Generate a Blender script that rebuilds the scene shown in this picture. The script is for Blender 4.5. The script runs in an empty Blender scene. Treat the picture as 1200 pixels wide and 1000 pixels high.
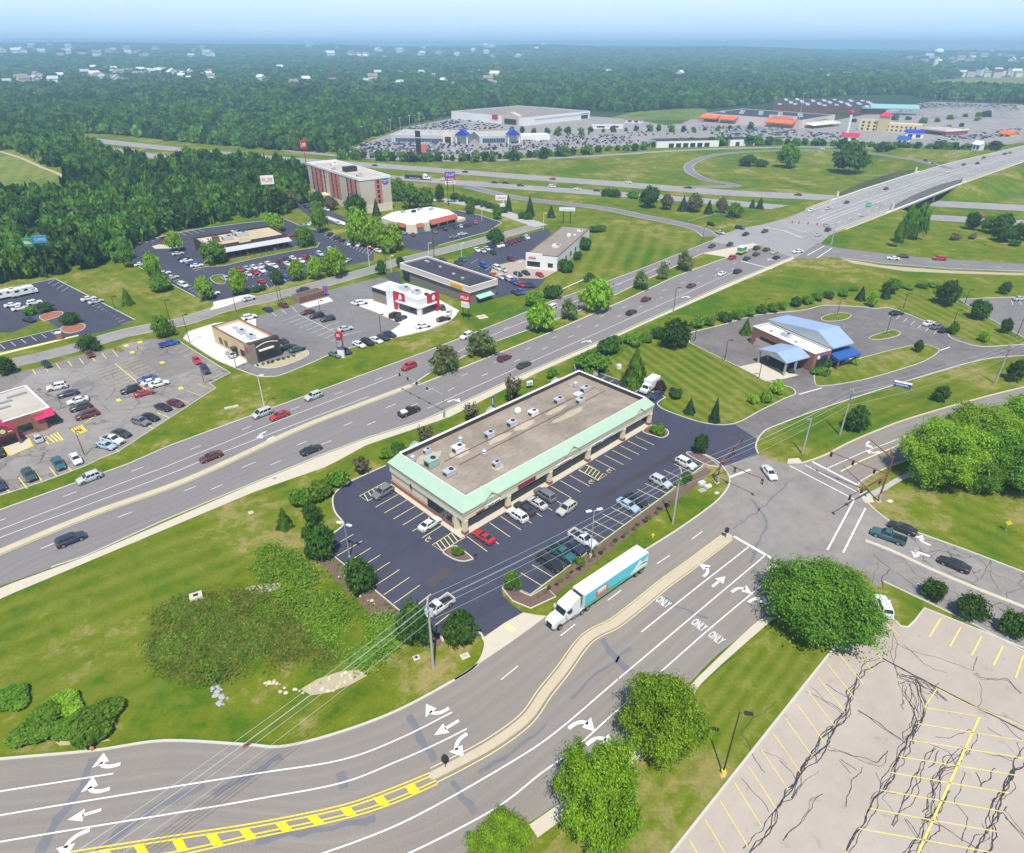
import bpy,bmesh,math,random
import numpy as np
from mathutils import Vector,Matrix
from mathutils.geometry import tessellate_polygon
R=math.radians
random.seed(7);rng=np.random.default_rng(7)
sc=bpy.context.scene
COL=sc.collection
# ------------------------------------------------------------------ camera
FPX,PITCH,HC=765.0,R(30.3),76.5          # focal length in photo pixels, downward pitch, height above the street
cam=bpy.data.cameras.new('camera');camo=bpy.data.objects.new('camera',cam);COL.objects.link(camo)
camo.location=(0,0,HC);camo.rotation_euler=(R(90)-PITCH,0,0)
cam.sensor_fit='HORIZONTAL';cam.sensor_width=36;cam.lens=36*FPX/1200
cam.clip_start=1;cam.clip_end=60000
sc.camera=camo
# ------------------------------------------------------------------ surveying: photograph pixel -> metres on the ground
def ray(px,py):
 x,y=px-600,py-500
 return x,FPX*math.cos(PITCH)-y*math.sin(PITCH),-FPX*math.sin(PITCH)-y*math.cos(PITCH)
def g(px,py,z=0.0):
 a,b,c=ray(px,py);t=(z-HC)/c
 return Vector((a*t,b*t,z))
def gl(s,z=0.0):
 """list of world points from a string / list of pixel numbers"""
 v=[float(q) for q in s.split()] if isinstance(s,str) else s
 return [g(v[i],v[i+1],z) for i in range(0,len(v),2)]
CROPS=dict(A1=(0,0,1/3),A2=(400,0,1/3),A3=(800,0,1/3),A4=(0,180,.25),A5=(0,320,.2801),A6=(200,160,.25),A7=(430,160,.25),A8=(700,160,.22),
 B1=(940,160,.22),B2=(200,330,.25),B3=(430,330,.25),B4=(700,330,.25),B5=(940,330,.25),B6=(0,560,.25),B7=(280,500,.26),B8=(560,500,.26),
 C1=(840,500,.3),C2=(0,760,1/3),C3=(400,700,1/3),C4=(760,700,.3667),C5=(420,420,.3167),
 D1=(440,520,.14),D2=(640,420,.14),D3=(560,520,.14),D4=(560,640,.14),D5=(700,560,.14),D6=(380,560,.14),D7=(380,660,.14),D8=(500,420,.14),
 E1=(720,600,.18),E2=(820,500,.16),E3=(960,500,.16),E4=(1020,620,.16),E5=(560,760,.16),E6=(440,800,.2),E7=(800,780,.22),E8=(1000,740,.26),
 G1=(130,240,2/15),G2=(250,240,2/15),G3=(0,310,2/15),G4=(0,400,.14),G5=(110,390,.14),G6=(0,490,.125),G7=(220,340,2/15),G8=(330,310,2/15),
 K1=(420,300,2/15),K2=(540,250,2/15),K3=(430,220,2/15),K4=(340,170,2/15),K5=(780,240,.15),K6=(920,180,.11667),K7=(1040,160,2/15),K8=(860,350,.125),
 L1=(400,120,2/15),L2=(540,115,2/15),L3=(680,120,2/15),L4=(810,100,2/15),L5=(920,100,2/15),L6=(1040,60,2/15),L7=(0,130,1/6),L8=(960,340,.2))
def cp(c,s):
 """sheet coordinates -> photo pixels (flat list)"""
 ox,oy,k=CROPS[c];v=[float(q) for q in s.split()]
 return [(ox if i % 2==0 else oy)+q*k for i,q in enumerate(v)]
def cg(c,s,z=0.0):return gl(cp(c,s),z)
def height(b,t):
 """height of a thing whose foot shows at pixel b and top at pixel t"""
 B=g(*b);d=ray(*t);s=(B.x*d[0]+B.y*d[1])/(d[0]**2+d[1]**2)
 return HC+d[2]*s
# ------------------------------------------------------------------ tagging
def tag(o,label=None,cat=None,group=None,kind=None):
 if label:o['label']=label
 if cat:o['category']=cat
 if group:o['group']=group
 if kind:o['kind']=kind
 return o
def empty(name,loc,rz=0.0):
 o=bpy.data.objects.new(name,None);COL.objects.link(o)
 o.location=loc;o.rotation_euler=(0,0,rz);o.empty_display_size=.5
 return o
def link(name,me,mat=None,parent=None,loc=None,rz=0.0):
 o=bpy.data.objects.new(name,me);COL.objects.link(o)
 if mat is not None and not len(me.materials):
  for m in (mat if isinstance(mat,(list,tuple)) else [mat]):me.materials.append(m)
 if parent is not None:o.parent=parent
 if loc is not None:o.location=loc;o.rotation_euler=(0,0,rz)
 return o
# ------------------------------------------------------------------ mesh builder
class MB:
 def __init__(s):s.v=[];s.f=[];s.m=[];s.uv=None
 def add(s,vs,fs,mi=0):
  b=len(s.v);s.v+=[tuple(q) for q in vs]
  for f in fs:s.f.append(tuple(b+i for i in f));s.m.append(mi)
  return s
 def box(s,x0,x1,y0,y1,z0,z1,mi=0,M=None):
  v=[(x,y,z) for z in (z0,z1) for y in (y0,y1) for x in (x0,x1)]
  if M is not None:v=[M @ Vector(q) for q in v]
  return s.add(v,[(0,2,3,1),(4,5,7,6),(0,1,5,4),(2,6,7,3),(0,4,6,2),(1,3,7,5)],mi)
 def chamfer(s,x0,x1,y0,y1,z0,z1,c=.05,mi=0):
  v=[(x,y,z) for z,d in ((z0,0),(z1-c,0),(z1,c)) for x,y in ((x0+d,y0+d),(x1-d,y0+d),(x1-d,y1-d),(x0+d,y1-d))]
  f=[(3,2,1,0),(8,9,10,11)]
  for r in (0,4):
   for i in range(4):j=(i+1) % 4;f.append((r+i,r+j,r+4+j,r+4+i))
  return s.add(v,f,mi)
 def prism(s,poly,z0,z1,mi=0,mtop=None):
  n=len(poly);v=[(p[0],p[1],z0) for p in poly]+[(p[0],p[1],z1) for p in poly]
  s.add(v,[(i,(i+1) % n,n+(i+1) % n,n+i) for i in range(n)],mi)
  s.poly([(p[0],p[1],z1) for p in poly],mi if mtop is None else mtop)
  s.poly([(p[0],p[1],z0) for p in poly][::-1],mi)
  return s
 def poly(s,pts,mi=0):
  t=tessellate_polygon([[Vector(p) for p in pts]])
  return s.add(pts,[tuple(q) for q in t],mi)
 def cyl(s,p0,p1,r0,r1=None,n=8,mi=0,cap=True):
  p0,p1=Vector(p0),Vector(p1);r1=r0 if r1 is None else r1
  d=(p1-p0).normalized();a=Vector((1,0,0)) if abs(d.x)<.8 else Vector((0,1,0))
  u=d.cross(a).normalized();w=d.cross(u)
  v=[p+(u*math.cos(2*math.pi*i/n)+w*math.sin(2*math.pi*i/n))*r for p,r in ((p0,r0),(p1,r1)) for i in range(n)]
  f=[(i,(i+1) % n,n+(i+1) % n,n+i) for i in range(n)]
  if cap:f+=[tuple(range(n))[::-1],tuple(range(n,2*n))]
  return s.add(v,f,mi)
 def tube(s,pts,r,n=6,mi=0):
  for a,b in zip(pts,pts[1:]):s.cyl(a,b,r,r,n,mi)
  return s
 def ball(s,c,rx,ry=None,rz=None,mi=0,n=10,m=6):
  ry=rx if ry is None else ry;rz=rx if rz is None else rz
  v=[(c[0],c[1],c[2]-rz)]
  for j in range(1,m):
   t=math.pi*j/m
   for i in range(n):
    a=2*math.pi*i/n;v.append((c[0]+rx*math.sin(t)*math.cos(a),c[1]+ry*math.sin(t)*math.sin(a),c[2]-rz*math.cos(t)))
  v.append((c[0],c[1],c[2]+rz));f=[]
  for i in range(n):f.append((0,1+(i+1) % n,1+i));f.append((len(v)-1,1+(m-2)*n+i,1+(m-2)*n+(i+1) % n))
  for j in range(m-2):
   for i in range(n):a=1+j*n;f.append((a+i,a+(i+1) % n,a+n+(i+1) % n,a+n+i))
  return s.add(v,f,mi)
 def mesh(s,name,mats=(),smooth=None):
  me=bpy.data.meshes.new(name);me.from_pydata(s.v,[],s.f)
  for m in mats:me.materials.append(m)
  if any(s.m):me.polygons.foreach_set('material_index',s.m)
  if s.uv is not None:
   ul=me.uv_layers.new(name='uv');li=np.empty(len(me.loops),int);me.loops.foreach_get('vertex_index',li)
   ul.data.foreach_set('uv',np.array(s.uv,float)[li].ravel())
  if smooth is not None:
   me.polygons.foreach_set('use_smooth',[True]*len(me.polygons));me.set_sharp_from_angle(angle=R(smooth))
  me.update();return me
 def build(s,name,mats,parent=None,smooth=None,loc=None,rz=0.0):
  mats=mats if isinstance(mats,(list,tuple)) else [mats]
  return link(name,s.mesh(name,mats,smooth),None,parent,loc,rz)
def quads_mesh(name,V,mats,mi=None,smooth=False):
 """V: (n,4,3) array of free quads"""
 n=len(V);me=bpy.data.meshes.new(name)
 me.vertices.add(4*n);me.vertices.foreach_set('co',np.asarray(V,np.float32).ravel())
 me.loops.add(4*n);me.loops.foreach_set('vertex_index',np.arange(4*n,dtype=np.int32))
 me.polygons.add(n);me.polygons.foreach_set('loop_start',np.arange(0,4*n,4,dtype=np.int32))
 for m in mats:me.materials.append(m)
 if mi is not None:me.polygons.foreach_set('material_index',np.asarray(mi,np.int32))
 me.update(calc_edges=True);me.validate();return me
# ------------------------------------------------------------------ polylines
def crom(P,k=6,closed=False):
 P=[Vector(p) for p in P];n=len(P);out=[]
 rngs=range(n if closed else n-1)
 for i in rngs:
  if closed:a,b,c,d=P[i-1],P[i],P[(i+1) % n],P[(i+2) % n]
  else:a,b,c,d=P[max(i-1,0)],P[i],P[i+1],P[min(i+2,n-1)]
  for j in range(k):
   t=j/k;out.append(.5*((2*b)+(c-a)*t+(2*a-5*b+4*c-d)*t*t+(3*b-a-3*c+d)*t**3))
 if not closed:out.append(P[-1])
 return out
def resample(P,step=None,n=None):
 P=[Vector(p) for p in P];d=[0]
 for a,b in zip(P,P[1:]):d.append(d[-1]+(b-a).length)
 n=n or max(2,int(round(d[-1]/step))+1);out=[];j=0
 for i in range(n):
  t=d[-1]*i/(n-1)
  while j<len(d)-2 and d[j+1]<t:j+=1
  u=(t-d[j])/max(1e-9,d[j+1]-d[j]);out.append(P[j].lerp(P[j+1],u))
 return out,d[-1]
def normals2(P,closed=False):
 n=len(P);out=[]
 for i in range(n):
  a=P[i-1] if (i>0 or closed) else P[i];b=P[(i+1) % n] if (i<n-1 or closed) else P[i]
  t=Vector((b[0]-a[0],b[1]-a[1],0));t=t.normalized() if t.length>1e-9 else Vector((1,0,0))
  out.append(Vector((-t.y,t.x,0)))
 return out
def area(P):return .5*sum(P[i-1][0]*P[i][1]-P[i][0]*P[i-1][1] for i in range(len(P)))
def inset(P,d):
 s=1 if area(P)>0 else-1;n=len(P);out=[]
 for i in range(n):
  a,b,c=Vector(P[i-1]),Vector(P[i]),Vector(P[(i+1) % n])
  t1=(b-a);t2=(c-b);t1.z=t2.z=0;t1.normalize();t2.normalize()
  n1=Vector((-t1.y,t1.x,0));n2=Vector((-t2.y,t2.x,0));m=n1+n2
  if m.length<1e-6:m=n1
  m.normalize();k=d/max(.5,m.dot(n1));out.append(b+m*k*s)
 return out
def strip(mb,P,w,z=None,mi=0,closed=False,off=0.0):
 """flat painted ribbon of width w along P"""
 P=[Vector(p) for p in P];N=normals2(P,closed);v=[]
 for p,n in zip(P,N):
  for s in (-1,1):
   q=p+n*(off+s*w/2);v.append((q.x,q.y,q.z if z is None else z))
 m=len(P);f=[(2*i+1,2*i,2*((i+1) % m),2*((i+1) % m)+1) for i in range(m if closed else m-1)]
 mb.add(v,f,mi)
def curb(mb,P,w=.2,h=.13,z=0.0,mi=0,closed=False,off=0.0):
 if len(P)<2:return
 P=[Vector(p) for p in P];N=normals2(P,closed);v=[]
 for p,n in zip(P,N):
  for s,zz in ((-1,0),(-1,h),(1,h),(1,0)):
   q=p+n*(off+s*w/2);v.append((q.x,q.y,(p.z if z is None else z)+zz-.02*(zz==0)))
 m=len(P);f=[]
 for i in range(m if closed else m-1):
  a,b=4*i,4*((i+1) % m)
  for k in range(3):f.append((a+k,a+k+1,b+k+1,b+k)[::-1])
 if not closed:f+=[(0,1,2,3),(4*m-1,4*m-2,4*m-3,4*m-4)]
 mb.add(v,f,mi)
def dashes(mb,P,w=.14,period=12.2,on=3.1,z=.05,mi=0,start=0.0):
 Q,L=resample(P,step=.6);d=L/(len(Q)-1);seg=[]
 for i,p in enumerate(Q):
  if ((i*d-start) % period)<on:seg.append(p)
  else:
   if len(seg)>1:strip(mb,seg,w,z,mi)
   seg=[]
 if len(seg)>1:strip(mb,seg,w,z,mi)
# ------------------------------------------------------------------ materials
class NT:
 def __init__(s,name):
  s.m=bpy.data.materials.new(name);s.m.use_nodes=True;s.t=s.m.node_tree;s.t.nodes.clear()
  s.out=s.n('ShaderNodeOutputMaterial')
 def n(s,ty,**kw):
  o=s.t.nodes.new(ty)
  for k,v in kw.items():
   if hasattr(o,k) and not k.startswith('i_'):setattr(o,k,v)
   else:s.set(o.inputs[k[2:].replace('_',' ')],v)
  return o
 def set(s,sock,v):
  if hasattr(v,'is_output') or isinstance(v,bpy.types.NodeSocket):s.t.links.new(v,sock)
  elif isinstance(v,(tuple,list)) and len(v)==3 and sock.type=='RGBA':sock.default_value=(*v,1)
  else:sock.default_value=v
 def pos(s):return s.n('ShaderNodeNewGeometry').outputs['Position']
 def obj(s):return s.n('ShaderNodeTexCoord').outputs['Object']
 def uvc(s):return s.n('ShaderNodeTexCoord').outputs['UV']
 def map(s,v,scale=(1,1,1),rot=(0,0,0),loc=(0,0,0)):
  o=s.n('ShaderNodeMapping');s.set(o.inputs['Vector'],v);o.inputs['Scale'].default_value=scale;o.inputs['Rotation'].default_value=rot;o.inputs['Location'].default_value=loc
  return o.outputs[0]
 def noise(s,v,scale,detail=3,rough=.55,dist=0):
  o=s.n('ShaderNodeTexNoise');s.set(o.inputs['Vector'],v)
  for k,x in (('Scale',scale),('Detail',detail),('Roughness',rough),('Distortion',dist)):o.inputs[k].default_value=x
  return o.outputs['Fac']
 def ramp(s,f,stops,const=False):
  o=s.n('ShaderNodeValToRGB');s.set(o.inputs[0],f);cr=o.color_ramp
  if const:cr.interpolation='CONSTANT'
  while len(cr.elements)<len(stops):cr.elements.new(.5)
  for e,(p,c) in zip(cr.elements,stops):
   e.position=p;e.color=(*c,1) if isinstance(c,(tuple,list)) else (c,c,c,1)
  return o.outputs[0]
 def mix(s,f,a,b,blend='MIX'):
  o=s.n('ShaderNodeMix',data_type='RGBA',blend_type=blend)
  s.set(o.inputs[0],f);s.set(o.inputs[6],a);s.set(o.inputs[7],b);return o.outputs[2]
 def math(s,op,a,b=0.0,clamp=False):
  o=s.n('ShaderNodeMath',operation=op);o.use_clamp=clamp;s.set(o.inputs[0],a);s.set(o.inputs[1],b);return o.outputs[0]
 def bsdf(s,col,rough=.7,metal=0.0,spec=.4,bump=None,bs=.3,bd=.02,**kw):
  o=s.n('ShaderNodeBsdfPrincipled');s.set(o.inputs['Base Color'],col);s.set(o.inputs['Roughness'],rough);s.set(o.inputs['Metallic'],metal)
  s.set(o.inputs['Specular IOR Level'],spec)
  for k,v in kw.items():s.set(o.inputs[k.replace('_',' ')],v)
  if bump is not None:
   b=s.n('ShaderNodeBump');s.set(b.inputs['Height'],bump);b.inputs['Strength'].default_value=bs;b.inputs['Distance'].default_value=bd
   s.t.links.new(b.outputs[0],o.inputs['Normal'])
  s.t.links.new(o.outputs[0],s.out.inputs[0]);return o
def sc3(c,k):return tuple(min(1,x*k) for x in c)
def plain(name,col,rough=.6,metal=0.0,var=.18,scale=1.5,spec=.4,world=False,bump=0,**kw):
 t=NT(name);v=t.pos() if world else t.obj()
 f=t.noise(v,scale,4,.6);f2=t.noise(v,scale*9,2)
 c=t.mix(f,sc3(col,1-var),sc3(col,1+var));c=t.mix(t.math('MULTIPLY',f2,.35),c,sc3(col,1-var*.8))
 t.bsdf(c,rough,metal,spec,bump=f2 if bump else None,bs=bump or .1,**kw);return t.m
def lin(r,gg,b):
 f=lambda q:(q/255/12.92) if q<=10 else ((q/255+.055)/1.055)**2.4
 return (f(r),f(gg),f(b))
# grass -------------------------------------------------------------
def grass_mat(name,a=(.068,.145,.006),b=(.142,.172,.010),c=(.33,.26,.10),stripe=None,dry=.54,warp=1.0,node=None):
 """a green, b yellow green, c dry; stripe=(angle, period, strength)"""
 t=node or NT(name);p=t.pos()
 big=t.noise(p,.028,4,.6,.6);mid=t.noise(p,.16,4,.62);fine=t.noise(p,2.2,4,.7)
 f=t.math('ADD',t.math('MULTIPLY',big,.85),t.math('MULTIPLY',mid,.6));f=t.math('ADD',f,t.math('MULTIPLY',t.math('SUBTRACT',t.noise(p,.6,3,.6),.5),.35))
 col=t.ramp(t.math('MULTIPLY',f,.70),[(dry-.13,a),(dry-.055,b),(dry,sc3(b,1.12)),(dry+.075,c)])
 if stripe:
  ang,per,st=stripe
  wv=t.n('ShaderNodeTexWave',wave_type='BANDS',bands_direction='X',wave_profile='SIN')
  t.set(wv.inputs['Vector'],t.map(p,rot=(0,0,-ang)));wv.inputs['Scale'].default_value=2*math.pi/per/20*1.0
  wv.inputs['Distortion'].default_value=1.2*warp;wv.inputs['Detail'].default_value=2;wv.inputs['Detail Scale'].default_value=.6
  st_f=t.math('MULTIPLY',wv.outputs['Fac'],st)
  col=t.mix(st_f,col,t.mix(.35,sc3(b,1.25),c))
  st2=t.math('MULTIPLY',t.math('SUBTRACT',1.0,wv.outputs['Fac']),st*.6)
  col=t.mix(st2,col,sc3(a,.85))
 col=t.mix(t.math('MULTIPLY',t.math('SUBTRACT',fine,.36,True),1.1),col,sc3(a,.6))
 if node:return col,fine
 t.bsdf(col,.95,spec=.1,bump=fine,bs=.6,bd=.15);return t.m
def asphalt(name,dark,light,cracks=0.0,crack_scale=.16,patch=0.0,tint=None,rough=.85,fine_amt=.5):
 t=NT(name);p=t.pos()
 big=t.noise(p,.05,4,.6,.8);mid=t.noise(p,.4,4,.6);fine=t.noise(p,7,3,.7)
 f=t.math('ADD',t.math('MULTIPLY',big,.6),t.math('MULTIPLY',mid,.4))
 col=t.mix(t.ramp(f,[(.33,0.0),(.67,1.0)]),dark,light)
 col=t.mix(t.math('MULTIPLY',t.math('SUBTRACT',fine,.42,True),fine_amt*2),col,sc3(dark,.55))
 col=t.mix(t.math('MULTIPLY',t.ramp(t.noise(p,.55,3,.5,.4),[(.63,0.0),(.72,1.0)]),.30),col,sc3(dark,.5))
 if patch:
  v=t.n('ShaderNodeTexVoronoi',feature='F1');t.set(v.inputs['Vector'],t.map(p,scale=(.045,.045,.045)));v.inputs['Scale'].default_value=1
  v.distance='CHEBYCHEV'
  col=t.mix(t.math('MULTIPLY',t.ramp(v.outputs['Color'],[(.62,0.0),(.68,1.0)]),patch),col,sc3(dark,.6))
 if cracks:
  wob=t.n('ShaderNodeVectorMath',operation='ADD');nz=t.n('ShaderNodeTexNoise');t.set(nz.inputs['Vector'],p);nz.inputs['Scale'].default_value=.25;nz.inputs['Detail'].default_value=5
  sc_=t.n('ShaderNodeVectorMath',operation='SCALE');t.set(sc_.inputs[0],nz.outputs['Color']);sc_.inputs['Scale'].default_value=5.0
  t.set(wob.inputs[0],p);t.set(wob.inputs[1],sc_.outputs[0])
  v=t.n('ShaderNodeTexVoronoi',feature='DISTANCE_TO_EDGE');t.set(v.inputs['Vector'],wob.outputs[0]);v.inputs['Scale'].default_value=crack_scale
  k=t.math('MULTIPLY',t.ramp(v.outputs['Distance'],[(.010,1.0),(.022,0.0)]),t.ramp(t.noise(p,.045,2),[(.42,0.0),(.55,1.0)]))
  col=t.mix(t.math('MULTIPLY',k,cracks),col,sc3(dark,.42))
 t.bsdf(col,rough,spec=.25,bump=fine,bs=.25,bd=.01);return t.m
def road_mat(name,dark,light,lane=3.6,wear=.5):
 """ribbon road: uv = metres along / metres across; wheel paths darken, long streaks, tar patches"""
 t=NT(name);u=t.uvc();p=t.pos()
 st=t.noise(t.map(u,scale=(.012,.55,1)),1.0,4,.6);st2=t.noise(t.map(u,scale=(.05,2.2,1)),1.0,3,.6)
 fine=t.noise(p,6,3,.7);big=t.noise(p,.06,3,.6)
 sx=t.n('ShaderNodeSeparateXYZ');t.set(sx.inputs[0],u)
 wp=t.math('ABSOLUTE',t.math('SINE',t.math('MULTIPLY',sx.outputs['Y'],2*math.pi/lane)))
 f=t.math('ADD',t.math('MULTIPLY',st,.55),t.math('MULTIPLY',st2,.3));f=t.math('ADD',f,t.math('MULTIPLY',big,.25))
 col=t.mix(t.ramp(f,[(.26,0.0),(.86,1.0)]),dark,light)
 col=t.mix(t.math('MULTIPLY',t.math('MULTIPLY',wp,st2),wear*.7),col,sc3(dark,.78))
 col=t.mix(t.math('MULTIPLY',t.math('SUBTRACT',fine,.42,True),1.0),col,sc3(dark,.55))
 nz=t.noise(p,.11,5,.7,1.5)
 col=t.mix(t.math('MULTIPLY',t.ramp(nz,[(.66,0.0),(.70,1.0)]),.45),col,(dark[0]*.72,dark[1]*.76,dark[2]*.86))
 t.bsdf(col,.85,spec=.25,bump=fine,bs=.2,bd=.01);return t.m
def leaf_mat(name,a,b,c=None,trans=.42,wood=False):
 """foliage: leaf to leaf and clump to clump variation, part of the light passes through the leaf"""
 t=NT(name);gi=t.n('ShaderNodeNewGeometry');oi=t.n('ShaderNodeObjectInfo')
 r=gi.outputs['Random Per Island'];cl=t.noise(t.obj(),.55,2,.5)
 f=t.math('ADD',t.math('MULTIPLY',r,.5),t.math('MULTIPLY',cl,.75));f=t.math('ADD',f,t.math('MULTIPLY',t.math('SUBTRACT',oi.outputs['Random'],.5),.5 if wood else .14))
 col=t.ramp(f,[(.25,a),(.6,b),(.95,c or sc3(b,1.35))])
 hs=t.n('ShaderNodeHueSaturation');t.set(hs.inputs['Color'],col)
 t.set(hs.inputs['Hue'],t.math('ADD',.485,t.math('MULTIPLY',oi.outputs['Random'],.04 if wood else .02)));rg=t.ramp(t.noise(t.pos(),.0035,4,.6),[(.36,.70),(.64,1.4)]);t.set(hs.inputs['Value'],t.math('MULTIPLY',rg if wood else 1.1,t.math('ADD',.82 if wood else .95,t.math('MULTIPLY',oi.outputs['Random'],.4 if wood else .25))))
 d=t.n('ShaderNodeBsdfPrincipled');t.set(d.inputs['Base Color'],hs.outputs[0]);d.inputs['Roughness'].default_value=.7;d.inputs['Specular IOR Level'].default_value=.2
 tr=t.n('ShaderNodeBsdfTranslucent');t.set(tr.inputs['Color'],hs.outputs[0])
 mx=t.n('ShaderNodeMixShader');mx.inputs[0].default_value=trans
 t.t.links.new(d.outputs[0],mx.inputs[1]);t.t.links.new(tr.outputs[0],mx.inputs[2]);t.t.links.new(mx.outputs[0],t.out.inputs[0]);return t.m
def paint_mat():
 """car paint, its colour is the object's own colour"""
 t=NT('car_paint');oi=t.n('ShaderNodeObjectInfo');nz=t.noise(t.obj(),3,3)
 col=t.mix(t.math('MULTIPLY',nz,.12),oi.outputs['Color'],(.35,.33,.3))
 t.bsdf(col,.32,spec=.5,Coat_Weight=.5,Coat_Roughness=.08);return t.m
W={}
W['grass']=grass_mat('grass')
W['lawn']=grass_mat('mown_lawn',stripe=(0,3,.3))
W['asphalt_fresh']=asphalt('fresh_asphalt',(.050,.052,.080),(.070,.072,.105),fine_amt=.25)
W['asphalt_navy']=asphalt('dark_sealed_asphalt',(.05,.052,.078),(.078,.078,.105),fine_amt=.25)
W['asphalt_grey']=asphalt('grey_asphalt',(.17,.158,.155),(.25,.235,.225))
W['asphalt_bank']=asphalt('worn_asphalt',(.13,.118,.112),(.235,.212,.197),cracks=.4)
W['asphalt_old']=asphalt('cracked_asphalt',(.21,.19,.175),(.34,.31,.28),cracks=.9,patch=.4)
W['asphalt_tan']=asphalt('pale_weathered_asphalt',(.385,.33,.275),(.475,.41,.345),fine_amt=.3)
W['street']=asphalt('street_asphalt',(.24,.22,.205),(.33,.305,.28),cracks=.3)
W['highway']=asphalt('motorway_surface',(.27,.255,.245),(.36,.34,.325))
W['road_main']=road_mat('main_road_surface',(.19,.172,.168),(.285,.262,.248))
W['road_near']=road_mat('near_road_surface',(.215,.19,.172),(.335,.295,.25))
W['crossing']=asphalt('crossing_surface',(.205,.185,.175),(.33,.295,.26),fine_amt=.4)
W['concrete']=plain('pale_concrete',(.56,.50,.39),.9,var=.12,scale=.4,world=True)
W['concrete_white']=plain('new_concrete',(.66,.63,.57),.9,var=.08,scale=.3,world=True)
W['concrete_grey']=plain('grey_concrete',(.42,.40,.37),.9,var=.15,scale=.5,world=True)
W['curb']=plain('kerb_concrete',(.55,.52,.44),.9,var=.15,scale=.6,world=True)
W['yellow_curb']=plain('yellow_stained_kerb',(.54,.47,.32),.85,var=.18,scale=.4,world=True)
W['white_paint']=plain('white_road_paint',(.80,.79,.76),.7,var=.12,scale=1.2,world=True)
W['yellow_paint']=plain('yellow_road_paint',(.80,.62,.12),.7,var=.15,scale=1.2,world=True)
W['pale_yellow']=plain('faded_yellow_paint',(.78,.68,.30),.75,var=.2,scale=.8,world=True)
def worn(name,col,base,amt=.55):
 t=NT(name);p=t.pos();f=t.ramp(t.noise(p,2.4,6,.75),[(.50,0.0),(.66,1.0)]);g2=t.ramp(t.noise(p,.12,3),[(.4,.25),(.65,1.0)])
 c=t.mix(t.noise(p,.8,3),sc3(col,.86),sc3(col,1.05));t.bsdf(t.mix(t.math('MULTIPLY',t.math('MULTIPLY',f,g2),amt),c,base),.8,spec=.25);return t.m
W['white_paint']=worn('white_road_paint',(.80,.79,.76),(.30,.28,.26));W['yellow_paint']=worn('yellow_road_paint',(.80,.64,.16),(.40,.34,.28),.75);W['pale_yellow']=worn('faded_yellow_paint',(.78,.68,.30),(.35,.30,.22),.6)
W['hot_yellow']=plain('fresh_yellow_paint',(.86,.66,.02),.7,var=.1,scale=1.2,world=True)
W['tar']=plain('tar_sealant',(.045,.042,.047),.6,var=.3,scale=.7,world=True)
W['tar_grey']=plain('old_tar_sealant',(.175,.172,.185),.8,var=.2,scale=.4,world=True)
W['mulch']=plain('brown_mulch',(.17,.11,.085),.95,var=.35,scale=1.6,world=True,bump=.5)
W['red_mulch']=plain('red_mulch',(.34,.13,.075),.95,var=.3,scale=1.6,world=True,bump=.5)
W['dirt']=plain('dry_dirt',(.46,.38,.24),.95,var=.3,scale=.8,world=True)
W['rock']=plain('limestone',(.58,.52,.38),.9,var=.25,scale=1.2)
W['grey_rock']=plain('grey_riprap',(.40,.39,.37),.9,var=.3,scale=1.2)
W['leaf_bright']=leaf_mat('bright_foliage',(.10,.22,.010),(.21,.39,.02),(.36,.56,.05))
W['leaf_mid']=leaf_mat('mid_foliage',(.05,.13,.012),(.11,.24,.02),(.20,.36,.035))
W['leaf_dark']=leaf_mat('dark_foliage',(.03,.08,.014),(.055,.13,.02),(.10,.20,.03))
W['leaf_blue']=leaf_mat('conifer_foliage',(.018,.048,.020),(.03,.075,.03),(.055,.12,.045),trans=.1)
W['leaf_red']=leaf_mat('purple_foliage',(.03,.02,.018),(.055,.035,.03),(.09,.06,.05),trans=.1)
W['leaf_wood']=leaf_mat('woodland_foliage',(.035,.10,.022),(.08,.175,.025),(.165,.285,.038),wood=True)
W['leaf_pale']=leaf_mat('pale_dull_foliage',(.09,.14,.04),(.17,.23,.07),(.27,.33,.12))
W['leaf_brown']=leaf_mat('dry_twiggy_foliage',(.07,.065,.03),(.12,.11,.05),(.17,.15,.08),trans=.1)
W['leaf_neon']=leaf_mat('lush_weeds',(.07,.17,.012),(.13,.26,.018),(.23,.35,.035),trans=.35)
W['leaf_reed']=leaf_mat('rank_grass',(.08,.14,.012),(.14,.20,.02),(.28,.27,.07),trans=.35)
W['bark']=plain('bark',(.13,.10,.075),.95,var=.3,scale=3)
W['paint']=paint_mat()
def glass(name,c,r=.08):
 t=NT(name);nz=t.noise(t.obj(),.8,2);t.bsdf(t.mix(nz,sc3(c,.7),sc3(c,1.4)),r,spec=.6);return t.m
W['glass']=glass('dark_window_glass',(.025,.032,.040))
W['glass_blue']=glass('bluish_window_glass',(.06,.09,.11))
W['rubber']=plain('tyre_rubber',(.02,.02,.021),.85,var=.2)
W['black']=plain('black_plastic',(.022,.022,.024),.6,var=.2)
W['rim']=plain('alloy_rim',(.45,.46,.48),.35,.8,var=.08)
W['chrome']=plain('chrome',(.6,.6,.62),.2,.9,var=.05)
W['lamp_white']=plain('headlight_glass',(.75,.77,.78),.15,var=.05)
W['lamp_red']=plain('tail_light_glass',(.35,.02,.02),.2,var=.1)
W['white']=plain('white_paint',(.78,.78,.76),.55,var=.06)
W['cream']=plain('cream_stucco',(.72,.64,.47),.85,var=.07,scale=.5)
W['tan']=plain('tan_stucco',(.60,.46,.27),.85,var=.08,scale=.5)
W['beige']=plain('beige_stucco',(.55,.47,.38),.85,var=.08,scale=.5)
W['pink']=plain('pink_stucco',(.52,.19,.16),.85,var=.08,scale=.4)
W['pale_pink']=plain('pale_pink_fascia',(.68,.56,.52),.8,var=.06,scale=.4)
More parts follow.
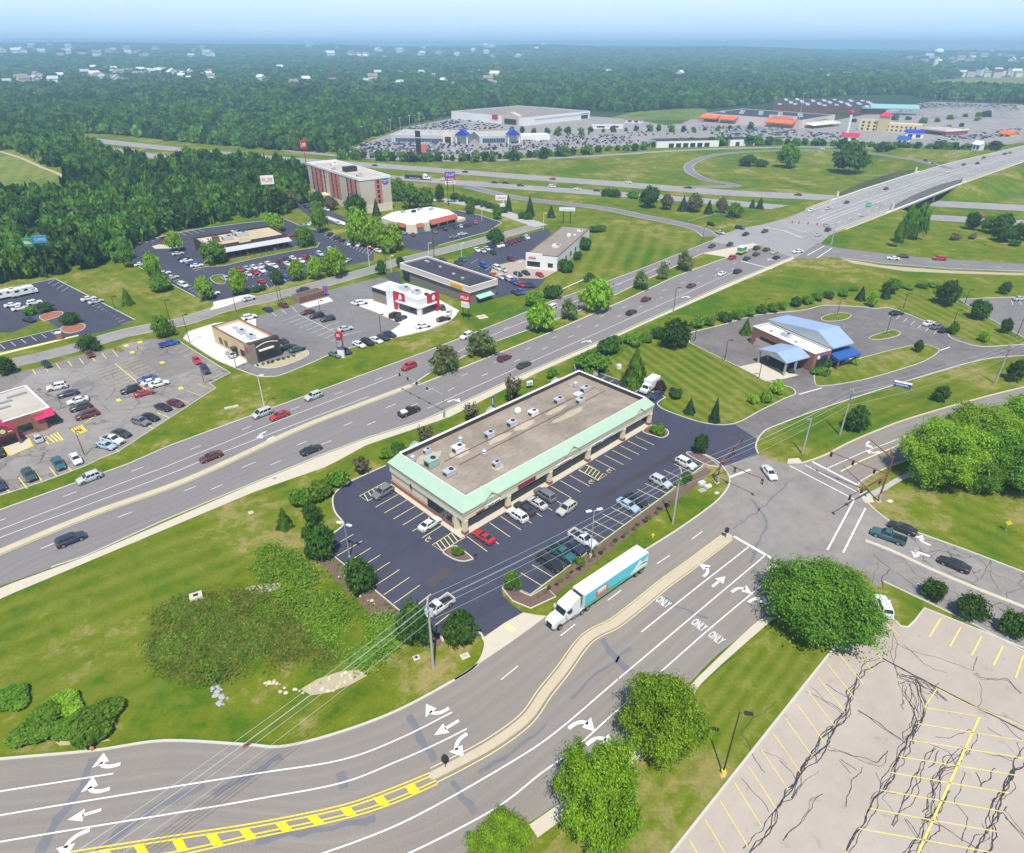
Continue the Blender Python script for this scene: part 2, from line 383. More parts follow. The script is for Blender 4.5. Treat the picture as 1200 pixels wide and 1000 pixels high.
W['red']=plain('red_panel',(.50,.022,.05),.5,var=.1)
W['magenta']=plain('crimson_awning',(.62,.02,.12),.6,var=.1)
W['orange']=plain('orange_panel',(.72,.17,.045),.6,var=.08)
W['rust_red']=plain('rust_red_awning',(.40,.10,.06),.7,var=.1)
W['royal']=plain('royal_blue_panel',(.02,.05,.42),.5,var=.1)
W['awning_blue']=plain('blue_awning',(.025,.10,.34),.6,var=.12)
W['teal']=plain('teal_panel',(.02,.25,.30),.5,var=.1)
W['purple']=plain('violet_banner',(.16,.09,.42),.6,var=.1)
W['yellow']=plain('yellow_panel',(.80,.55,.02),.5,var=.08)
W['sign_green']=plain('green_road_sign',(.02,.36,.17),.5,var=.08)
W['brown']=plain('dark_brown_siding',(.065,.048,.042),.8,var=.15,scale=.8)
W['wood_brown']=plain('brown_boards',(.17,.085,.055),.8,var=.2)
W['dark_metal']=plain('dark_metal',(.045,.043,.045),.5,.3,var=.15)
W['rust']=plain('rust_brown_steel',(.26,.095,.06),.6,.2,var=.2)
W['galv']=plain('galvanised_steel',(.50,.52,.53),.5,.5,var=.12)
W['wood_pole']=plain('weathered_pole',(.42,.38,.33),.9,var=.2,scale=2)
W['hvac']=plain('hvac_sheet',(.58,.59,.62),.5,.3,var=.1)
W['hvac_green']=plain('verdigris_hvac',(.38,.52,.47),.6,.2,var=.12)
W['brick']=None
def brick_mat(name,a,b,mortar,scale=1.0):
 t=NT(name);o=t.n('ShaderNodeTexBrick');sx=t.n('ShaderNodeSeparateXYZ');t.set(sx.inputs[0],t.obj())
 cb=t.n('ShaderNodeCombineXYZ');t.set(cb.inputs[0],t.math('ADD',sx.outputs[0],sx.outputs[1]));t.set(cb.inputs[1],sx.outputs[2])
 t.set(o.inputs['Vector'],cb.outputs[0]);o.inputs['Scale'].default_value=scale;o.inputs['Brick Width'].default_value=.42;o.inputs['Row Height'].default_value=.16;o.inputs['Mortar Size'].default_value=.014
 t.set(o.inputs['Color1'],a);t.set(o.inputs['Color2'],b);t.set(o.inputs['Mortar'],mortar)
 c=t.mix(t.math('MULTIPLY',t.noise(t.obj(),.7,4),.4),o.outputs['Color'],sc3(a,.7));t.bsdf(c,.9,spec=.2);return t.m
W['brick']=brick_mat('red_brick',(.27,.10,.065),(.33,.14,.09),(.36,.30,.26))
W['stone']=brick_mat('grey_brown_block',(.26,.20,.15),(.33,.27,.21),(.3,.26,.22),.6)
W['block_grey']=brick_mat('grey_block',(.21,.19,.175),(.25,.23,.21),(.2,.19,.18),.5)
def seam_roof(name,c,axis=0,pitch=.45,rough=.45,metal=.2):
 """standing seam metal"""
 t=NT(name);sx=t.n('ShaderNodeSeparateXYZ');t.set(sx.inputs[0],t.obj())
 s=t.math('SINE',t.math('MULTIPLY',sx.outputs[axis],2*math.pi/pitch));k=t.ramp(s,[(.90,0.0),(.99,1.0)])
 nz=t.noise(t.obj(),.5,4);col=t.mix(nz,sc3(c,.88),sc3(c,1.1));col=t.mix(t.math('MULTIPLY',k,.3),col,sc3(c,.6))
 t.bsdf(col,rough,metal,bump=k,bs=.5,bd=.03);return t.m
W['green_x']=seam_roof('mint_green_metal_roof',(.46,.62,.46),0);W['green_y']=seam_roof('mint_green_metal_side',(.46,.62,.46),1)
W['steel_blue_y']=seam_roof('pale_blue_metal_roof',(.36,.47,.66),1,.6);W['steel_blue_x']=seam_roof('pale_blue_metal_hip',(.46,.62,.70),0,.6)
W['steel_grey_y']=seam_roof('grey_metal_slope',(.40,.44,.47),1,.6)
def gravel_roof(name,a,b):
 t=NT(name);p=t.obj();n1=t.noise(p,.12,5,.65,.6);n2=t.noise(t.map(p,scale=(.5,3.5,1)),1.2,4,.65);n3=t.noise(p,9,3,.7)
 f=t.math('ADD',t.math('MULTIPLY',n1,.65),t.math('MULTIPLY',n2,.45));c=t.mix(t.ramp(f,[(.36,0.0),(.72,1.0)]),a,b)
 c=t.mix(t.math('MULTIPLY',t.math('SUBTRACT',n3,.4,True),.9),c,sc3(a,.55));t.bsdf(c,.95,spec=.15,bump=n3,bs=.4);return t.m
W['gravel_roof']=gravel_roof('gravel_ballast_roof',(.20,.165,.13),(.42,.355,.28))
W['roof_dark']=gravel_roof('dark_membrane_roof',(.045,.045,.058),(.075,.074,.09))
W['roof_white']=gravel_roof('white_membrane_roof',(.70,.68,.66),(.80,.79,.77))
W['roof_tan']=gravel_roof('tan_gravel_roof',(.48,.38,.24),(.62,.50,.33))
W['roof_brown']=gravel_roof('brown_gravel_roof',(.24,.20,.17),(.34,.29,.25))
W['roof_pale']=gravel_roof('pale_gravel_roof',(.42,.375,.32),(.55,.50,.43))
# ------------------------------------------------------------------ world, sun, haze
SUN_EL,SUN_AZ=R(62),R(2.5)          # shadows fall away from the camera, a touch to the left
w=bpy.data.worlds.new('World');sc.world=w;w.use_nodes=True
nt=w.node_tree;bg=nt.nodes['Background']
sky=nt.nodes.new('ShaderNodeTexSky');sky.sky_type='NISHITA';sky.sun_disc=False
sky.sun_elevation=SUN_EL;sky.sun_rotation=math.pi;sky.altitude=200;sky.air_density=1.0;sky.dust_density=.2;sky.ozone_density=3.0
nt.links.new(sky.outputs[0],bg.inputs[0]);bg.inputs[1].default_value=.11
def low_sky():
 N=nt.nodes.new;L=nt.links.new;tc=N('ShaderNodeTexCoord');sx=N('ShaderNodeSeparateXYZ');L(tc.outputs['Generated'],sx.inputs[0])
 rp=N('ShaderNodeValToRGB');L(sx.outputs[2],rp.inputs[0]);cr=rp.color_ramp
 while len(cr.elements)<4:cr.elements.new(.5)
 for e,(q,c) in zip(cr.elements,((0,(.58,.82,1.1)),(.02,(.64,.87,1.1)),(.055,(.80,.98,1.06)),(.3,(.45,.66,.95)))):e.position=q;e.color=(*c,1)
 nz=N('ShaderNodeTexNoise');mp=N('ShaderNodeMapping');mp.inputs['Scale'].default_value=(3,3,30);L(tc.outputs['Generated'],mp.inputs[0]);L(mp.outputs[0],nz.inputs[0]);nz.inputs['Scale'].default_value=2.0;nz.inputs['Detail'].default_value=5
 wt=N('ShaderNodeMix');wt.data_type='RGBA';mr=N('ShaderNodeMapRange');mr.inputs[1].default_value=.5;mr.inputs[2].default_value=.8;mr.inputs[4].default_value=.5;L(nz.outputs[0],mr.inputs[0]);L(mr.outputs[0],wt.inputs[0]);L(rp.outputs[0],wt.inputs[6]);wt.inputs[7].default_value=(.84,.93,1,1)
 vs=N('ShaderNodeVectorMath');vs.operation='SCALE';vs.inputs['Scale'].default_value=7.4;L(wt.outputs[2],vs.inputs[0])
 fm=N('ShaderNodeMapRange');fm.inputs[1].default_value=.12;fm.inputs[2].default_value=.45;L(sx.outputs[2],fm.inputs[0])
 mx=N('ShaderNodeMix');mx.data_type='RGBA';L(fm.outputs[0],mx.inputs[0]);L(vs.outputs[0],mx.inputs[6]);L(sky.outputs[0],mx.inputs[7]);L(mx.outputs[2],bg.inputs[0])
low_sky()
sl=bpy.data.lights.new('sun','SUN');sl.energy=4.2;sl.angle=R(.5);sl.color=(1,.955,.88)
so=bpy.data.objects.new('sun',sl);COL.objects.link(so);so.rotation_euler=(R(90)-SUN_EL,0,SUN_AZ);so.location=(0,-50,200)
sc.view_settings.view_transform='Standard';sc.view_settings.look='None';sc.view_settings.gamma=1;sc.view_settings.exposure=.36
cy=sc.cycles;cy.use_denoising=True;cy.max_bounces=5;cy.diffuse_bounces=2;cy.glossy_bounces=2;cy.transmission_bounces=3;cy.transparent_max_bounces=6;cy.volume_bounces=1
cy.use_adaptive_sampling=True;cy.adaptive_threshold=.02
ZF=-6.5                                # level of the motorway and the land beyond
def haze(dens):
 t=NT('haze_air');v=t.n('ShaderNodeVolumePrincipled');v.inputs['Density'].default_value=dens
 v.inputs['Color'].default_value=(.46,.72,1.0,1);v.inputs['Anisotropy'].default_value=0.0
 t.t.links.new(v.outputs[0],t.out.inputs['Volume'])
 b=MB().box(-17000,17000,-400,18500,-8.5,128);tag(b.build('haze',t.m),kind='stuff')
haze(2.25e-4)
# ------------------------------------------------------------------ terrain
def zs(s):
 """'px py z ...' -> world points"""
 v=[float(q) for q in s.split()];return [g(v[i],v[i+1],v[i+2]) for i in range(0,len(v),3)]
NEARWAY=gl('-400 120 -120 148 30 163 115 173.5 200 186 300 197 475 209.5 600 219 730 228.5 842 237 942 245.5 1090 255 1200 262 1450 280',ZF)
FARWAY=gl('-400 112 -150 138 0 152 83 161.5 200 174.5 350 188 430 193.5 560 203.5 730 216.5 850 226 960 231.5 1100 239 1200 244 1450 256',ZF)
NEDGE=gl('958 285 971 276.5 1026 255 1048 246.5 1125 216 1200 189.5 1262 170')
FEDGE=gl('921 256 957 241.5 1010 223 1060 207 1112 191.5 1170 178 1235 163')
OVR_A,_=resample(NEDGE,n=60);OVR_B,_=resample(FEDGE,n=60)
OVER=[(a+b)/2 for a,b in zip(OVR_A,OVR_B)];OVER_HW=sum((a-b).length for a,b in zip(OVR_A,OVR_B))/120
LOOP=crom(zs(f'800 219.5 {ZF} 863 218 {ZF} 826 210.5 {ZF} 808 200 {ZF} 812 190.5 {ZF} 841 181.5 {ZF} 894 177.5 -6 960 176.5 -5 1015 180 -3.4 1062 186.5 -1.6 1090 192 0 1115 198 0'),8)
OUTER=crom(zs(f'330 176 {ZF} 400 183 {ZF} 480 188 {ZF} 560 188.5 {ZF} 640 186 {ZF} 720 181.5 {ZF} 800 176.5 {ZF} 894 173.2 {ZF} 960 172.6 -6.3 1040 174 -5 1100 176 -3 1170 178.5 0'),6)
def seg_dist(X,Y,P):
 """signed distance to polyline (positive to the right of travel) for arrays"""
 best=np.full(X.shape,1e9);sg=np.zeros(X.shape)
 for a,b in zip(P,P[1:]):
  dx,dy=b.x-a.x,b.y-a.y;L2=dx*dx+dy*dy+1e-9
  t=np.clip(((X-a.x)*dx+(Y-a.y)*dy)/L2,0,1);d=np.hypot(X-(a.x+t*dx),Y-(a.y+t*dy))
  c=dx*(Y-a.y)-dy*(X-a.x);m=d<best;best[m]=d[m];sg[m]=np.where(c[m]>0,-1,1)
 return best*sg
def smooth(t):t=np.clip(t,0,1);return t*t*(3-2*t)
def hbase(X,Y):
 d=seg_dist(X,Y,NEARWAY);h=ZF*(1-smooth((d-16)/30))
 def emb(P,hw,slope=.38):
  out=np.full(X.shape,-1e9);Q,_=resample(P,step=4)
  for q in Q:out=np.maximum(out,q.z-np.maximum(0,np.hypot(X-q.x,Y-q.y)-hw)*slope)
  return out
 i0=[i for i,p in enumerate(OVER) if p.y<BR0];i1=[i for i,p in enumerate(OVER) if p.y>BR1]
 for P,hw in ((OVER[:i0[-1]+1],OVER_HW+1.5),(OVER[i1[0]:],OVER_HW+1.5),(LOOP,7),(OUTER,6)):h=np.maximum(h,np.minimum(0,emb(P,hw)))
 # far ridges
 r=np.hypot(X,Y);az=np.arctan2(X,Y)
 crest=52+22*np.cos((az+.62)*2.3)+9*np.sin(az*9)+6*np.sin(az*23+1)+3*np.sin(az*51)
 h=h+smooth((r-2600)/4200)*np.clip(crest+4,20,95)*(.8+.2*np.sin(r/900.+az*3))
 h=h+smooth((Y-620)/500)*3*np.sin(X/210.)*np.sin(Y/260.)*smooth((r-900)/600)
 return h
BR0,BR1=0.0,0.0
def span():
 global BR0,BR1
 a,b=g(1048,246.5),g(1125,216);BR0=(a.y+OVER[0].y*0);BR1=b.y
 # project the ends of the near edge on the centreline
 def pr(p):return min(OVER,key=lambda q:(q-p).length).y
 BR0,BR1=pr(a),pr(b)
span()
fx=np.concatenate([np.array([-17500,-13000,-9500,-7000,-5200,-4000,-3000,-2300,-1800,-1400,-1100,-900,-760.]),np.arange(-660,-299,12),np.arange(-292,421,4.),np.arange(432,700,12),np.array([760,900,1100,1400,1800,2300,3000,4000,5200,7000,9500,13000,17500.])])
fy=np.concatenate([np.array([-450,-100,0.]),np.arange(20,240,20),np.arange(240,760,4.),np.arange(770,1000,20),np.arange(1050,2600,70),np.arange(2700,9000,250),np.arange(9500,19500,900)])
GX,GY=np.meshgrid(fx,fy,indexing='ij');GH=hbase(GX,GY)
def hz(x,y):
 """terrain height by bilinear lookup"""
 i=min(max(np.searchsorted(fx,x)-1,0),len(fx)-2);j=min(max(np.searchsorted(fy,y)-1,0),len(fy)-2)
 u=(x-fx[i])/(fx[i+1]-fx[i]);v=(y-fy[j])/(fy[j+1]-fy[j])
 return float(GH[i,j]*(1-u)*(1-v)+GH[i+1,j]*u*(1-v)+GH[i,j+1]*(1-u)*v+GH[i+1,j+1]*u*v)
def gt(px,py):
 """photograph pixel -> point on the terrain"""
 z=0.0 if py>262 else ZF
 for _ in range(12):
  p=g(px,py,z);z2=hz(p.x,p.y)
  if abs(z2-z)<.01:break
  z=.5*z+.5*z2
 p=g(px,py,z);p.z=hz(p.x,p.y);return p
def gtl(s):
 v=[float(q) for q in s.split()] if isinstance(s,str) else s
 return [gt(v[i],v[i+1]) for i in range(0,len(v),2)]
def ground():
 nx,ny=GX.shape;me=bpy.data.meshes.new('ground')
 V=np.stack([GX,GY,GH],-1).reshape(-1,3);idx=np.arange(nx*ny).reshape(nx,ny)
 F=np.stack([idx[:-1,:-1],idx[1:,:-1],idx[1:,1:],idx[:-1,1:]],-1).reshape(-1,4)
 me.vertices.add(len(V));me.vertices.foreach_set('co',V.astype(np.float32).ravel());me.loops.add(F.size);me.loops.foreach_set('vertex_index',F.astype(np.int32).ravel())
 me.polygons.add(len(F));me.polygons.foreach_set('loop_start',np.arange(0,F.size,4,dtype=np.int32));me.update(calc_edges=True)
 me.polygons.foreach_set('use_smooth',[True]*len(F))
 t=NT('open_ground');p=t.pos()
 col,fine=grass_mat('',node=t)
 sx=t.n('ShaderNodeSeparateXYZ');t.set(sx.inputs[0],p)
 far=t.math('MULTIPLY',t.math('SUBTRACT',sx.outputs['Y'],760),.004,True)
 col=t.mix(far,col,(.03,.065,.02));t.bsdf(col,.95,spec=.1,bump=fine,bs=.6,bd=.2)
 tag(link('ground',me,t.m),kind='structure')
ground()
# ------------------------------------------------------------------ paved surfaces
def struct(name,mb,mats,parent=None):
 o=mb.build(name,mats,parent)
 if parent is None:o['kind']='structure'
 return o
def sheet(name,P,mat,z=.02,parent=None):
 return struct(name,MB().poly([(p[0],p[1],(p[2] if abs(p[2])>.01 else 0)+z) for p in P]),W[mat] if isinstance(mat,str) else mat,parent)
def ribbon(name,A,B,mat,z=.03,n=None,cross=1,parent=None):
 """road between two edges, uv in metres"""
 n=n or 80;A,L=resample(A,n=n);B,L2=resample(B,n=n);mb=MB();mb.uv=[];d=0
 for i in range(n):
  if i:d+=((A[i]-A[i-1]).length+(B[i]-B[i-1]).length)/2
  wd=(A[i]-B[i]).length
  for k in range(cross+1):
   q=A[i].lerp(B[i],k/cross);mb.v.append((q.x,q.y,q.z+z));mb.uv.append((d,wd*k/cross))
 for i in range(n-1):
  for k in range(cross):a=i*(cross+1)+k;mb.f.append((a,a+1,a+cross+2,a+cross+1));mb.m.append(0)
 nrm=(A[1]-A[0]).cross(B[0]-A[0])
 if nrm.z<0:mb.f=[f[::-1] for f in mb.f]
 return struct(name,mb,W[mat] if isinstance(mat,str) else mat,parent)
def band(P,w):
 N=normals2(P);return [p+n*w/2 for p,n in zip(P,N)],[p-n*w/2 for p,n in zip(P,N)]
# main divided road -------------------------------------------------
R1U=gl('-120 662 0 598 150 544 200 522 350 467 500 412 587 378 650 352 712 330 770 308 832 283')
R1L=gl('-120 742 0 687 100 652 190 611 300 565 375 534 425 515 500 491 605 442 730 388 850 333 929 301')
main_road=ribbon('main_road',R1U,R1L,'road_main',n=90,cross=6)
road_edge=MB();curb(road_edge,R1U,.3,.12);curb(road_edge,gl('60 665 100 652 190 611 300 565 375 534 425 515 500 491 605 442 730 388 850 333 929 301'),.25,.12)
struct('kerb',road_edge,W['curb'],main_road)
side=gl('-120 760 0 702 100 660 300 576 385 546.5 430 521.5 525 490 630 437 700 406 755 380 870 329.5 931 303.5')
sb,_=resample(side,n=80);sa,_=resample(gl('-120 745 0 689 100 653 300 566 375 535 425 516 500 492 605 443 730 389 850 334 929 301.5'),n=80)
ribbon('path',sa,sb,'concrete',z=.05,n=80)
# medians of the main road
med=MB();P=crom(gl('-100 690 0 647 112 601 225 560 350 502.5 430 471.5 482 452'),5)
curb(med,P,1.6,.14);struct('median_strip',med,W['yellow_curb'],main_road)
med=MB();PU=gl('482 452 505 436.5 580 401 630 383 700 356 766 324 823 297.5 883 285.5');PL=gl('889 287.5 852 302 792 324 730 353 642 391 560 424 492 451')
mp=PU+PL;ring=MB();curb(ring,mp,.45,.14,closed=True);ic=struct('median_kerb',ring,W['curb'],main_road)
sheet('median_grass',inset(mp,.1),'grass',.12,main_road)
sheet('median_tip',gl('823 297.5 883 285.5 889 287.5 852 302'),'concrete',.16,main_road)
lm=MB();Z1=.055
dashes(lm,gl('-30 622 62 587 141 557.5 210 532 274 508 350 477 437 447 516 415 595 384 717 337 823 291'),.16,12.2,3.1,Z1,start=2)
for s in ('-60 645 0 621 160 560 200 545 305 502 400 465 470 438','-60 656 0 630.5 187 560.5 262 530 350 496 432 465','505 428 580 392 628 372 700 343 770 315','501 479 605 432 730 377 858 319.5'):
 strip(lm,crom(gl(s),4),.16,Z1)
dashes(lm,gl('-60 690 34 649 125 612 203 581 272 553 336 527 394 503 446 481 494 461 538 442 616 410 651 395 711 368 742 356 768 345 793 334 817 325 845 314 868 306'),.16,12.2,3.1,Z1,start=1)
dashes(lm,gl('240 577 278 561 342 535 400 512 454 488 502 468 546 449 624 415 659 399 720 373 750 360 777 348 827 328 860 315'),.16,12.2,3.1,Z1,start=1)
# stop line and far crossing
strip(lm,gl('868 306 905 315.5'),.6,Z1);strip(lm,gl('898 303 931 307'),.25,Z1)
struct('lane_lines',lm,W['white_paint'],main_road)
ly=MB();P=crom(gl('-100 690 0 647 112 601 225 560 350 502.5 430 471.5 482 452'),5)
strip(ly,P,.13,Z1,off=-1.05)
struct('edge_lines',ly,W['pale_yellow'],main_road)
# signal junction at the far end, and the overpass road
P=gl('832 283 843 276 868 267.5 893 263.5 921 256 971 276.5 960 287 975 291.5 968 300 931 303.5 889 287.5 860 290')
junction=sheet('road_junction',P,'highway',.025)
ribbon('overpass_road',OVR_A,OVR_B,'highway',z=.06,n=60,cross=4)
ovl=MB()
for f in (.09,.26,.42,.5,.62,.76,.91):
 L=[a.lerp(b,f) for a,b in zip(OVR_A,OVR_B)]
 if f in (.26,.76):dashes(ovl,L[3:],.3,12,4,.085)
 else:strip(ovl,L[3:],.28,.085)
strip(ovl,gl('896 266.5 918 270.5 940 279'),.5,.085);strip(ovl,gl('924 266.5 948 273'),.3,.085)
strip(ovl,gl('921 256 948 257.5'),.01,.085)
struct('lane_lines',ovl,W['white_paint'],bpy.data.objects['overpass_road'])
for k,(A,ww) in enumerate(((OVR_A,1.8),(OVR_B,.9))):
 m=MB();curb(m,A[4:],ww,.2,z=.05);struct('bridge_walk',m,W['concrete'],bpy.data.objects['overpass_road'])
# ramps, motorway
def drape_road(name,P,wd,mat,line=True,z=.10,shoulder=0):
 P,_=resample(P,step=5);A,B=band(P,wd);o=ribbon(name,A,B,mat,z=z,n=len(P),cross=2)
 if line:
  m=MB();Q=[p+Vector((0,0,z+.03)) for p in P]
  for s in (-1,1):strip(m,Q,.22,off=s*(wd/2-.9))
  struct('edge_lines',m,W['white_paint'],o)
 return o
EXIT=[Vector((p.x,p.y,hz(p.x,p.y))) for p in resample(crom(gtl('440 213 500 218 600 231 700 243.5 753 254 800 263.5 822 270 833 278'),8),step=5)[0]]
drape_road('exit_ramp',EXIT,9,'asphalt_grey');LOOP=[Vector((p.x,p.y,max(p.z,hz(p.x,p.y)))) for p in resample(LOOP,step=5)[0]]
drape_road('loop_ramp',LOOP,8.5,'asphalt_grey');drape_road('outer_ramp',OUTER,8,'highway',False)
for nm,P,wd in (('motorway',crom(FARWAY,6),19),('motorway',crom(NEARWAY,6),15.5)):
 o=drape_road(nm,P,wd,'highway');m=MB();Q,_=resample([p+Vector((0,0,.13)) for p in P],step=3)
 dashes(m,Q,.22,12.2,4,z=ZF+.14);dashes(m,[q+Vector((1.5,4,0)) for q in Q],.22,12.2,4,z=ZF+.14);struct('lane_lines',m,W['white_paint'],o)
RU=gl('958 285 985 291 1013 294.5 1081 302 1200 309.5 1420 322');RL=gl('931 303.5 975 301.5 1032 309.5 1116 316 1200 319 1420 333')
o=ribbon('entry_ramp',RU,RL,'asphalt_grey',z=.03,n=40);m=MB()
strip(m,gl('985 302 1032 308.5 1116 315 1200 318 1400 331'),.25,Z1);dashes(m,gl('975 295 1032 302 1116 309.5 1200 314.5'),.2,12,3.5,Z1);strip(m,gl('946 299.5 966 288.5'),.4,Z1);strip(m,gl('957 303 975 291'),.4,Z1)
struct('lane_lines',m,W['white_paint'],o)
sheet('gravel_verge',gl('985 303 1032 311 1116 317.5 1200 320.5 1200 323 1116 320.5 1060 318 1000 309'),'dirt',.02)
# near curved road --------------------------------------------------
NU=crom(gl('-140 905 -60 896 0 890 110 880 193 868.5 287 873 333 875 400 858 467 832.5 533 797 566 775 642 722 690 689 745 652 794 621 838 590'),5)
NL=crom(gl('-140 1170 0 1110 200 1060 380 1034 480 1020 560 994 620 964 650 944 700 906 740 873 800 810 840 768 891 729 925 700'),5)
near_road=ribbon('near_road',NU,NL,'road_near',n=90,cross=8)
k=MB();curb(k,crom(gl('-140 905 -60 896 0 890 110 880 193 868.5 287 873 333 875 400 858 467 832.5 533 797 560 779'),5),.35,.13)
curb(k,crom(gl('644 721 690 689 745 652 794 621 832 594 848 579 855 566 853 556 846 546 836 538 826 533'),4),.3,.13)
curb(k,crom(gl('533 797 552 785 563 773 568.5 757 566 748 562 742 548 741'),4),.3,.13)
struct('kerb',k,W['curb'],near_road)
sheet('driveway_apron',gl('566 748 568 757 564 772 560 779 600 752 641 722 630 721 613 718 590 731'),'concrete',.035,near_road)
sheet('driveway_ramp_pad',gl('590 735 596 731.5 605 738 600 741.5'),'pale_yellow',.045,near_road)
# junction of the near roads
XJ=gl('838 590 855 566 853 556 846 547 888.5 533 905 540 922 543.5 940 543 966 534 980 527 1030 549 1018 561 1006 572 1010 582 1020 593 1032 603 1044 612 1060 619 1030 690 1012 672 992 664 968 672 945 686 925 702 891 729')
crossing=sheet('near_junction',XJ,'crossing',.028)
ERU=gl('1044 612 1074 624 1135 646 1200 671 1330 722');ERL=gl('1012 672 1035 681.5 1089 707 1145 734 1200 764 1330 830')
east_road=ribbon('east_road',[p for p in ERU],[p for p in ERL],asphalt('east_road_surface',(.21,.19,.175),(.33,.30,.27),cracks=.8,crack_scale=.2),z=.032,n=40,cross=2)
k=MB();curb(k,crom(gl('980 590 1008 578 1020 593 1044 612 1074 624 1135 646 1200 671 1330 722')[1:],3),.3,.13);curb(k,gl('1035 681.5 1089 707 1145 734 1200 764 1330 830'),.25,.13);struct('kerb',k,W['curb'],east_road)
k=MB();curb(k,crom(gl('1014 634 1045 646 1092 668 1145 690.5 1200 712 1330 764'),4),.75,.14);struct('median_strip',k,W['concrete'],east_road)
NEU=crom(gl('940 543 966 534 995 519 1030 504 1065 491 1130 472 1200 454 1330 425'),3);NEL=crom(gl('1006 572 1018 560 1040 549 1068 538 1110 523 1160 508 1230 489 1330 466'),3)
ne_road=ribbon('side_road',NEU,NEL,'road_near',z=.032,n=40,cross=2)
k=MB();curb(k,NEU,.45,.13);curb(k,crom(gl('1008 578 1005 570 1012 562 1040 548 1068 537.5 1110 522 1160 507 1230 488'),3),.3,.13);struct('kerb',k,W['yellow_curb'],ne_road)
k=MB();strip(k,gl('985 553 1010 540 1060 519'),.3,.06);struct('centre_line',k,W['pale_yellow'],ne_road)
# paths beside the near road
A=gl('620 967 650 946 700 908 740 876 800 814 820 792 881 734 897 723');B=gl('634 990 665 966 716 924 757 888 812 836 822 801 905 733 914 726')
ribbon('path',[p for p in crom(A,3)],[p for p in crom(gl('630 982 660 960 712 920 752 885 808 826 822 801 900 731 912 724'),3)],'concrete',z=.05,n=50)
sheet('path',gl('1014 590 1007 580 1016 575 1025 589'),'concrete',.06);ribbon('path',crom(gl('1016 578 1034 570 1055 558 1100 541 1160 524 1230 505'),3),crom(gl('1020 585 1040 573.5 1062 561 1105 545 1165 528 1230 510'),3),'concrete_grey',.05,20)
sheet('path',gl('923.5 538 936 537 941 543.5 922.5 543.8'),'concrete',.05)
# islands and medians of the near road
k=MB();MEDC=crom(gl('508 909 540 893 580 870.5 617 842.5 638 813 661 784 683 753.5 700 740.5 720 731 749.7 708 779.4 683.7 808 663 852.5 629.5'),5)
Q,_=resample(MEDC,n=60);N=normals2(Q);v=[]
for i,(p,n_) in enumerate(zip(Q,N)):
 wd=.55+.35*i/59.
 for s,zz in ((-1,0),(-1,.14),(1,.14),(1,0)):q=p+n_*s*wd;v.append((q.x,q.y,zz+.01))
f=[]
for i in range(59):
 for j in range(3):f.append((4*i+j,4*i+4+j,4*i+5+j,4*i+1+j)[::-1])
f+=[(0,1,2,3)[::-1],(236,237,238,239)];k.add(v,f);k.cyl((Q[0].x,Q[0].y,.01),(Q[0].x,Q[0].y,.157),.57,.54,12);k.cyl((Q[-1].x,Q[-1].y,.01),(Q[-1].x,Q[-1].y,.157),.92,.9,12)
struct('median_strip',k,plain('sandy_median_concrete',(.52,.44,.31),.85,var=.14,scale=.4,world=True),near_road)
k=MB();Q2,_=resample(MEDC,n=90)
for s in (-1,1):strip(k,Q2,.13,.06,off=s*1.02)
struct('edge_lines',k,W['pale_yellow'],near_road)
YL1=crom(gl('40 1008 103 998 213 980.5 300 967 400 946.5 460 926 504 908'),4);YL2=crom(gl('120 1016 220 998 300 980 400 958.5 460 940 512 917'),4)
k=MB()
for L in (YL1,YL2):
 for s in (-.22,.22):strip(k,L,.16,.06,off=s)
for a_,b_,c_,d_ in ((121,996,131,1010),(162,990,170,1003),(207,983.5,215,998),(247,977.5,256,991),(285,971.5,295,983),(328,964,337,974),(365,956.5,375,966),(404,946.5,412,956),(443,934.5,451,944),(480,920.5,487,930)):
 k.poly([(p_.x,p_.y,.0625) for p_ in gl([a_-6,b_+1,a_+6,b_-1,c_+6,d_-1,c_-6,d_+1])])
struct('hatching',k,W['hot_yellow'],near_road)
k=MB();Z2=.06
for s in ('-60 940 0 928 70 917 133 907','-60 969 0 956 147 931.5 300 907 400 891 467 866.5 530 835','-60 1000 0 987 213 952 300 937 400 918 467 892 510 873 547 854.5',
   '300 1025 400 993 487 957 600 893 653 857 720 800 800 732.5 897 651','400 1030 480 1000 580 948 633 907.5 673 878 723 833 783 780 840 730 895 684.5','751.5 741 815 690 879 640'):
 strip(k,crom(gl(s),5),.19,Z2)
for s in ('587 797 607 781','657 745.5 674 732','712 704 728 692','770 661 785 651','811 632 823 623'):strip(k,gl(s),.15,Z2)
strip(k,gl('860 629 910 658'),.55,Z2);strip(k,gl('855 559.5 879.5 550.5'),.55,Z2);strip(k,gl('952 541.5 1006 569.5'),.5,Z2)
for s in ('925 546 1002 586','943 545 1004 577','1001 586 969.5 645','1014 596 988 648'):strip(k,gl(s),.28,Z2)
strip(k,gl('968 550 1010 531 1060 512 1110 496'),.18,Z2);strip(k,gl('1072 645 1090 652'),.15,Z2)
dashes(k,gl('1075 684 1145 715 1200 738'),.15,9,3,Z2)
for s in ('896.5 672 903 664 912 658.5','903 668 909 663'):strip(k,gl(s),.3,Z2)
struct('lane_lines',k,W['white_paint'],near_road)
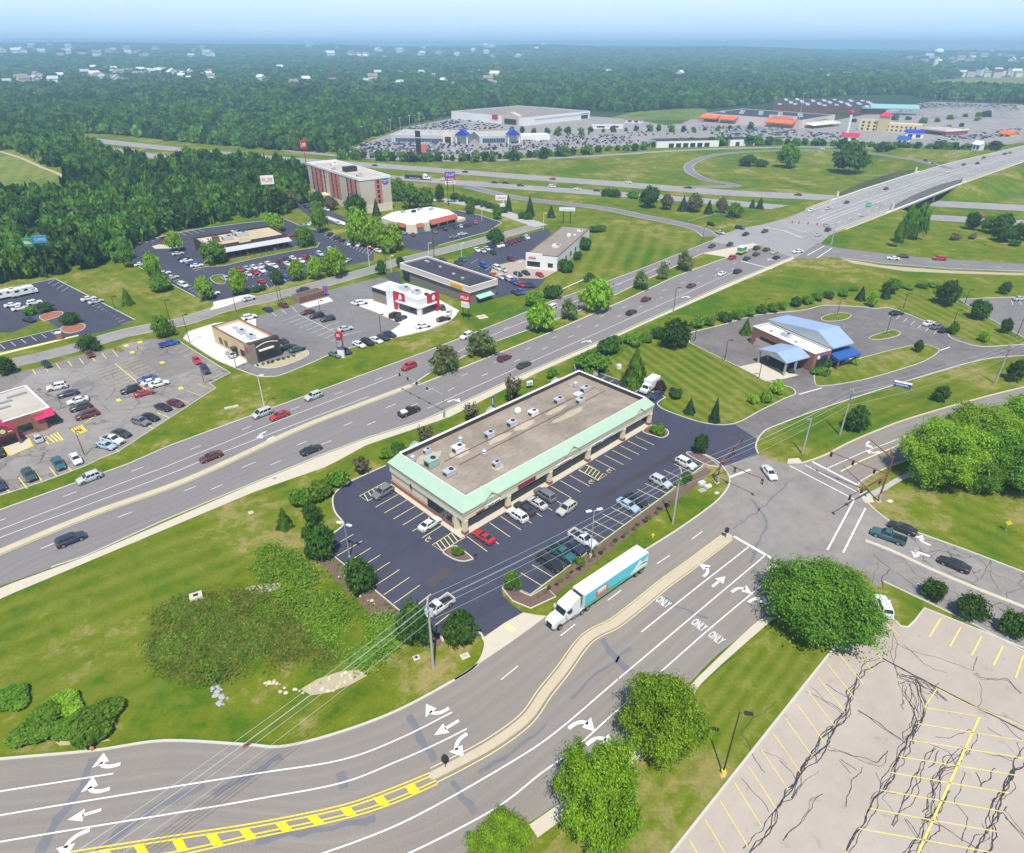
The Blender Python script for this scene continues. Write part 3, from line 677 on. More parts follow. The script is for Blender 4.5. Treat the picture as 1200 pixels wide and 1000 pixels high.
def arrow(kind,px,py,dx,dy,size=3.0,flip=1):
 """painted lane arrow pointing from pixel (px,py) towards (px+dx,py+dy)"""
 p=g(px,py);d=(g(px+dx,py+dy)-p);d.z=0;d.normalize();n=Vector((-d.y,d.x,0));T=lambda a,b:p+d*a*size+n*b*size*flip
 m=MB();z=.064
 if kind=='s':strip(m,[T(-.55,0),T(.1,0)],.13*size,z);m.poly([(*T(.05,.25)[:2],z),(*T(.05,-.25)[:2],z),(*T(.6,0)[:2],z)])
 else:
  c=[T(-.55,-.12),T(-.2,-.1),T(.05,.02),T(.18,.2)]
  strip(m,crom(c,5),.15*size,z);m.poly([(*T(.48,.16)[:2],z),(*T(.02,.52)[:2],z),(*T(-.10,-.02)[:2],z)]) if False else m.poly([(*T(.45,.08)[:2],z),(*T(.12,.62)[:2],z),(*T(-.12,.17)[:2],z)])
 return m
k=MB()
def arr(*a,**kw):
 m=arrow(*a,**kw);k.add(m.v,m.f)
for a in (('c',123,898,-10,3,3.2,-1),('c',110,927,-10,3,3.2,-1),('s',100,955,-10,3,3.0),('c',84,985,-10,4,3.2,1),('c',511,836,-10,6,3.2,-1),('s',524,853,-10,6,3.2),('c',536,872,-10,7,3.2,1),
   ('c',681,847,10,-8,3.4,-1),('c',702,866,10,-8,3.4,-1),('c',829,669,10,-8,3.2,1),('s',842,682,10,-8,3.2),('c',867,690,10,-8,3.2,-1),('c',887,702,10,-8,3.2,-1),
   ('c',305,510,-10,4,3.0,1),('c',314,516,-10,4,3.0,1),('c',532,469,10,-5,3.2,-1),('c',687,400,10,-5,3.2,-1),('c',803,348,10,-5,3.2,-1),('c',903,304.5,10,-5,3.5,-1),
   ('c',1080,634,-10,-4,2.8,-1),('c',1077,649,-10,-4,2.8,1),('c',1016,521,-10,5,2.8,1),('c',1024,531,-10,5,2.8,-1)):arr(*a)
struct('lane_arrows',k,W['white_paint'],near_road)
def text_mesh(s,size,extrude=0.0,name='lettering',align='CENTER',bold=0.0):
 c=bpy.data.curves.new(name,'FONT');c.body=s;c.size=size;c.extrude=extrude;c.align_x=align;c.align_y='CENTER';c.offset=bold;c.resolution_u=2
 o=bpy.data.objects.new(name,c);me=bpy.data.meshes.new_from_object(o);bpy.data.objects.remove(o);bpy.data.curves.remove(c);me.name=name;return me
for px,py in ((777,706),(819,733),(839,748)):
 me=text_mesh('ONLY',1.0,bold=.015);d=g(px+10,py-8.2)-g(px,py);a=math.atan2(d.y,d.x)-math.pi/2
 o=link('lane_word',me,W['white_paint'],near_road,(*g(px,py)[:2],.064),a);o.scale=(.82,2.3,1)
# tar patches on the near road
k=MB()
def wob(P,w,amp=.25,z=.045,seed=0):
 r=random.Random(seed);Q,_=resample(P,step=1.2);strip_w=[]
 N=normals2(Q);v=[]
 for q,n in zip(Q,N):
  o=r.uniform(-amp,amp);ww=w*r.uniform(.6,1.3)
  for s in (-1,1):t_=q+n*(o+s*ww/2);v.append((t_.x,t_.y,z))
 f=[(2*i+1,2*i,2*i+2,2*i+3) for i in range(len(Q)-1)];k.add(v,f)
for i,(s,wd) in enumerate((('108 888 97 920 75 950 52 985 45 1000',1.0),('240 920 175 950 110 1000',1.0),('330 885 300 905 250 930',.9),('480 838 490 858 497 870 508 893',1.0),('531 915 540 930 552 948 555 955',.9),('398 905 402 925',.9),('705 750 715 762 725 775 740 788',.9),('640 850 600 885 560 905',.5),
  ('740 760 700 790 670 820',.45),('780 700 795 712 830 725',.5),('700 880 660 905',.8),('880 585 900 610 880 660',.5),('930 560 900 590 860 620',.35),('440 960 420 965 300 985',.8))):wob(gl(s),wd,seed=i)
struct('tar_patches',k,W['tar_grey'],near_road)
# ------------------------------------------------------------------ lawns
def wang(c,s):
 a,b=cg(c,s);return math.atan2(b.y-a.y,b.x-a.x)
def lawn(pts,ang,per=1.7,st=.45,z=.012,name='lawn',**kw):
 mat=grass_mat('mown_lawn',stripe=(ang+math.pi/2,per,st),**kw) if ang is not None else grass_mat('lawn_grass',**kw)
 return sheet(name,gl(pts),mat,z)
LW={}
lawn('704 436 745 400 806 390 809 402 900 447 928 455 932 462 890 482 860 497 825 496 782 482 771 475 780 466 748 453',wang('B4','550 370 800 520'),3.2,.6,**LW)
lawn('684 262 760 265 800 273 828 279 795 299 712 326 645 350 600 364 632 340 652 322 660 300',wang('A7','1150 500 1080 640'),7,.45)
lawn('82 326 130 310 150 306 229 350 250 355 248 362 205 371 160 376 155 372',wang('G1','200 600 560 780'),5,.3)
lawn('1040 345 1120 345 1145 357 1200 395 1200 403 1150 406 1110 392 1080 376 1060 364',wang('B5','500 100 700 200'),3.6,.6,**LW)
lawn('886 516 907 502 960 482 1015 464 1085 442 1150 424 1200 419 1200 452 1130 470 1065 489 1030 502 995 517 966 532 940 541 922 541 905 537 890 530',wang('B5','150 640 600 460'),3,.25,**LW)
lawn('625 1012 665 966 716 924 820 803 905 735 930 715 984 751 787 1000 770 1020',wang('E7','420 250 200 560'),1.9,.4,dry=.475)
lawn('590 692 600 705 622 714 645 716 690 686 745 649 794 618 830 590 846 577 852 566 843 548 826 534',None)
lawn('1008 572 1040 552 1110 530 1200 500 1330 470 1330 716 1200 668 1135 643 1074 621 1044 608 1025 592',wang('C1','700 330 900 430'),4.0,.25,dry=.515)
lawn('-60 730 0 708 100 666 300 583 385 552 392 600 384 650 310 640 250 690 180 730 180 790 240 828 150 822 -60 822',wang('B6','100 850 700 600'),4.4,.3,dry=.535)
lawn('-60 828 240 832 330 790 440 770 540 750 560 745 566 757 560 774 500 812 440 840 400 853 333 870 287 868 193 863 110 875 0 885 -60 890',None,dry=.51)
lawn('704 435 650 447 600 472 520 503 455 540 400 560 388 552 430 523 525 492 630 439 755 382 870 331 900 322 1000 336 960 352 860 372 800 385 745 398',None,dry=.58)
lawn('1040 690 1062 733 1083 712 1200 757 1330 808 1330 832 1200 766 1145 736 1089 709',wang('E4','150 450 350 550'),2.5,.2,**LW)
# ------------------------------------------------------------------ parking lots
def stalls(mb,s,n=None,w=.13,z=.06,pitch=2.75):
 """row of stall lines between the first (two points) and the last (two points)"""
 a,b,c,d=gl(s);n=n or max(2,int(round((c-a).length/pitch))+1)
 for i in range(n):t=i/(n-1);strip(mb,[a.lerp(c,t),b.lerp(d,t)],w,z)
def lines(mb,*ss,w=.13,z=.06):
 for s in ss:strip(mb,gl(s),w,z)
def hatch(mb,s,n=5,w=.16,z=.06):
 a,b,c,d=gl(s);strip(mb,[a,b,c,d],w,z,closed=True)
 for i in range(1,n+1):t=i/(n+1);strip(mb,[a.lerp(b,t),d.lerp(c,min(1,t+.15))],w,z)
def island(name,pts,mat,h=.14,smooth=True,cmat='curb',w=.22,parent=None):
 P=gl(pts) if isinstance(pts,str) else pts
 if area(P)<0:P=P[::-1]
 if smooth:P=crom(P,4,True)
 m=MB();curb(m,P,w,h,closed=True,off=w/2);o=struct(name,m,W[cmat],parent)
 struct('island_top',MB().poly([(p.x,p.y,h-.03) for p in inset(P,w*.7)]),W[mat],o);return o
def lotcurb(lot,s,mat='curb',w=.18,h=.13,k=1):
 m=MB();P=gl(s);curb(m,crom(P,k) if k>1 else P,w,h);struct('kerb',m,W[mat],lot)
# shop lot
MALL_LOT='449 547 410 565 397 574 391 581 390 590 393 601 401 611 401 616 394 622 384 646 472 719 508 745 540 743 566 746 613 718 600 709 590 699 588 691 593 686 621.6 697.4 742 608 825 545 846 547 888.5 533 885 521 886 514 860 497 825 496 782 482 771 475 780 466 748 453 700 437 672 440'
lot=sheet('parking_lot',gl(MALL_LOT),'asphalt_fresh',.022)
lotcurb(lot,'452 546 410 565 397 574 391 581 390 590 393 601 401 611 402 616 394 623 387 627',k=3,w=.3)
lotcurb(lot,'384 646 472 719 508 745');lotcurb(lot,'523 745 540 742.5');lotcurb(lot,'687 434 700 437 748 453 780 466');lotcurb(lot,'780 466 772 471 771 475 782 482 825 496 860 497 890 482 920 467 932 462 928 455 914 451 900 447',k=3,w=.25)
lotcurb(lot,'593 686 621.6 697.4 742 608 773.5 585 825 545');lotcurb(lot,'621 697 600 688')
m=MB()
stalls(m,'547 629 571 646.7 744.3 511.7 766.7 522')
stalls(m,'466.8 579.6 440.2 594.7 520.4 614.6 494.8 630.7',6);stalls(m,'384.9 643.3 414.3 626.5 461.6 707.6 492 686.2',8)
lines(m,'479 717 505 696.4','510 733 527 720');stalls(m,'634.9 686.9 610.4 671.9 781.2 578.2 756 567');stalls(m,'791 571 766 559 812 554.6 790 544',3)
stalls(m,'710 441.7 696 449.7 748.5 457 735 465.5',5)
hatch(m,'451.4 565.6 421.3 581.7 431 587.7 461 570.5',5);hatch(m,'533.3 622.3 506.7 639 518 646 545 630',5);hatch(m,'686.7 545.2 711.2 557 700.7 563.1 678.3 550.8',5)
def access_mark(px,py):
 p=g(px,py);c=[p+Vector((.5*math.cos(a),.5*math.sin(a),0)) for a in np.linspace(.3,5.2,12)];strip(m,c,.13,.061);strip(m,[p+Vector((0,.2,0)),p+Vector((.1,1.0,0))],.16,.061)
for q in ((502,633),(693,565.5),(714,552.5)):access_mark(*q)
struct('stall_lines',m,W['pale_yellow'],lot)
sheet('asphalt_patch',gl('497 684 520 665 530 669 507 690'),asphalt('patched_asphalt',(.075,.062,.066),(.09,.075,.078),fine_amt=.2),.03,lot)
sheet('asphalt_patch',gl('700 583 745 556 800 525 804 528 750 560 706 587'),asphalt('patched_asphalt',(.055,.047,.056),(.07,.06,.066),fine_amt=.2),.03,lot)
island('planted_island',cp('D1','560 905 660 855 735 892 818 962 800 978 750 990 690 985 620 955') and gl(cp('D1','560 905 660 855 735 892 818 962 800 978 750 990 690 985 620 955')),'mulch')
island('planted_island',cg('D2','805 615 880 562 1000 592 1028 625 1010 655 960 668 910 655'),'mulch')
island('planted_island',gl('804 532 812 530 824 533 833 538 843 547 826 544.5'),'mulch')
island('planted_island',gl('588 690 591 685 622 698.5 640 688 652 700 622 714 600 705'),'mulch',smooth=False)
sheet('mulch_bed',gl('384 647 472 720 506 746 523 746 514 758 480 750 440 724 395 682 370 655'),'mulch',.03)
sheet('mulch_bed',gl('626 699 742 610 800 568 826 547 834 552 808 576 750 618 640 706'),'mulch',.03)
# bank lot and its road
lot=sheet('parking_lot',gl('809 390 850 380 885 370 940 364 972 358 1025 361 1040 360 1080 375 1112 392 1152 406 1200 404 1330 398 1330 412 1200 417 1150 422 1085 440 1015 462 960 480 907 500 886 515 860 497 890 482 932 462 928 455 900 447 808 402'),'asphalt_bank',.021)
lotcurb(lot,'809 390 850 380 885 370 940 364 958 359.5 972 358 1010 360 1025 362 1036 361 1046 362 1080 375 1107 388 1114 396 1130 402 1152 406.5 1200 404 1330 398',k=3,w=.35)
lotcurb(lot,'888.5 532 885.6 522 893 508 907 500 960 480 1015 462 1085 440 1150 422 1200 417 1330 411',k=3,w=.3);lotcurb(lot,'808 390 808 402 900 447',w=.2)
island('grass_island',gl('956 436 972 432 1012 419 1075 404 1097 408 1100 413 1085 423 1060 432 1010 446 962 453 954 446'),'lawn')
for s in ('963 372 975 368 990 367 998 370 990 375 975 377 964 376','1018 396 1030 391 1046 387 1055 390 1052 394 1035 398 1022 398'):island('grass_island',gl(s),'leaf_bright' if 0 else 'lawn')
sheet('canopy_pad',gl('866 430 888 425 936 440 920 444 897 447'),'concrete',.03,lot);sheet('entry_pad',gl('996 419 1012 427 1000 432 985 427'),'concrete_white',.06,lot)
m=MB();lines(m,'936 462.5 963 455','1102 411 1113 407',w=.35);stalls(m,'1046 367 1042 371 1100 386 1094 392');struct('stall_lines',m,W['white_paint'],lot)
far_lot=sheet('parking_lot',gl('1123 351 1170 349 1330 345 1330 420 1200 396 1160 374'),'asphalt_grey',.02);lotcurb(far_lot,'1330 345 1170 349 1123 351 1160 374 1200 396 1260 418',w=.3)
m=MB();stalls(m,'1185 352 1187 358 1230 350 1234 356');struct('stall_lines',m,W['white_paint'],far_lot)
# pale lot in the corner, yellow stall lines and tar-sealed cracks
TAN=gl('770 1030 787 1000 984 751 1009 722 1036 718 1048 727 1055 734 1064 735 1072 728 1083 713 1200 760 1330 815 1330 1080 1000 1080')
lot=sheet('parking_lot',TAN,'asphalt_tan',.02);lotcurb(lot,'770 1022 787 1000 984 751 1009 722',w=.3,h=.14);lotcurb(lot,'1036 718 1048 727 1055 734 1064 735.5 1072 728 1083 713 1200 760 1330 815',w=.3,h=.14)
m=MB();stalls(m,'992 751 1023 788 807.7 984 840 1042',14,w=.12);lines(m,'1013 746 1033 773','1035 727 1054 746',w=.12)
stalls(m,'1102.4 724.8 1089 747 1175 757.6 1164 780',4,w=.22);lines(m,'1199 768 1190 795',w=.22)
for s in ('1083 829.7 1148 840','1075.4 848.4 1141 859 1200 868.7','1065 867.4 1131 878 1200 889','1053 887 1122 898 1191 909','1043 905.6 1113 918 1183 930','1031 926 1104 939 1177 952','1019.5 948 1094 962 1168 975','1006.5 971.4 1083 985 1159 999','1098 807.5 1083 829.7','1098 807.5 1135 826 1200 852','990 1000 1070 1013'):lines(m,s,w=.12)
lines(m,'1148 840 1065 1024',w=.24);struct('stall_lines',m,W['yellow_paint'],lot)
m=MB()
def walk(P,wd,wander,seed,z=.045,step=.35):
 r=random.Random(seed);Q,L=resample(P,step=step);N=normals2(Q);o=0;v=[];k=r.uniform(0,6)
 for i,(q,n) in enumerate(zip(Q,N)):
  o+=r.uniform(-1,1)*wander*.22;o*=.95;e=o+wander*(1.1*math.sin(i*.13+k)+.6*math.sin(i*.31+k*2)+.25*math.sin(i*.8+k*3));ww=wd*1.15*r.uniform(.6,1.4)
  for s in (-1,1):t_=q+n*(e+s*ww/2);v.append((t_.x,t_.y,z))
 m.add(v,[(2*i+1,2*i,2*i+2,2*i+3) for i in range(len(Q)-1)])
zc=[.041]
def seam(s,wd=.07,wander=.25,n=1,seed=0):
 P=gl(s);r=random.Random(seed*31+5)
 for j in range(n):
  zc[0]+=.00004;Q=P
  if n>1:
   a,b=sorted((r.uniform(-.1,.9),r.uniform(.15,1.05))) if j>1 else (0,1)
   RS,_=resample(P,n=30);Q=RS[max(0,int(a*29)):max(4,int(b*29))+1]
   if len(Q)<4:Q=RS
  walk(Q,wd*r.uniform(.6,1.3),wander*r.uniform(.6,1.5),seed*100+j,zc[0])
seam('877 1000 932 920 960 876 995 828 1009 788 1033 773',.09,.28,7,1);seam('995 1000 1031 927 1061 876 1083 843 1072 795',.09,.3,6,2);seam('1140 1010 1169 953 1182 922 1200 875',.1,.38,8,3)
seam('1047 969 1075 909 1088 893 1100 880',.08,.3,4,4);seam('1060 1005 1094 956 1099 922 1117 886 1130 878',.08,.4,7,5);seam('1052 795 1075 800 1094 812 1110 822',.07,.5,9,6);seam('1060 800 1070 830 1065 870',.07,.6,8,7)
seam('1034 772 1098 806 1150 832 1200 857',.12,.05,2,8);seam('1052 795 1045 760 1047 742',.07,.3,2,9);seam('1048 752 1090 770 1142 787 1146 770',.06,.25,1,10);seam('1060 755 1080 780 1110 792',.06,.3,1,11)
for i,s in enumerate(('1005 833 1030 848 1062 870','932 920 912 892','868 913 895 940 903 952','970 875 1000 888 1028 895 1040 880','900 905 870 860 905 820','920 900 890 880','985 836 945 808','995 822 970 800','960 905 935 935','1000 905 985 890','1012 900 1000 930 990 945','1025 905 1040 930 1060 925','917 985 950 940 965 932',
  '1100 800 1090 815 1075 812','1150 800 1142 830 1170 838 1200 850','1140 790 1150 797 1180 795 1200 812','1075 870 1110 880 1120 900','1095 862 1140 858 1130 885','1110 925 1100 950 1080 962','1140 905 1150 925 1165 900','1130 905 1120 940 1140 960 1125 985','1150 880 1175 885 1188 890','1160 850 1175 862 1190 868','1080 960 1120 975 1145 990','1060 960 1075 985','1150 965 1160 980 1150 995','1178 958 1200 975','1172 950 1200 985','1200 870 1185 860 1170 845','1050 960 1030 935 1045 925')):seam(s,.06,.3,1+(i % 3==0),20+i)
struct('crack_sealant',m,W['tar'],lot)
m=MB()
for i,s in enumerate(('1030 645 1060 655 1080 672 1110 678','1022 650 1045 668 1035 690','1062 648 1090 655 1100 640','1090 650 1110 668 1150 690','1110 640 1150 655 1168 690','1160 655 1150 680','1050 672 1075 690 1090 680','1085 695 1130 712 1170 735','1140 715 1175 708 1200 722','1105 690 1150 712','1030 660 1025 684','1170 735 1195 750')):seam(s,.08,.3,1,70+i)
struct('crack_sealant',m,W['tar'],east_road)
# restaurant lot on the left
lot=sheet('parking_lot',gl('-80 460 0 439 42 432 98 415 135 408 145 403 178 397 208 399 270 437.5 246 449 253 455 138 530 119 537 100 546 50 565 0 581 -80 604'),'asphalt_old',.02)
lotcurb(lot,'208 399 270 437.5 246 449.5 253 455 138 530 119 537 100 546.5 50 565 0 581 -60 598',w=.2);sheet('grass_strip',gl('136 411 133 408.5 141 407 147 412 141 413'),'lawn',.05,lot)
m=MB()
stalls(m,'20 447? 0 0'.replace('?','') if 0 else '38 433 42 439 132 411 138 418',8,.2);stalls(m,'33 489 25 482 0 0 0 0',2) if 0 else None
strip(m,cg('G5','180 262 365 415'),.25,.06);strip(m,cg('G5','365 415 450 490'),.25,.06)
for t in range(8):
 a=g(135,427).lerp(g(161,448),t/7);d=g(135,427)-g(107,437);strip(m,[a-d*.9,a+d*.9],.12,.06)
stalls(m,'214 405 204 409.5 262 437 250 443',8);stalls(m,'206 480 190 475 250 457 232 450',4);stalls(m,'5 575 0 566 118 537 112 527') if 0 else None
for s in ('0 566 12 578','22 560 32 573','41 553 49 564','58 548 67 559','75 544 84 552','118 483 100 496','140 530 128 520','180 503 165 494','199 490 184 484'):strip(m,gl(s),.2,.06)
hatch(m,'51 513 67 507 74 516 57 521',3,.3);struct('stall_lines',m,W['yellow_paint'],lot)
m=MB();hatch(m,'84 503 95 498 102 506 91 510',3,.3)
for px,py in ((148,406),(164,402),(155,414),(139,470),(212,456),(190,426)):strip(m,[g(px-2.5,py),g(px+2.5,py-1.4)],1.6,.062)
struct('fresh_arrows',m,W['hot_yellow'],lot)
sheet('asphalt_patch',gl('81 451 104 445 112 450 90 458'),'asphalt_grey',.03,lot);sheet('entry_pad',gl('4 524 34 513 38 522 14 534'),'concrete',.05,lot)
m=MB();curb(m,gl('3 524 12 534 38 523 34 515'),.35,.1);struct('kerb',m,W['hot_yellow'],lot)
# hotel lot far left
lot=sheet('parking_lot',gl('-80 360 0 340 65 327 158 375 142 382 122 388 100 393 74 398 0 412 -80 428'),'asphalt_navy',.02);lotcurb(lot,'-80 361 0 340 65 327 158 375',w=.3)
m=MB();stalls(m,'103 357 113 353 153 377 142 381',10);stalls(m,'0 404 6 409 60 389 66 393',6);stalls(m,'56 333 64 328 72 342 80 337',4);struct('stall_lines',m,W['white_paint'],lot)
island('planted_island',gl('70 386 80 380 92 379 100 381 97 387 80 391'),'red_mulch');island('planted_island',gl('46 371 60 366 74 366 70 371 52 376'),'red_mulch')
sheet('lawn',gl('-60 408 0 390 15 390 40 379 52 374 70 385 -10 405 -60 415'),'grass',.04);lotcurb(lot,'-60 412 0 402 70 385.5',w=.2)
# steakhouse lot
lot=sheet('parking_lot',gl('148 287 210 273 237 268 290 261 334 257 355 266 372 270 400 279 437 292 438 305 405 311 340 330 295 343 289 345 250 354 244 353 229 348 155 309'),'asphalt_navy',.02)
lotcurb(lot,'150 286 210 273 237 268 290 261 334 257 355 266 372 270',w=.35);lotcurb(lot,'229 348 155 309',w=.25)
m=MB()
stalls(m,'292 322 288 328 358 305 352 311');stalls(m,'212 306 221 303 236 315 228 318',4);stalls(m,'380 277 386 272 432 300 437 294');stalls(m,'300 342 296 335 400 311 394 305');stalls(m,'160 283 165 286 232 269 240 272');stalls(m,'165 310 172 307 228 344 236 340');struct('stall_lines',m,W['white_paint'],lot)
island('grass_island',gl('246 326 252 323 262 322 266 328 262 333 252 332'),'lawn');island('grass_island',gl('225 316 240 313 262 312 300 303 345 294 372 290 375 285 368 284 340 291 300 298 262 306 250 300 236 310'),'lawn',smooth=False);island('grass_island',gl('178 289 190 286 200 288 214 287 214 291 182 292'),'concrete',smooth=False)
sheet('lawn',gl('295 344 340 331 405 312 437 306 440 300 444 303 437 309 405 318 350 334 300 347'),grass_mat('verge_grass',a=(.11,.165,.022),b=(.20,.21,.045)),.03)
sheet('driveway_apron',gl('250 354 289 345 300 347 262 360 246 364 250 358'),'concrete_white',.035)
# frontage streets
FR=crom(gl('-60 444 -20 432 40 420 96 405.5 150 390 215 377 262 361.5 320 348 390 329.5 433 317.5 470 306 510 296.5 560 283.5 600 273 630 265'),4)
A,B=band(FR,7.6);street=ribbon('street',A,B,'street',z=.03,n=90)
k=MB();curb(k,A[12:],.2,.12);curb(k,B[16:],.2,.12);struct('kerb',k,W['curb'],street)
A,B=band(crom(gl('634 265 612 257.5 590 250 555 240.5 525 235.5 495 232 470 230'),4),8.5);ribbon('street',A,B,'concrete_grey',z=.032,n=40)
sheet('sidewalk',gl('-60 421 0 414 60 400 92 392.5 92 394 60 402 0 416.5 -60 424'),'pale_yellow',.04)
# burger and chicken lot
lot=sheet('parking_lot',gl('300 371 345 357 383 341 420 331 447 325 470 335 512 350 538 364 534 371 527 376 500 387 465 395 412 407 385 416 365 425 330 439 316 441 300 440 275 430 255 415 300 385'),'asphalt_grey',.02)
sheet('drive_lane',gl('215 397 221 389 236 384 252 379 300 372 300 384 262 400 290 424 275 431 250 420'),'concrete_white',.03,lot)
sheet('drive_lane',gl('410 355 420 351 512 350 538 364 534 371 527 376 500 387 466 395 456 389 470 380 440 366'),'concrete_white',.03,lot);sheet('bin_pad',gl('352 357 385 348 391 353 361 361'),'concrete_white',.03,lot)
lotcurb(lot,'215 397 221 389 236 384 252 379',k=3);lotcurb(lot,'215 397 250 420 275 431 300 440.5 316 441.5 330 439.5 365 425.5 385 416.5 412 407.5 465 395.5 500 387.5 527 376.5 538 364',k=3,w=.3)
island('planted_island',gl('298 428 330 422 352 414 360 411 362 416 352 422 330 430 312 432'),'dirt',smooth=True)
m=MB();stalls(m,'331 376 349 370 388 400 408 391',9);strip(m,gl('350 369 402 394'),.15,.06);stalls(m,'349 370 366 364 402 394 424 388',8);stalls(m,'418 356 428 352 450 373 462 369',6);stalls(m,'318 366 324 371 342 360 348 366',3);struct('stall_lines',m,W['white_paint'],lot)
# lots of the pancake house and motor club
lot=sheet('parking_lot',gl('438 262 445 255 470 250 537 247 560 252 588 261 571 272 513 288 497 294 474 292 472 283'),'asphalt_grey' if 0 else 'asphalt_navy',.02);lotcurb(lot,'537 247 560 252 588 261 571 272 513 288',w=.35)
lot=sheet('parking_lot',gl('538 306 555 296 572 286 622 274 642 268 660 300 640 326 630 338 605 344 580 350 562 345'),'asphalt_navy',.021)
sheet('forecourt',gl('578 312 612 304 652 318 636 327 606 326 574 321'),plain('tan_paving',(.42,.33,.27),.9,world=True),.035,lot)
m=MB();stalls(m,'566 289 572 294 612 277 618 282');stalls(m,'552 309 560 304 578 321 586 316',4);struct('stall_lines',m,W['white_paint'],lot)
lot=sheet('parking_lot',gl('340 236 365 233 384 246 409 257 404 265 384 262 360 252'),'asphalt_navy',.022);sheet('parking_lot',gl('448 322 468 318 470 333 460 330'),'asphalt_navy',.022)
sheet('path',gl('383 253 408 262 403 264 380 255'),'concrete_white',.04)
# land beyond the motorway
def field(name,s,mat,z=.15):
 P=gtl(s);
 if any((p-q).length>120 for p,q in zip(P,P[1:])):P,_=resample(P+[P[0]],step=60);P=[Vector((p.x,p.y,hz(p.x,p.y))) for p in P[:-1]]
 return struct(name,MB().poly([(p.x,p.y,p.z+z) for p in P]),mat)
fgreen=grass_mat('far_meadow',a=(.09,.16,.025),b=(.17,.20,.045),c=(.33,.26,.11),dry=.6)
field('field','-30 240 0 238 45 236 74 226 68 206 45 192 20 178 -30 176',grass_mat('left_meadow',a=(.10,.18,.02),b=(.20,.22,.045),c=(.28,.24,.09),stripe=(.5,9,.35)))
struct('dirt_track',(lambda m:(strip(m,[p+Vector((0,0,.3)) for p in crom(gtl('0 178 25 186 50 197 68 204 76 210'),4)],3.0),m)[1])(MB()),W['dirt'])
field('field','715 138 745 131 790 128 826 127 830 134 790 141 750 142',fgreen);field('field','800 141 826 139 818 134 790 140',W['dirt'] if 0 else fgreen)
field('field','1055 102 1090 95 1130 91.5 1200 90 1290 90 1290 108 1200 109 1150 107 1100 107',grass_mat('hill_meadow',a=(.11,.17,.03),b=(.19,.20,.05),c=(.30,.25,.11)))
field('field','90 123 150 118 190 119 205 122 140 126',fgreen);field('field','395 103 470 99 500 101 430 106',fgreen);field('field','640 96 720 93 750 95 670 99',fgreen);field('field','210 87 300 84 330 85 240 89',fgreen)
field('field','838 117 880 111 925 112 905 118',fgreen)
far_park=field('far_parking_lot','400 184 418 172 478 149 545 136 640 134 735 139 790 149 810 140 905 143 930 150 1002 137 1075 121 1095 119.5 1200 123 1290 128 1290 170 1200 169 1100 172 960 166 880 165 800 168.5 700 172 640 180 560 185 480 187',asphalt('far_lot_surface',(.25,.225,.205),(.36,.325,.30),fine_amt=.2),.12)
# ------------------------------------------------------------------ vegetation
def unit(v):return v/np.maximum(1e-9,np.linalg.norm(v,axis=-1,keepdims=True))
def leaves(C,out,size,r,up=.45,jit=.9,asp=.62):
 """diamond leaves / sprays at centres C facing roughly along out"""
 n=len(C);nrm=unit(unit(out)+r.normal(0,jit,(n,3))*.62+np.array([0,0,up]));a=unit(np.cross(nrm,r.normal(0,1,(n,3))));b=np.cross(nrm,a)
 s=size*r.uniform(.55,1.35,(n,1));a=a*s;b=b*s*asp
 bend=nrm*s*r.uniform(-.25,.1,(n,1))
 return np.stack([C-a,C-b*1.0+bend*.0,C+a+bend,C+b],1)
def crown_pts(n,r,lobes,flat=1.0,seed_shape=None):
 """points over a cloud of lobes, unit crown x,y in -1..1 and z 0..1"""
 L=[]
 for i in range(lobes):
  t=i/max(1,lobes-1);z=.22+.62*t;a=i*2.4+r.uniform(-.5,.5)
  prof=math.sin(math.pi*min(1,.16+.84*z))**.6
  rad=(0 if i==lobes-1 else r.uniform(.42,.70))*prof
  L.append((rad*math.cos(a),rad*math.sin(a),z+r.uniform(-.06,.06),r.uniform(.75,1.3)*(.36 if lobes<20 else .29)*(.72+.28*prof)))
 L.append((0,0,.5,.55));L=np.array(L);wgt=L[:,3]**2;wgt[-1]*=.5;k=r.choice(len(L),n,p=wgt/wgt.sum())
 d=unit(r.normal(0,1,(n,3)));rr=r.uniform(.12,1.0,(n,1))**.5*r.choice([1,1,1,1.22],(n,1))
 nc=max(40,n//(80 if n>20000 else 16));cc=r.integers(0,nc,n)   # leaves gather in sprays, with gaps between them
 C=(L[k,:3]+d*rr*L[k,3:4]*np.array([1,1,.62]))[cc];sp=(.062 if n>20000 else .10)*r.uniform(.6,1.5,(nc,1))[cc];off=r.normal(0,1,(n,3))*np.array([1,1,.55])
 C=C+off*sp;d=unit(d[cc]+unit(off)*.9)
 C[:,2]=np.clip(C[:,2],.03,1.06);return C,d
def deciduous(seed,n,size,lobes):
 r=np.random.default_rng(seed);C,d=crown_pts(n,r,lobes);return leaves(C,d,size,r)
def conifer(seed,n,size):
 r=np.random.default_rng(seed);z=r.uniform(0,1,n)**1.5*.97;a=r.uniform(0,6.283,n);tier=.75+.25*np.sin(z*60)
 rad=(1-z)**.9*tier*(1+.18*np.sin(a*5+z*9))*r.uniform(.5,1,n)**.4
 C=np.stack([rad*np.cos(a),rad*np.sin(a),z+.03-.05*rad],1);out=np.stack([np.cos(a),np.sin(a),np.full(n,-.15)],1)
 return leaves(C,out,size,r,up=.5,jit=.6,asp=.4)
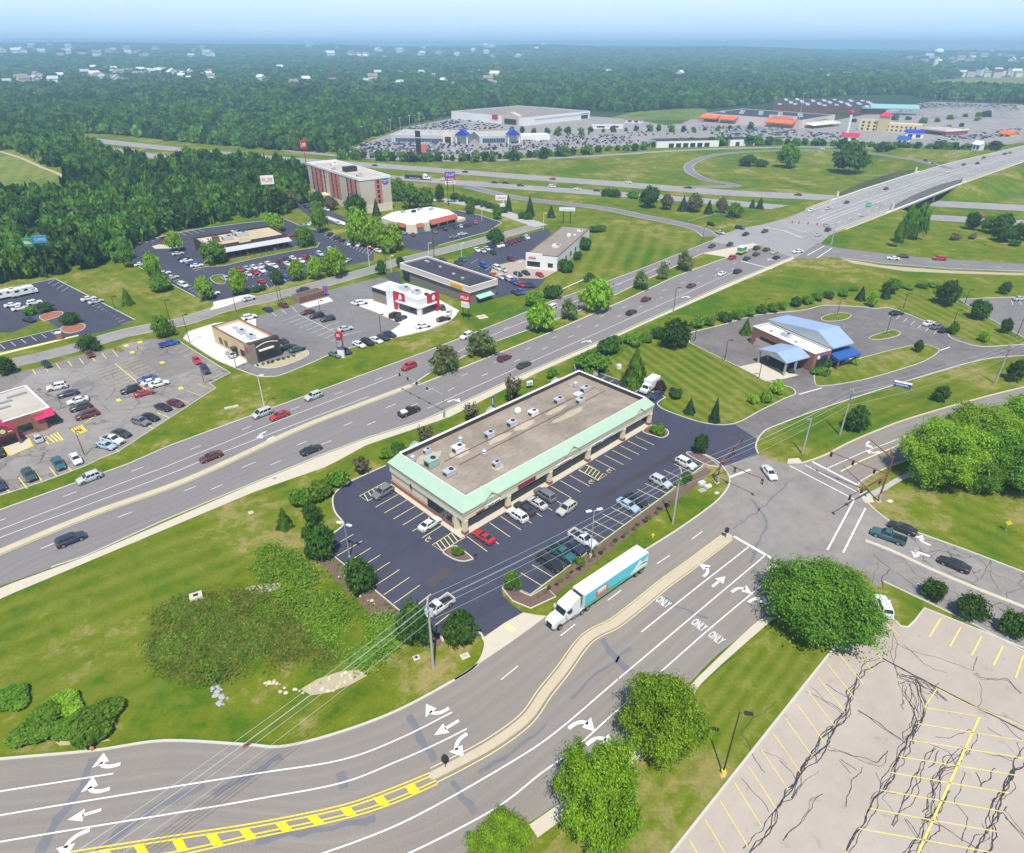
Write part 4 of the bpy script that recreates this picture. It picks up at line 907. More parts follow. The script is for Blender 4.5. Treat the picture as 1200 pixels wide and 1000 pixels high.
def shrub(seed,n,size,lobes=7):
 r=np.random.default_rng(seed);L=[(r.uniform(-.5,.5),r.uniform(-.5,.5),r.uniform(.25,.6),r.uniform(.32,.55)) for _ in range(lobes)]+[(0,0,.4,.6)]
 L=np.array(L);k=r.integers(0,len(L),n);d=unit(r.normal(0,1,(n,3)));d[:,2]=np.abs(d[:,2])*r.choice([1,1,1,-.4],n)
 C=L[k,:3]+d*L[k,3:4]*(r.uniform(.5,1,(n,1))**.4)*np.array([1,1,.9]);C[:,2]=np.clip(C[:,2],.02,1.05);return leaves(C,d,size,r)
def sparse(seed,n,size):
 """open twiggy shrub, leaves along ascending stems"""
 r=np.random.default_rng(seed);k=r.integers(0,22,n);a=k*2.399;t=r.uniform(.15,1,n)**.8;lean=.35+.6*((k*7) % 5)/5
 C=np.stack([np.cos(a)*lean*t,np.sin(a)*lean*t,t*(.75+.25*((k*3) % 4)/3)],1)+r.normal(0,.09,(n,3));C[:,2]=np.clip(C[:,2],.03,1.05)
 return leaves(C,C-np.array([0,0,.4]),size,r)
def trunk_mb(stems=1,limbs=6,seed=0,top=.7):
 """unit trunk with limbs (xy radius 1, z height 1)"""
 r=random.Random(seed);m=MB()
 for s in range(stems):
  a0=s*2.3;lean=0 if stems==1 else .25
  p=[Vector((.04*s*math.cos(a0),.04*s*math.sin(a0),-.01)),Vector((lean*.4*math.cos(a0),lean*.4*math.sin(a0),.25)),Vector((lean*math.cos(a0)+r.uniform(-.05,.05),lean*math.sin(a0),top))]
  m.cyl(p[0],p[1],.085,.06,7);m.cyl(p[1],p[2],.06,.02,6)
  for i in range(limbs):
   b=p[1].lerp(p[2],r.uniform(0,.75));a=i*2.4+r.uniform(-.4,.4)+a0;e=b+Vector((.62*math.cos(a),.62*math.sin(a),r.uniform(.12,.32)));m.cyl(b,e,.032,.01,5)
 return m
PROTO={}
def proto(key,fn,mats,*a):
 for mk in mats:PROTO[(key,mk)]=None
 V=fn(*a)
 for mk in mats:PROTO.setdefault((key,mk),None);PROTO[(key,mk)]=quads_mesh('crown',V,[W['leaf_'+mk]])
proto('big0',deciduous,('bright','mid'),1,56000,.021,26);proto('big1',deciduous,('bright','mid'),2,56000,.021,22)
proto('mid0',deciduous,('bright','mid','dark','brown'),3,4200,.085,18);proto('mid1',deciduous,('bright','mid','dark','brown'),4,4200,.085,15);proto('mid2',deciduous,('bright','mid','dark','brown'),5,3800,.09,20)
proto('air0',deciduous,('pale',),11,1900,.085,9);proto('con0',conifer,('blue','mid'),6,2600,.12);proto('shr0',shrub,('mid','dark','bright','red','brown'),7,1500,.13);proto('shr1',shrub,('mid','dark','bright','red','brown'),8,1500,.13,10)
proto('shb0',shrub,('mid','bright'),9,5000,.075,12);proto('spa0',sparse,('mid','brown','dark'),10,1300,.10)
TRUNK={k:trunk_mb(*a).mesh('trunk',[W['bark']],40) for k,a in dict(one=(1,7,1),multi=(4,4,2),thin=(1,4,3)).items()}
def blob(cx,cy,w,h,trunk=.1,zt=None):
 """crown seen as a w x h pixel blob centred on (cx, cy): foot point, radius and height"""
 z=hz(*gt(cx,cy+h*.45)[:2]) if zt is None else zt;h0=h
 for _ in range(3):
  b=g(cx,cy+h*.35,z);D=math.sqrt(b.x**2+b.y**2+HC**2)*math.cos(0);dep=b.y*math.cos(PITCH)+(HC-z)*math.sin(PITCH)
  m=dep/FPX;h=h0*math.cos(math.atan(math.hypot(cx-600,cy-500)/FPX))**.9;th=math.atan2(HC-z,math.hypot(b.x,b.y));r=w*m/2;e=h*m/2
  hh=2*math.sqrt(max((e*e-(r*math.sin(th))**2),(.33*r)**2))/math.cos(th);hh=min(hh,2.5*r if h0<1.7*w else 9*r)
  tot=hh*(1+trunk);zc=z+tot-hh/2
  c=g(cx,cy,zc);z2=hz(c.x,c.y)
  if zt is None:z=z2
 return Vector((c.x,c.y,z)),r,tot,hh
def tree(kind,cx,cy,w,h,label,mk='mid',name='tree',cat='tree',group=None,trunk=.12,tk='one',zt=None):
 p,r,tot,hh=blob(cx,cy,w,h,trunk,zt);rz=(cx*7.3+cy*3.1) % 6.28
 if kind[:3] in ('shr','shb','spa'):
  o=link(name,PROTO[(kind,mk)],None,None,p,rz);o.scale=(r*1.05,r*1.05,tot*(.62 if kind=='shb0' else 1));return tag(o,label,cat,group)
 e=empty(name,p,rz);tag(e,label,cat,group)
 c=link('crown',PROTO[(kind,mk)],None,e);c.scale=(r*1.04,r*1.04,hh);c.location=(0,0,tot-hh)
 t=link('trunk',TRUNK[tk],None,e);q=max(.9,min(r,4));t.scale=(q,q,tot) ;return e
NEAR_TREES=[
 ('big0',968,699,140,116,'big round leafy tree with several stems at the corner of the pale cracked lot','mid','multi'),('big1',777,838,106,110,'bright green tree beside the curved road, furthest of three by its footpath','bright','one'),
 ('big0',700,926,104,126,'bright green tree hiding a right-turn arrow beside the curved road, middle of three','bright','one'),('big1',588,988,78,84,'bright green tree cut by the bottom edge of the photo','bright','one'),
 ('big0',1108,524,96,84,'wide feathery tree nearest the signal pole at the bend of the side road','bright','one'),('big1',1160,502,100,72,'broad bright tree standing over the side road in the clump by the kerb','bright','one'),('big1',1196,540,96,76,'bright tree at the lawn side of the clump beyond the signal pole','mid','one'),
 ('big0',1218,490,90,66,'bright tree at the far right end of the clump over the side road','bright','one'),('big0',1146,548,70,52,'low wide tree under the clump on the sunny lawn','mid','one'),
 ('mid0',1096,690,25,27,'small round tree on the strip beside the pale lot, first of three from the corner','dark','thin'),('mid1',1141,711,32,35,'small round tree on the strip beside the pale lot, middle of three','dark','thin'),('mid0',1190,730,28,35,'small round tree on the strip beside the pale lot, third from the corner','dark','thin'),
 ('mid0',421,673,34,38,'dense round tree beside the yellow stalls at the left edge of the shop lot','dark','one'),('mid1',486,730,38,46,'dark round tree behind the utility pole by the shop lot','dark','one'),('mid2',539,735,42,38,'open bushy tree on the mulch corner beside the shop lot driveway','dark','multi'),
 ('mid2',373,632,35,40,'dark round tree above the mulch strip left of the shop lot','dark','one'),('mid1',364,601,20,23,'small dark tree just above another one left of the shop lot','dark','thin'),('mid1',601,680,18,29,'slim upright young tree on the mulch island by the shop driveway','mid','thin'),
 ('mid0',822,520,17,28,'slim upright young tree on the mulch island by the junction','dark','thin'),
 ('mid2',694,424,40,24,'wide dense tree beside the wooden bin enclosure behind the shops','mid','one'),('con0',745,430,32,46,'tall conifer on the striped lawn behind the shops','mid','one'),('con0',809,476,14,22,'small dark conifer left of another on the lawn edge by the shop lot','blue','thin'),('con0',839,481,13,26,'small pointed conifer on the lawn edge by the access road','blue','thin'),('con0',332,607,20,25,'small conifer alone on the grass left of the shop lot','mid','thin'),
 ('mid0',792,390,32,30,'big dark tree rising out of the hedge row by the bank lot corner','dark','one'),('con0',1010,344,12,20,'conifer in the hedge above the bank lot, left of two','blue','thin'),('con0',1040,341,11,19,'conifer in the hedge above the bank lot, right of two','blue','thin'),('mid1',1024,350,12,19,'young light tree between two conifers above the bank lot','bright','thin'),('mid0',1046,335,18,17,'bushy tree standing over the hedge right of the conifers','mid','thin'),
 ('mid1',1113,343,25,27,'leafy tree with pale crown at the top of the striped bank lawn','dark','one'),('mid2',1150,362,21,23,'dark tree at the kerb between the bank lawn and the next lot','dark','thin'),('mid1',1179,337,12,15,'small tree on the grass above the far right lot','dark','thin'),('mid0',1180,381,12,19,'thin leaning tree low on the bank lawn at the far right','dark','thin'),('mid1',1155,394,12,13,'little light green tree on the bank lawn near the access road','bright','thin'),('mid2',1119,384,11,15,'young tree right beside the three cars parked at the bank','mid','thin'),('mid0',1077,405,10,15,'young tree on the grass island before the bank lot entrance','dark','thin'),
 ('mid1',1104,461,17,19,'small round tree near the blue monument sign on the verge','dark','thin'),('mid2',1006,490,27,28,'round dark tree on the verge between the access road and side road','dark','one'),('mid1',1193,434,20,26,'tree at the right edge of the photo on the verge below the access road','dark','one'),('con0',875,383,14,18,'small conifer at the rear corner of the bank','mid','thin'),
 ('air0',520,420,35,29,'pale open tree on the grass median nearest the median tip','pale','thin'),('air0',565,402,36,28,'pale open tree second along the grass median','pale','thin'),('mid0',634,371,31,29,'fuller tree third along the grass median','bright','thin'),('air0',667,362,23,21,'small pale tree fourth along the grass median','pale','thin'),('mid1',699,345,34,33,'large bright tree fifth along the grass median','bright','thin'),('air0',752,328,20,19,'sixth median tree, thin and grey green','pale','thin'),('air0',777,317,14,17,'small median tree beside the two cars going left','pale','thin'),('air0',803,305,22,20,'last median tree before the far signals','pale','thin'),
 ('mid1',104,402,23,18,'tree over a dark red car on the street edge of the cracked lot','dark','thin'),('mid0',81,373,20,15,'round tree on the lower red mulch island of the navy lot','dark','thin'),('mid2',34,364,14,11,'small tree left of another on the grassy end of the red mulch island','mid','thin'),('mid1',52,360,18,12,'tree beside the upper red mulch island','dark','thin'),('mid0',4,428,20,22,'tree cut by the left edge of the photo beside the street','dark','thin'),('mid1',190,382,22,23,'tree on the verge between the cracked lot and the street','mid','thin'),('con0',148,348,14,23,'lone small conifer on the mown slope','mid','thin'),
 ('mid1',146,298,15,27,'upright tree at the wood end of the steakhouse lot','mid','thin'),('mid0',177,311,17,30,'tall bright tree at the edge of the steakhouse lot and the mown slope','bright','thin'),('mid2',238,337,19,31,'tall bright tree at the street corner of the steakhouse lot','bright','thin'),('mid1',204,282,17,21,'light tree beside the bin shed at the back of the steakhouse','bright','thin'),('mid2',249,295,27,25,'leafy tree in front of the dark side wall of the steakhouse','mid','thin'),
 ('mid0',278,329,20,29,'bright tree at the left of the grass verge before the steakhouse','bright','thin'),('mid1',324,324,15,16,'dull dark tree on the verge behind the twin lamp poles','dark','thin'),('mid2',347,316,19,21,'round bright tree on the steakhouse verge, left of two alike','bright','thin'),('mid0',369,313,18,23,'round bright tree on the steakhouse verge, right of two alike','bright','thin'),('mid1',392,307,27,27,'largest pale green tree at the right of the steakhouse verge','bright','one'),('mid2',322,260,19,19,'light tree behind the steakhouse roof corner','bright','thin'),('mid0',355,276,21,21,'tree at the right end of the steakhouse front','mid','thin'),('mid1',373,253,17,30,'tall narrow tree between the steakhouse and hotel lots','mid','thin'),
 ('mid2',420,264,27,38,'tall bright tree at the left of the clump below the hotel','bright','one'),('mid0',438,272,27,28,'bright tree in the middle of the clump below the hotel','bright','one'),('mid1',457,277,28,26,'bright tree of the clump nearest the pancake house','bright','one'),('mid2',455,288,17,15,'low bright tree below the clump by the street corner','bright','thin'),('mid0',416,240,25,22,'dark tree against the long side of the hotel','dark','one'),('con0',440.5,243,10,18,'dark upright evergreen at the hotel end wall','blue','thin'),('mid1',388,238,15,13,'dull olive tree by the hotel entrance','brown','thin'),('mid2',371,233,17,15,'dark tree left of the hotel entrance','dark','thin'),
 ('mid0',466,221,20,22,'tree right behind the hotel end wall','mid','one'),('mid2',480,229,22,24,'tree between the hotel and the pancake house','mid','one'),('mid1',498,231,19,20,'light tree behind the pancake house','mid','thin'),('mid0',515,226,10,17,'slim dark tree left of the tall twin post sign','blue' if 0 else 'dark','thin'),
 ('mid1',446,313,11,16,'small dark tree on the verge at the street corner','dark','thin'),('mid2',469,307,10,11,'small dark tree at the corner of the flat dark roof','dark','thin'),('mid0',580,277,20,17,'round tree on the street side of the motor club lot','dark','one'),('con0',596,238,8,17,'slim conifer just right of the white pole sign','blue','thin'),('con0',621,242,11,21,'tall dark conifer on the slope behind the motor club','blue','thin'),('con0',646,248,10,15,'small conifer left of the flat black post sign','blue','thin'),('mid1',583,248,11,15,'young tree on the bare bank by the concrete road','mid','thin'),('mid2',551,243,11,12,'small tree on the bare bank behind the pancake house','mid','thin'),
 ('mid0',762,230,21,21,'largest round tree in the row beside the exit ramp','dark','one'),('mid1',742,229,14,11,'light low tree left of the largest one by the exit ramp','mid','thin'),('mid2',711,228,13,11,'low dark tree at the left end of the row by the exit ramp','dark','thin'),('mid0',721,228,13,11,'low dark tree second from the left by the exit ramp','dark','thin'),('mid1',782,236,14,15,'brownish tree right of the largest one by the exit ramp','brown','thin'),('con0',801,239,12,18,'dark conifer in the ramp row, left of three','blue','thin'),('mid2',815,237,18,18,'dull tree between two conifers in the ramp row','brown','thin'),('con0',831,243,11,17,'dark conifer in the ramp row, middle of three','blue','thin'),('mid0',846,240,13,16,'reddish brown tree right of the middle conifer','brown','thin'),('mid1',862,246,18,15,'olive low tree in the ramp row','mid','thin'),('con0',882,240,9,13,'left conifer of the pair at the end of the ramp row','blue','thin'),('con0',891,239,10,16,'right conifer of the pair at the end of the ramp row','blue','thin'),
 ('mid0',924,182,25,23,'round tree inside the loop ramp, left of two big ones','mid','one'),('mid1',998,185,37,29,'broad dark tree inside the loop ramp, right of two big ones','dark','one'),('mid2',877,188,20,11,'low dark thicket inside the loop ramp','blue' if 0 else 'dark','thin'),
 ('mid0',1065,262,13,40,'tall thin poplar beside the bridge, middle of three','mid','thin'),('mid1',1054,274,9,27,'thin spindly poplar beside the bridge, left of three','mid','thin'),('mid2',1080,259,19,38,'tall leafy poplar beside the bridge, right of three','mid','thin'),('mid0',1141,258,15,20,'dark tree on the slope right of the poplars','dark','one'),('mid1',1158,262,13,18,'lighter tree beside a dark one right of the bridge','mid','one'),('mid2',1175,262,25,24,'wide dark tree right of the bridge by the motorway','dark','one'),('mid0',1179,273,22,20,'dark tree lowest on the slope right of the bridge','dark','one'),('mid1',1197,271,20,19,'dark tree at the right edge of the photo by the motorway','dark','one')]
for k,cx,cy,w_,h_,lab,mk,tk in NEAR_TREES:tree(k,cx,cy,w_,h_,lab,mk,'conifer' if k=='con0' else 'tree','tree',None,.05 if k=='con0' else .14,tk)
SHRUBS=[
 ('shr0',352,583,28,27,'dense green bush at the lower end of the row above the shop lot curve','mid'),('shr1',373,573,32,28,'dense green bush in the middle of the row above the shop lot curve','mid'),('shr0',394,561,27,25,'dense green bush at the upper end of the row above the shop lot curve','mid'),('spa0',423,546,22,21,'brown twiggy bush above the shop lot curve','brown'),('shr1',453,531,20,15,'green bush behind the left corner of the shops','mid'),('shr0',469,527,22,18,'dark bush behind the shops, next to the corner one','dark'),('spa0',498,512,24,22,'brown twiggy bush behind the shops, left of three','brown'),('spa0',551,484,22,20,'brown twiggy bush behind the shops, middle of three','brown'),('spa0',600,458,24,28,'tall brown twiggy bush behind the shops, by the purple banner','brown'),('shr0',646,437,15,12,'small green bush behind the far end of the shops','mid'),('shr1',652,435,9,9,'tiny green bush beside a larger one behind the shops','bright'),
 ('shr0',536,646,14,14,'clipped round bush on the island by the red car','mid'),('shr1',771,503,20,15,'clipped oval bush on the island at the shop end','mid'),('shr0',773,452,17,15,'purple leaved bush beside the white box truck','red'),('shr1',789,459,11,12,'purple leaved bush left of a green one by the box truck','red'),('shr0',794,462,13,14,'dark green bush touching a purple one by the box truck','dark'),('shr1',884,467,13,14,'bright round bush at the lawn corner, left of three','bright'),('shr0',900,464,15,17,'bright round bush at the lawn corner, middle of three','bright'),('shr1',911,453,17,20,'bright tall bush at the lawn corner, right of three','bright'),
 ('shr0',967,424,17,15,'low dark bush at the brick corner of the bank','dark'),('shr1',1002,423,11,11,'bright round bush before the bank awning','bright'),('shr0',962,434,22,8,'low clipped hedge along the brick corner of the bank','mid'),('shr1',1000,338,13,6,'low bush at the far end of the bank hedge','mid'),
 ('shb0',8,818,46,38,'spreading bush at the left edge of the bottom left thicket','mid'),('shb0',38,846,58,44,'spreading low bush in front of the bottom left thicket','mid'),('shb0',70,826,46,36,'yellow green bush at the back of the bottom left thicket','bright'),('shb0',112,841,64,40,'spreading bush at the right end of the bottom left thicket','mid'),('shb0',80,853,44,30,'low dark bush at the middle front of the bottom left thicket','mid'),
 ('shr0',684,285,18,16,'round bush beside the motor club wall, furthest of three','dark'),('shr1',676,299,12,11,'small round bush beside the motor club wall, middle of three','dark'),('shr0',664,311,18,16,'round bush beside the motor club front corner','dark'),('shr1',691,325,14,12,'lone bush at the end of the white pipe rail','dark'),('shr0',647,342,21,18,'large bush on the road bank below the motor club, right of two','dark'),('shr1',629,350,27,19,'large bush on the road bank below the motor club, left of two','mid'),
 ('shr0',300,339,11,9,'low round bush by the steakhouse driveway, left of two','dark'),('shr1',307,337,9,8,'low round bush by the steakhouse driveway, right of two','dark'),('shr0',190,331,30,22,'dark bushes between the steakhouse lot and the mown slope','mid'),('shr1',1120,277,12,11,'round dry bush on the grass right of the poplars','brown'),('shr0',1141,277,10,8,'small dry bush beside a larger one on the ramp grass','brown'),('shr1',1189,284,14,10,'bush low on the grass near the entry ramp','dark'),('shr0',700,268,21,9,'low thicket on the striped bank behind the motor club','dark'),('shr0',893,191,16,9,'low bush beside the thicket inside the loop ramp','dark'),
 ('shr0',488,358,13,11,'leafy bush in front of the grey block wall','bright'),('shr1',470,523,9,8,'little bush behind the left end of the shops','dark')]
for k,cx,cy,w_,h_,lab,mk in SHRUBS:tree(k,cx,cy,w_,h_,lab,mk,'bush','bush',None,0)
HEDGE='715 405 30 23 742 397 24 17 759 395 15 13 771 389 19 16 819 377 21 15 832 375 15 14 851 371 17 13 865 368 17 13 880 365 17 13 892 362 15 12 905 360 17 12 917 357 15 12 932 353 15 13 947 351 15 12 957 347 16 11 972 345 15 11 990 343 15 10 1065 336 16 7 1080 335 14 6 1095 334 14 6'
hv=[float(q) for q in HEDGE.split()]
for i in range(0,len(hv),4):tree('shr%d' % (i//4 % 2),*hv[i:i+4],'green bush in the hedge row between the main road and the bank lot','mid' if i//4 % 3 else 'dark','bush','bush','hedge bushes above the bank lot',0)
for i,(cx,cy) in enumerate(((533,230),(541,232),(550,234.5),(558,236.5),(566,238.5),(574,240.5),(582,243),(590,245.5),(611,252),(619,253.5))):tree('shr%d' % (i % 2),cx,cy,12,8,'dark bush in the hedge above the bare bank behind the pancake house','dark','bush','bush','hedge bushes on the bare bank',0)
def small_plants(pts,label,group,mks,w_=6,h_=5):
 for i,(cx,cy) in enumerate(pts):tree('shr%d' % (i % 2),cx,cy,w_*(.85+.3*((i*5) % 3)/2),h_*(.85+.3*((i*7) % 3)/2),label,mks[i % len(mks)],'garden_shrub','shrub',group,0)
a,b=Vector((624,701,0)),Vector((786,585,0))
small_plants([tuple(a.lerp(b,t/25)+Vector((2.5*(i % 2),2,0)))[:2] for i,t in enumerate(range(1,26))],'small shrub in the mulch strip along the street side of the shop lot','shrubs in the shop lot mulch strip',('mid','brown','dark','red'))
small_plants([(389,652),(393,657),(397,661.5),(401,666),(452,708),(457,712),(463,717),(437,692)],'tiny shrub in the mulch strip at the left edge of the shop lot','tiny shrubs left of the shop lot',('brown','mid'),5,4)
small_plants([(692,647),(679,656),(801,562),(796,566),(806,558)],'clipped green shrub before the parked cars by the shop lot mulch strip','larger shrubs by the shop lot stalls',('dark','mid'),11,11)
small_plants([(302+i*6,428-i*1.6) for i in range(8)]+[(319,424)],'small dot-like shrub in the gravel bed before the brown-fronted restaurant','gravel bed shrubs',('dark','mid'),4,3.5)
# woodland on the left ---------------------------------------------
def inpoly(x,y,P):
 c=False;j=len(P)-1
 for i in range(len(P)):
  if (P[i][1]>y) !=(P[j][1]>y) and x<(P[j][0]-P[i][0])*(y-P[i][1])/(P[j][1]-P[i][1])+P[i][0]:c=not c
  j=i
 return c
WOODP=[[(p.x,p.y) for p in gtl(s)] for s in ('-60 345 0 337 30 331 62 324 84 323 118 314 142 306 150 288 210 270 290 256 334 252 350 243 360 228 358 208 300 203 230 196 196 205 168 200 122 184 95 172 74 185 82 200 80 216 88 230 60 238 0 241 -60 243','-60 170 0 176 22 177 50 190 66 200 78 186 96 168 60 156 0 150 -60 146')]
wr=np.random.default_rng(21);WT=[]
for P in WOODP:
 xs=[q[0] for q in P];ys=[q[1] for q in P];y=min(ys)
 while y<max(ys):
  x=min(xs)
  while x<max(xs):
   qx,qy=x+wr.uniform(-3,3),y+wr.uniform(-3,3)
   if inpoly(qx,qy,P) and not (-250<qx<-120 and abs(qy-(560-.0*qx))<0):WT.append((qx,qy))
   x+=8.2
  y+=8.2
def wood_mesh(seed,n,size,lobes,mk):
 V=deciduous(seed,n,size,lobes);r=np.random.default_rng(seed+50)
 m=trunk_mb(1,3,seed);T=[]
 for f in m.f:
  if len(f)==4:T.append([m.v[i] for i in f])
 T=np.array(T);V=np.concatenate([V,T]);return quads_mesh('woodland_tree',V,[W['leaf_'+mk],W['bark']],[0]*(len(V)-len(T))+[1]*len(T))
WOODM=[wood_mesh(61,1100,.17,12,'wood'),wood_mesh(62,1100,.17,9,'wood'),wood_mesh(63,1000,.18,14,'mid'),wood_mesh(64,1000,.17,10,'dark'),wood_mesh(65,900,.16,10,'brown')]
WT=[p for p in WT if abs(math.atan2(p[0],p[1]))<.72]
WT.sort(key=lambda p:p[1]);NIND=215
for i,(x,y) in enumerate(WT[:NIND]):
 k=int(wr.choice(5,p=[.36,.3,.2,.12,.02]));o=link('woodland_tree',WOODM[k],None,None,(x,y,hz(x,y)),wr.uniform(0,6.3))
 r_=wr.uniform(4.3,6.4);o.scale=(r_,r_,wr.uniform(8,12.5))
 tag(o,'leafy tree in the dense wood left of the steakhouse and hotel','tree','woodland trees on the left')
# one far wood, thinning into clumps towards the horizon -----------
def cloud(name,P,S,protos,seed):
 """one object: trees instanced on its points, with size and turn stored per point"""
 me=bpy.data.meshes.new(name);me.vertices.add(len(P));me.vertices.foreach_set('co',np.asarray(P,np.float32).ravel())
 at=me.attributes.new('size','FLOAT_VECTOR','POINT');at.data.foreach_set('vector',np.asarray(S,np.float32).ravel())
 ro=me.attributes.new('turn','FLOAT','POINT');rr=np.random.default_rng(seed);ro.data.foreach_set('value',rr.uniform(0,6.28,len(P)).astype(np.float32))
 ix=me.attributes.new('pick','INT','POINT');ix.data.foreach_set('value',rr.integers(0,len(protos),len(P)).astype(np.int32))
 o=bpy.data.objects.new(name,me);COL.objects.link(o);ng=bpy.data.node_groups.new(name,'GeometryNodeTree')
 ng.interface.new_socket('Geometry',in_out='INPUT',socket_type='NodeSocketGeometry');ng.interface.new_socket('Geometry',in_out='OUTPUT',socket_type='NodeSocketGeometry')
 N=ng.nodes;Lk=ng.links.new;gi,go=N.new('NodeGroupInput'),N.new('NodeGroupOutput');join=N.new('GeometryNodeJoinGeometry')
 def attr(n,ty):a=N.new('GeometryNodeInputNamedAttribute');a.data_type=ty;a.inputs['Name'].default_value=n;return a.outputs['Attribute']
 size,turn,pick=attr('size','FLOAT_VECTOR'),attr('turn','FLOAT'),attr('pick','INT')
 cx=N.new('ShaderNodeCombineXYZ');Lk(turn,cx.inputs[2])
 for i,pr in enumerate(protos):
  io=N.new('GeometryNodeInstanceOnPoints');oi=N.new('GeometryNodeObjectInfo');oi.inputs['Object'].default_value=pr;oi.inputs['As Instance'].default_value=True;oi.transform_space='ORIGINAL'
  cm=N.new('FunctionNodeCompare');cm.data_type='INT';cm.operation='EQUAL';Lk(pick,cm.inputs[2]);cm.inputs[3].default_value=i
  Lk(gi.outputs[0],io.inputs['Points']);Lk(cm.outputs[0],io.inputs['Selection']);Lk(oi.outputs['Geometry'],io.inputs['Instance']);Lk(cx.outputs[0],io.inputs['Rotation']);Lk(size,io.inputs['Scale']);Lk(io.outputs[0],join.inputs[0])
 Lk(join.outputs[0],go.inputs[0]);md=o.modifiers.new('scatter','NODES');md.node_group=ng;return o
def lowtree(seed,n,size,mk,lobes):return quads_mesh('woodland_tree',deciduous(seed,n,size,lobes),[W['leaf_'+mk]])
TOWN=[(p.x,p.y) for p in gtl('330 186 398 183 410 171 470 148 530 135 545 127 640 124 690 130 745 132 790 131 830 128 900 121 940 116 1000 112 1060 111 1095 117 1200 121 1330 124 1330 178 1200 178 1100 181 960 177 860 186 800 200 700 200 560 200')]
hr=np.random.default_rng(99);HOUSES=[]
def houses(n,x0,x1,y0,y1,k,lab,group):
 for i in range(n):
  p=g(hr.uniform(x0,x1),hr.uniform(y0,y1),ZF);p.z=hz(p.x,p.y);HOUSES.append((p,k*hr.uniform(.8,1.5),lab,group))
houses(46,95,250,84,99,1.3,'tiny pale house showing between trees of the distant suburb at the left','houses in the left suburb');houses(34,250,620,82,104,1.3,'tiny pale house showing between trees of the distant suburb in the middle','houses in the middle suburb');houses(34,0,250,67,76,2.4,'tiny pale building on the hazy slope at the upper left','buildings on the upper left slope');houses(34,330,640,63,74,2.4,'tiny pale building on the hazy slope in the middle','buildings on the middle slope');houses(34,1060,1200,66,80,2.2,'tiny pale building in the hazy distance at the right','buildings in the right distance');houses(14,1125,1200,88,92,1.3,'tiny house along the top of the hill meadow','houses on the hill meadow');houses(14,0,80,92,102,1.3,'tiny house in the hollow at the left edge','houses at the left edge');houses(12,640,1000,80,100,1.3,'tiny house between woods right of centre','houses right of centre')
HXY=np.array([(p.x,p.y) for p,*_ in HOUSES]);HU=HXY/np.linalg.norm(HXY,axis=1,keepdims=True)
def by_house(x,y,s):
 d=np.array([x,y])-HXY;al=-(d*HU).sum(1);pe=np.abs(d[:,0]*HU[:,1]-d[:,1]*HU[:,0]);return bool(np.any((al>-s) & (al<90+2*s) & (pe<9+s*.5)))
FARP,FARS,MEADOWS=[],[],[[(v.co.x,v.co.y) for v in o.data.vertices] for o in bpy.data.objects if o.name.startswith('field')]
for p in WT[NIND:]:FARP.append((p[0],p[1],hz(*p)));FARS.append(None)
edge=[(p.x,p.y) for p in gtl('-400 160 -60 162 30 163 83 157 130 159 200 166 300 176 400 182 560 184 800 165 1330 166')]
ex=np.array([q[0] for q in edge]);ey=np.array([q[1] for q in edge])
def farpts(r0,r1,step):
 n=0;a=-.70
 r=r0
 while r<r1:
  da=step/r;a=-.72+wr.uniform(0,da)
  while a<.72:
   rr_=r+wr.uniform(-.5,.5)*step;x,y=rr_*math.sin(a),rr_*math.cos(a);a+=da*wr.uniform(.75,1.25)
   if y<np.interp(x,ex,ey)+6 or inpoly(x,y,TOWN) or any(inpoly(x,y,P) for P in MEADOWS) or (y>1100 and by_house(x,y,step*.7)):continue
   FARP.append((x,y,hz(x,y)));q=step*.62*wr.uniform(.85,1.35);FARS.append((q,q,min(15,4.5+step*.6)*wr.uniform(.75,1.3)))
  r+=step
farpts(560,1300,9.5);farpts(1300,2200,14);farpts(2200,4200,26);farpts(4200,9000,55)
FARS=[s if s is not None else (wr.uniform(4.3,6.3),)*2+(wr.uniform(8,12),) for s in FARS]
# three trees of the wood give the far wood its shapes
FPROT=[]
for i,(mk,sd) in enumerate((('wood',71),('wood',72),('dark',73),('mid',74))):
 x,y=WT[NIND-1-i*3];o=link('woodland_tree',lowtree(sd,260,.34,mk,9),None,None,(x+3,y+2,hz(x,y)));o.scale=(5,5,11);FPROT.append(o)
 tag(o,'leafy tree in the dense wood left of the steakhouse and hotel','tree','woodland trees on the left')
far_wood=cloud('far_wood',FARP,FARS,FPROT,5);tag(far_wood,kind='stuff')
print('far trees',len(FARP),'wood',len(WT))
# bushes and trees in front of the far lots
def belt(s,n,w0,h0,label,group,mks=('mid','dark'),jit=2.0):
 v=[float(q) for q in s.split()];P=[Vector((v[i],v[i+1],0)) for i in range(0,len(v),2)];Q,_=resample(P,n=n)
 for i,q in enumerate(Q):
  x,y=q.x+wr.uniform(-jit,jit),q.y+wr.uniform(-.6,.6);k=wr.uniform(.6,1.35);p,r,tot,hh=blob(x,y,w0*k,h0*k,0)
  o=link('tree',WOODM[2 if mks[i % len(mks)]=='mid' else 3],None,None,p,wr.uniform(0,6.2));o.scale=(r,r,tot);tag(o,label,'tree',group)
belt('400 181 430 182 470 184 520 185 560 184.5 610 182 650 179 690 176',34,11,9,'bushy tree in the belt between the car dealership and the motorway','trees before the dealership')
belt('690 176 740 173 800 166 850 166 900 165 960 167 1010 170 1060 171 1110 171 1165 171',44,12,9,'bushy tree in the belt between the shopping lots and the outer ramp','trees before the far shops')
belt('600 152 640 154 700 153 760 150 820 152 880 148',22,7,7,'small tree on an island of the far shopping lot','trees in the far lots')
belt('1050 138 1090 142 1130 136 1160 134 1120 150 1080 150 1000 142',18,9,7,'small tree among the shops at the far right','trees at the far right shops')
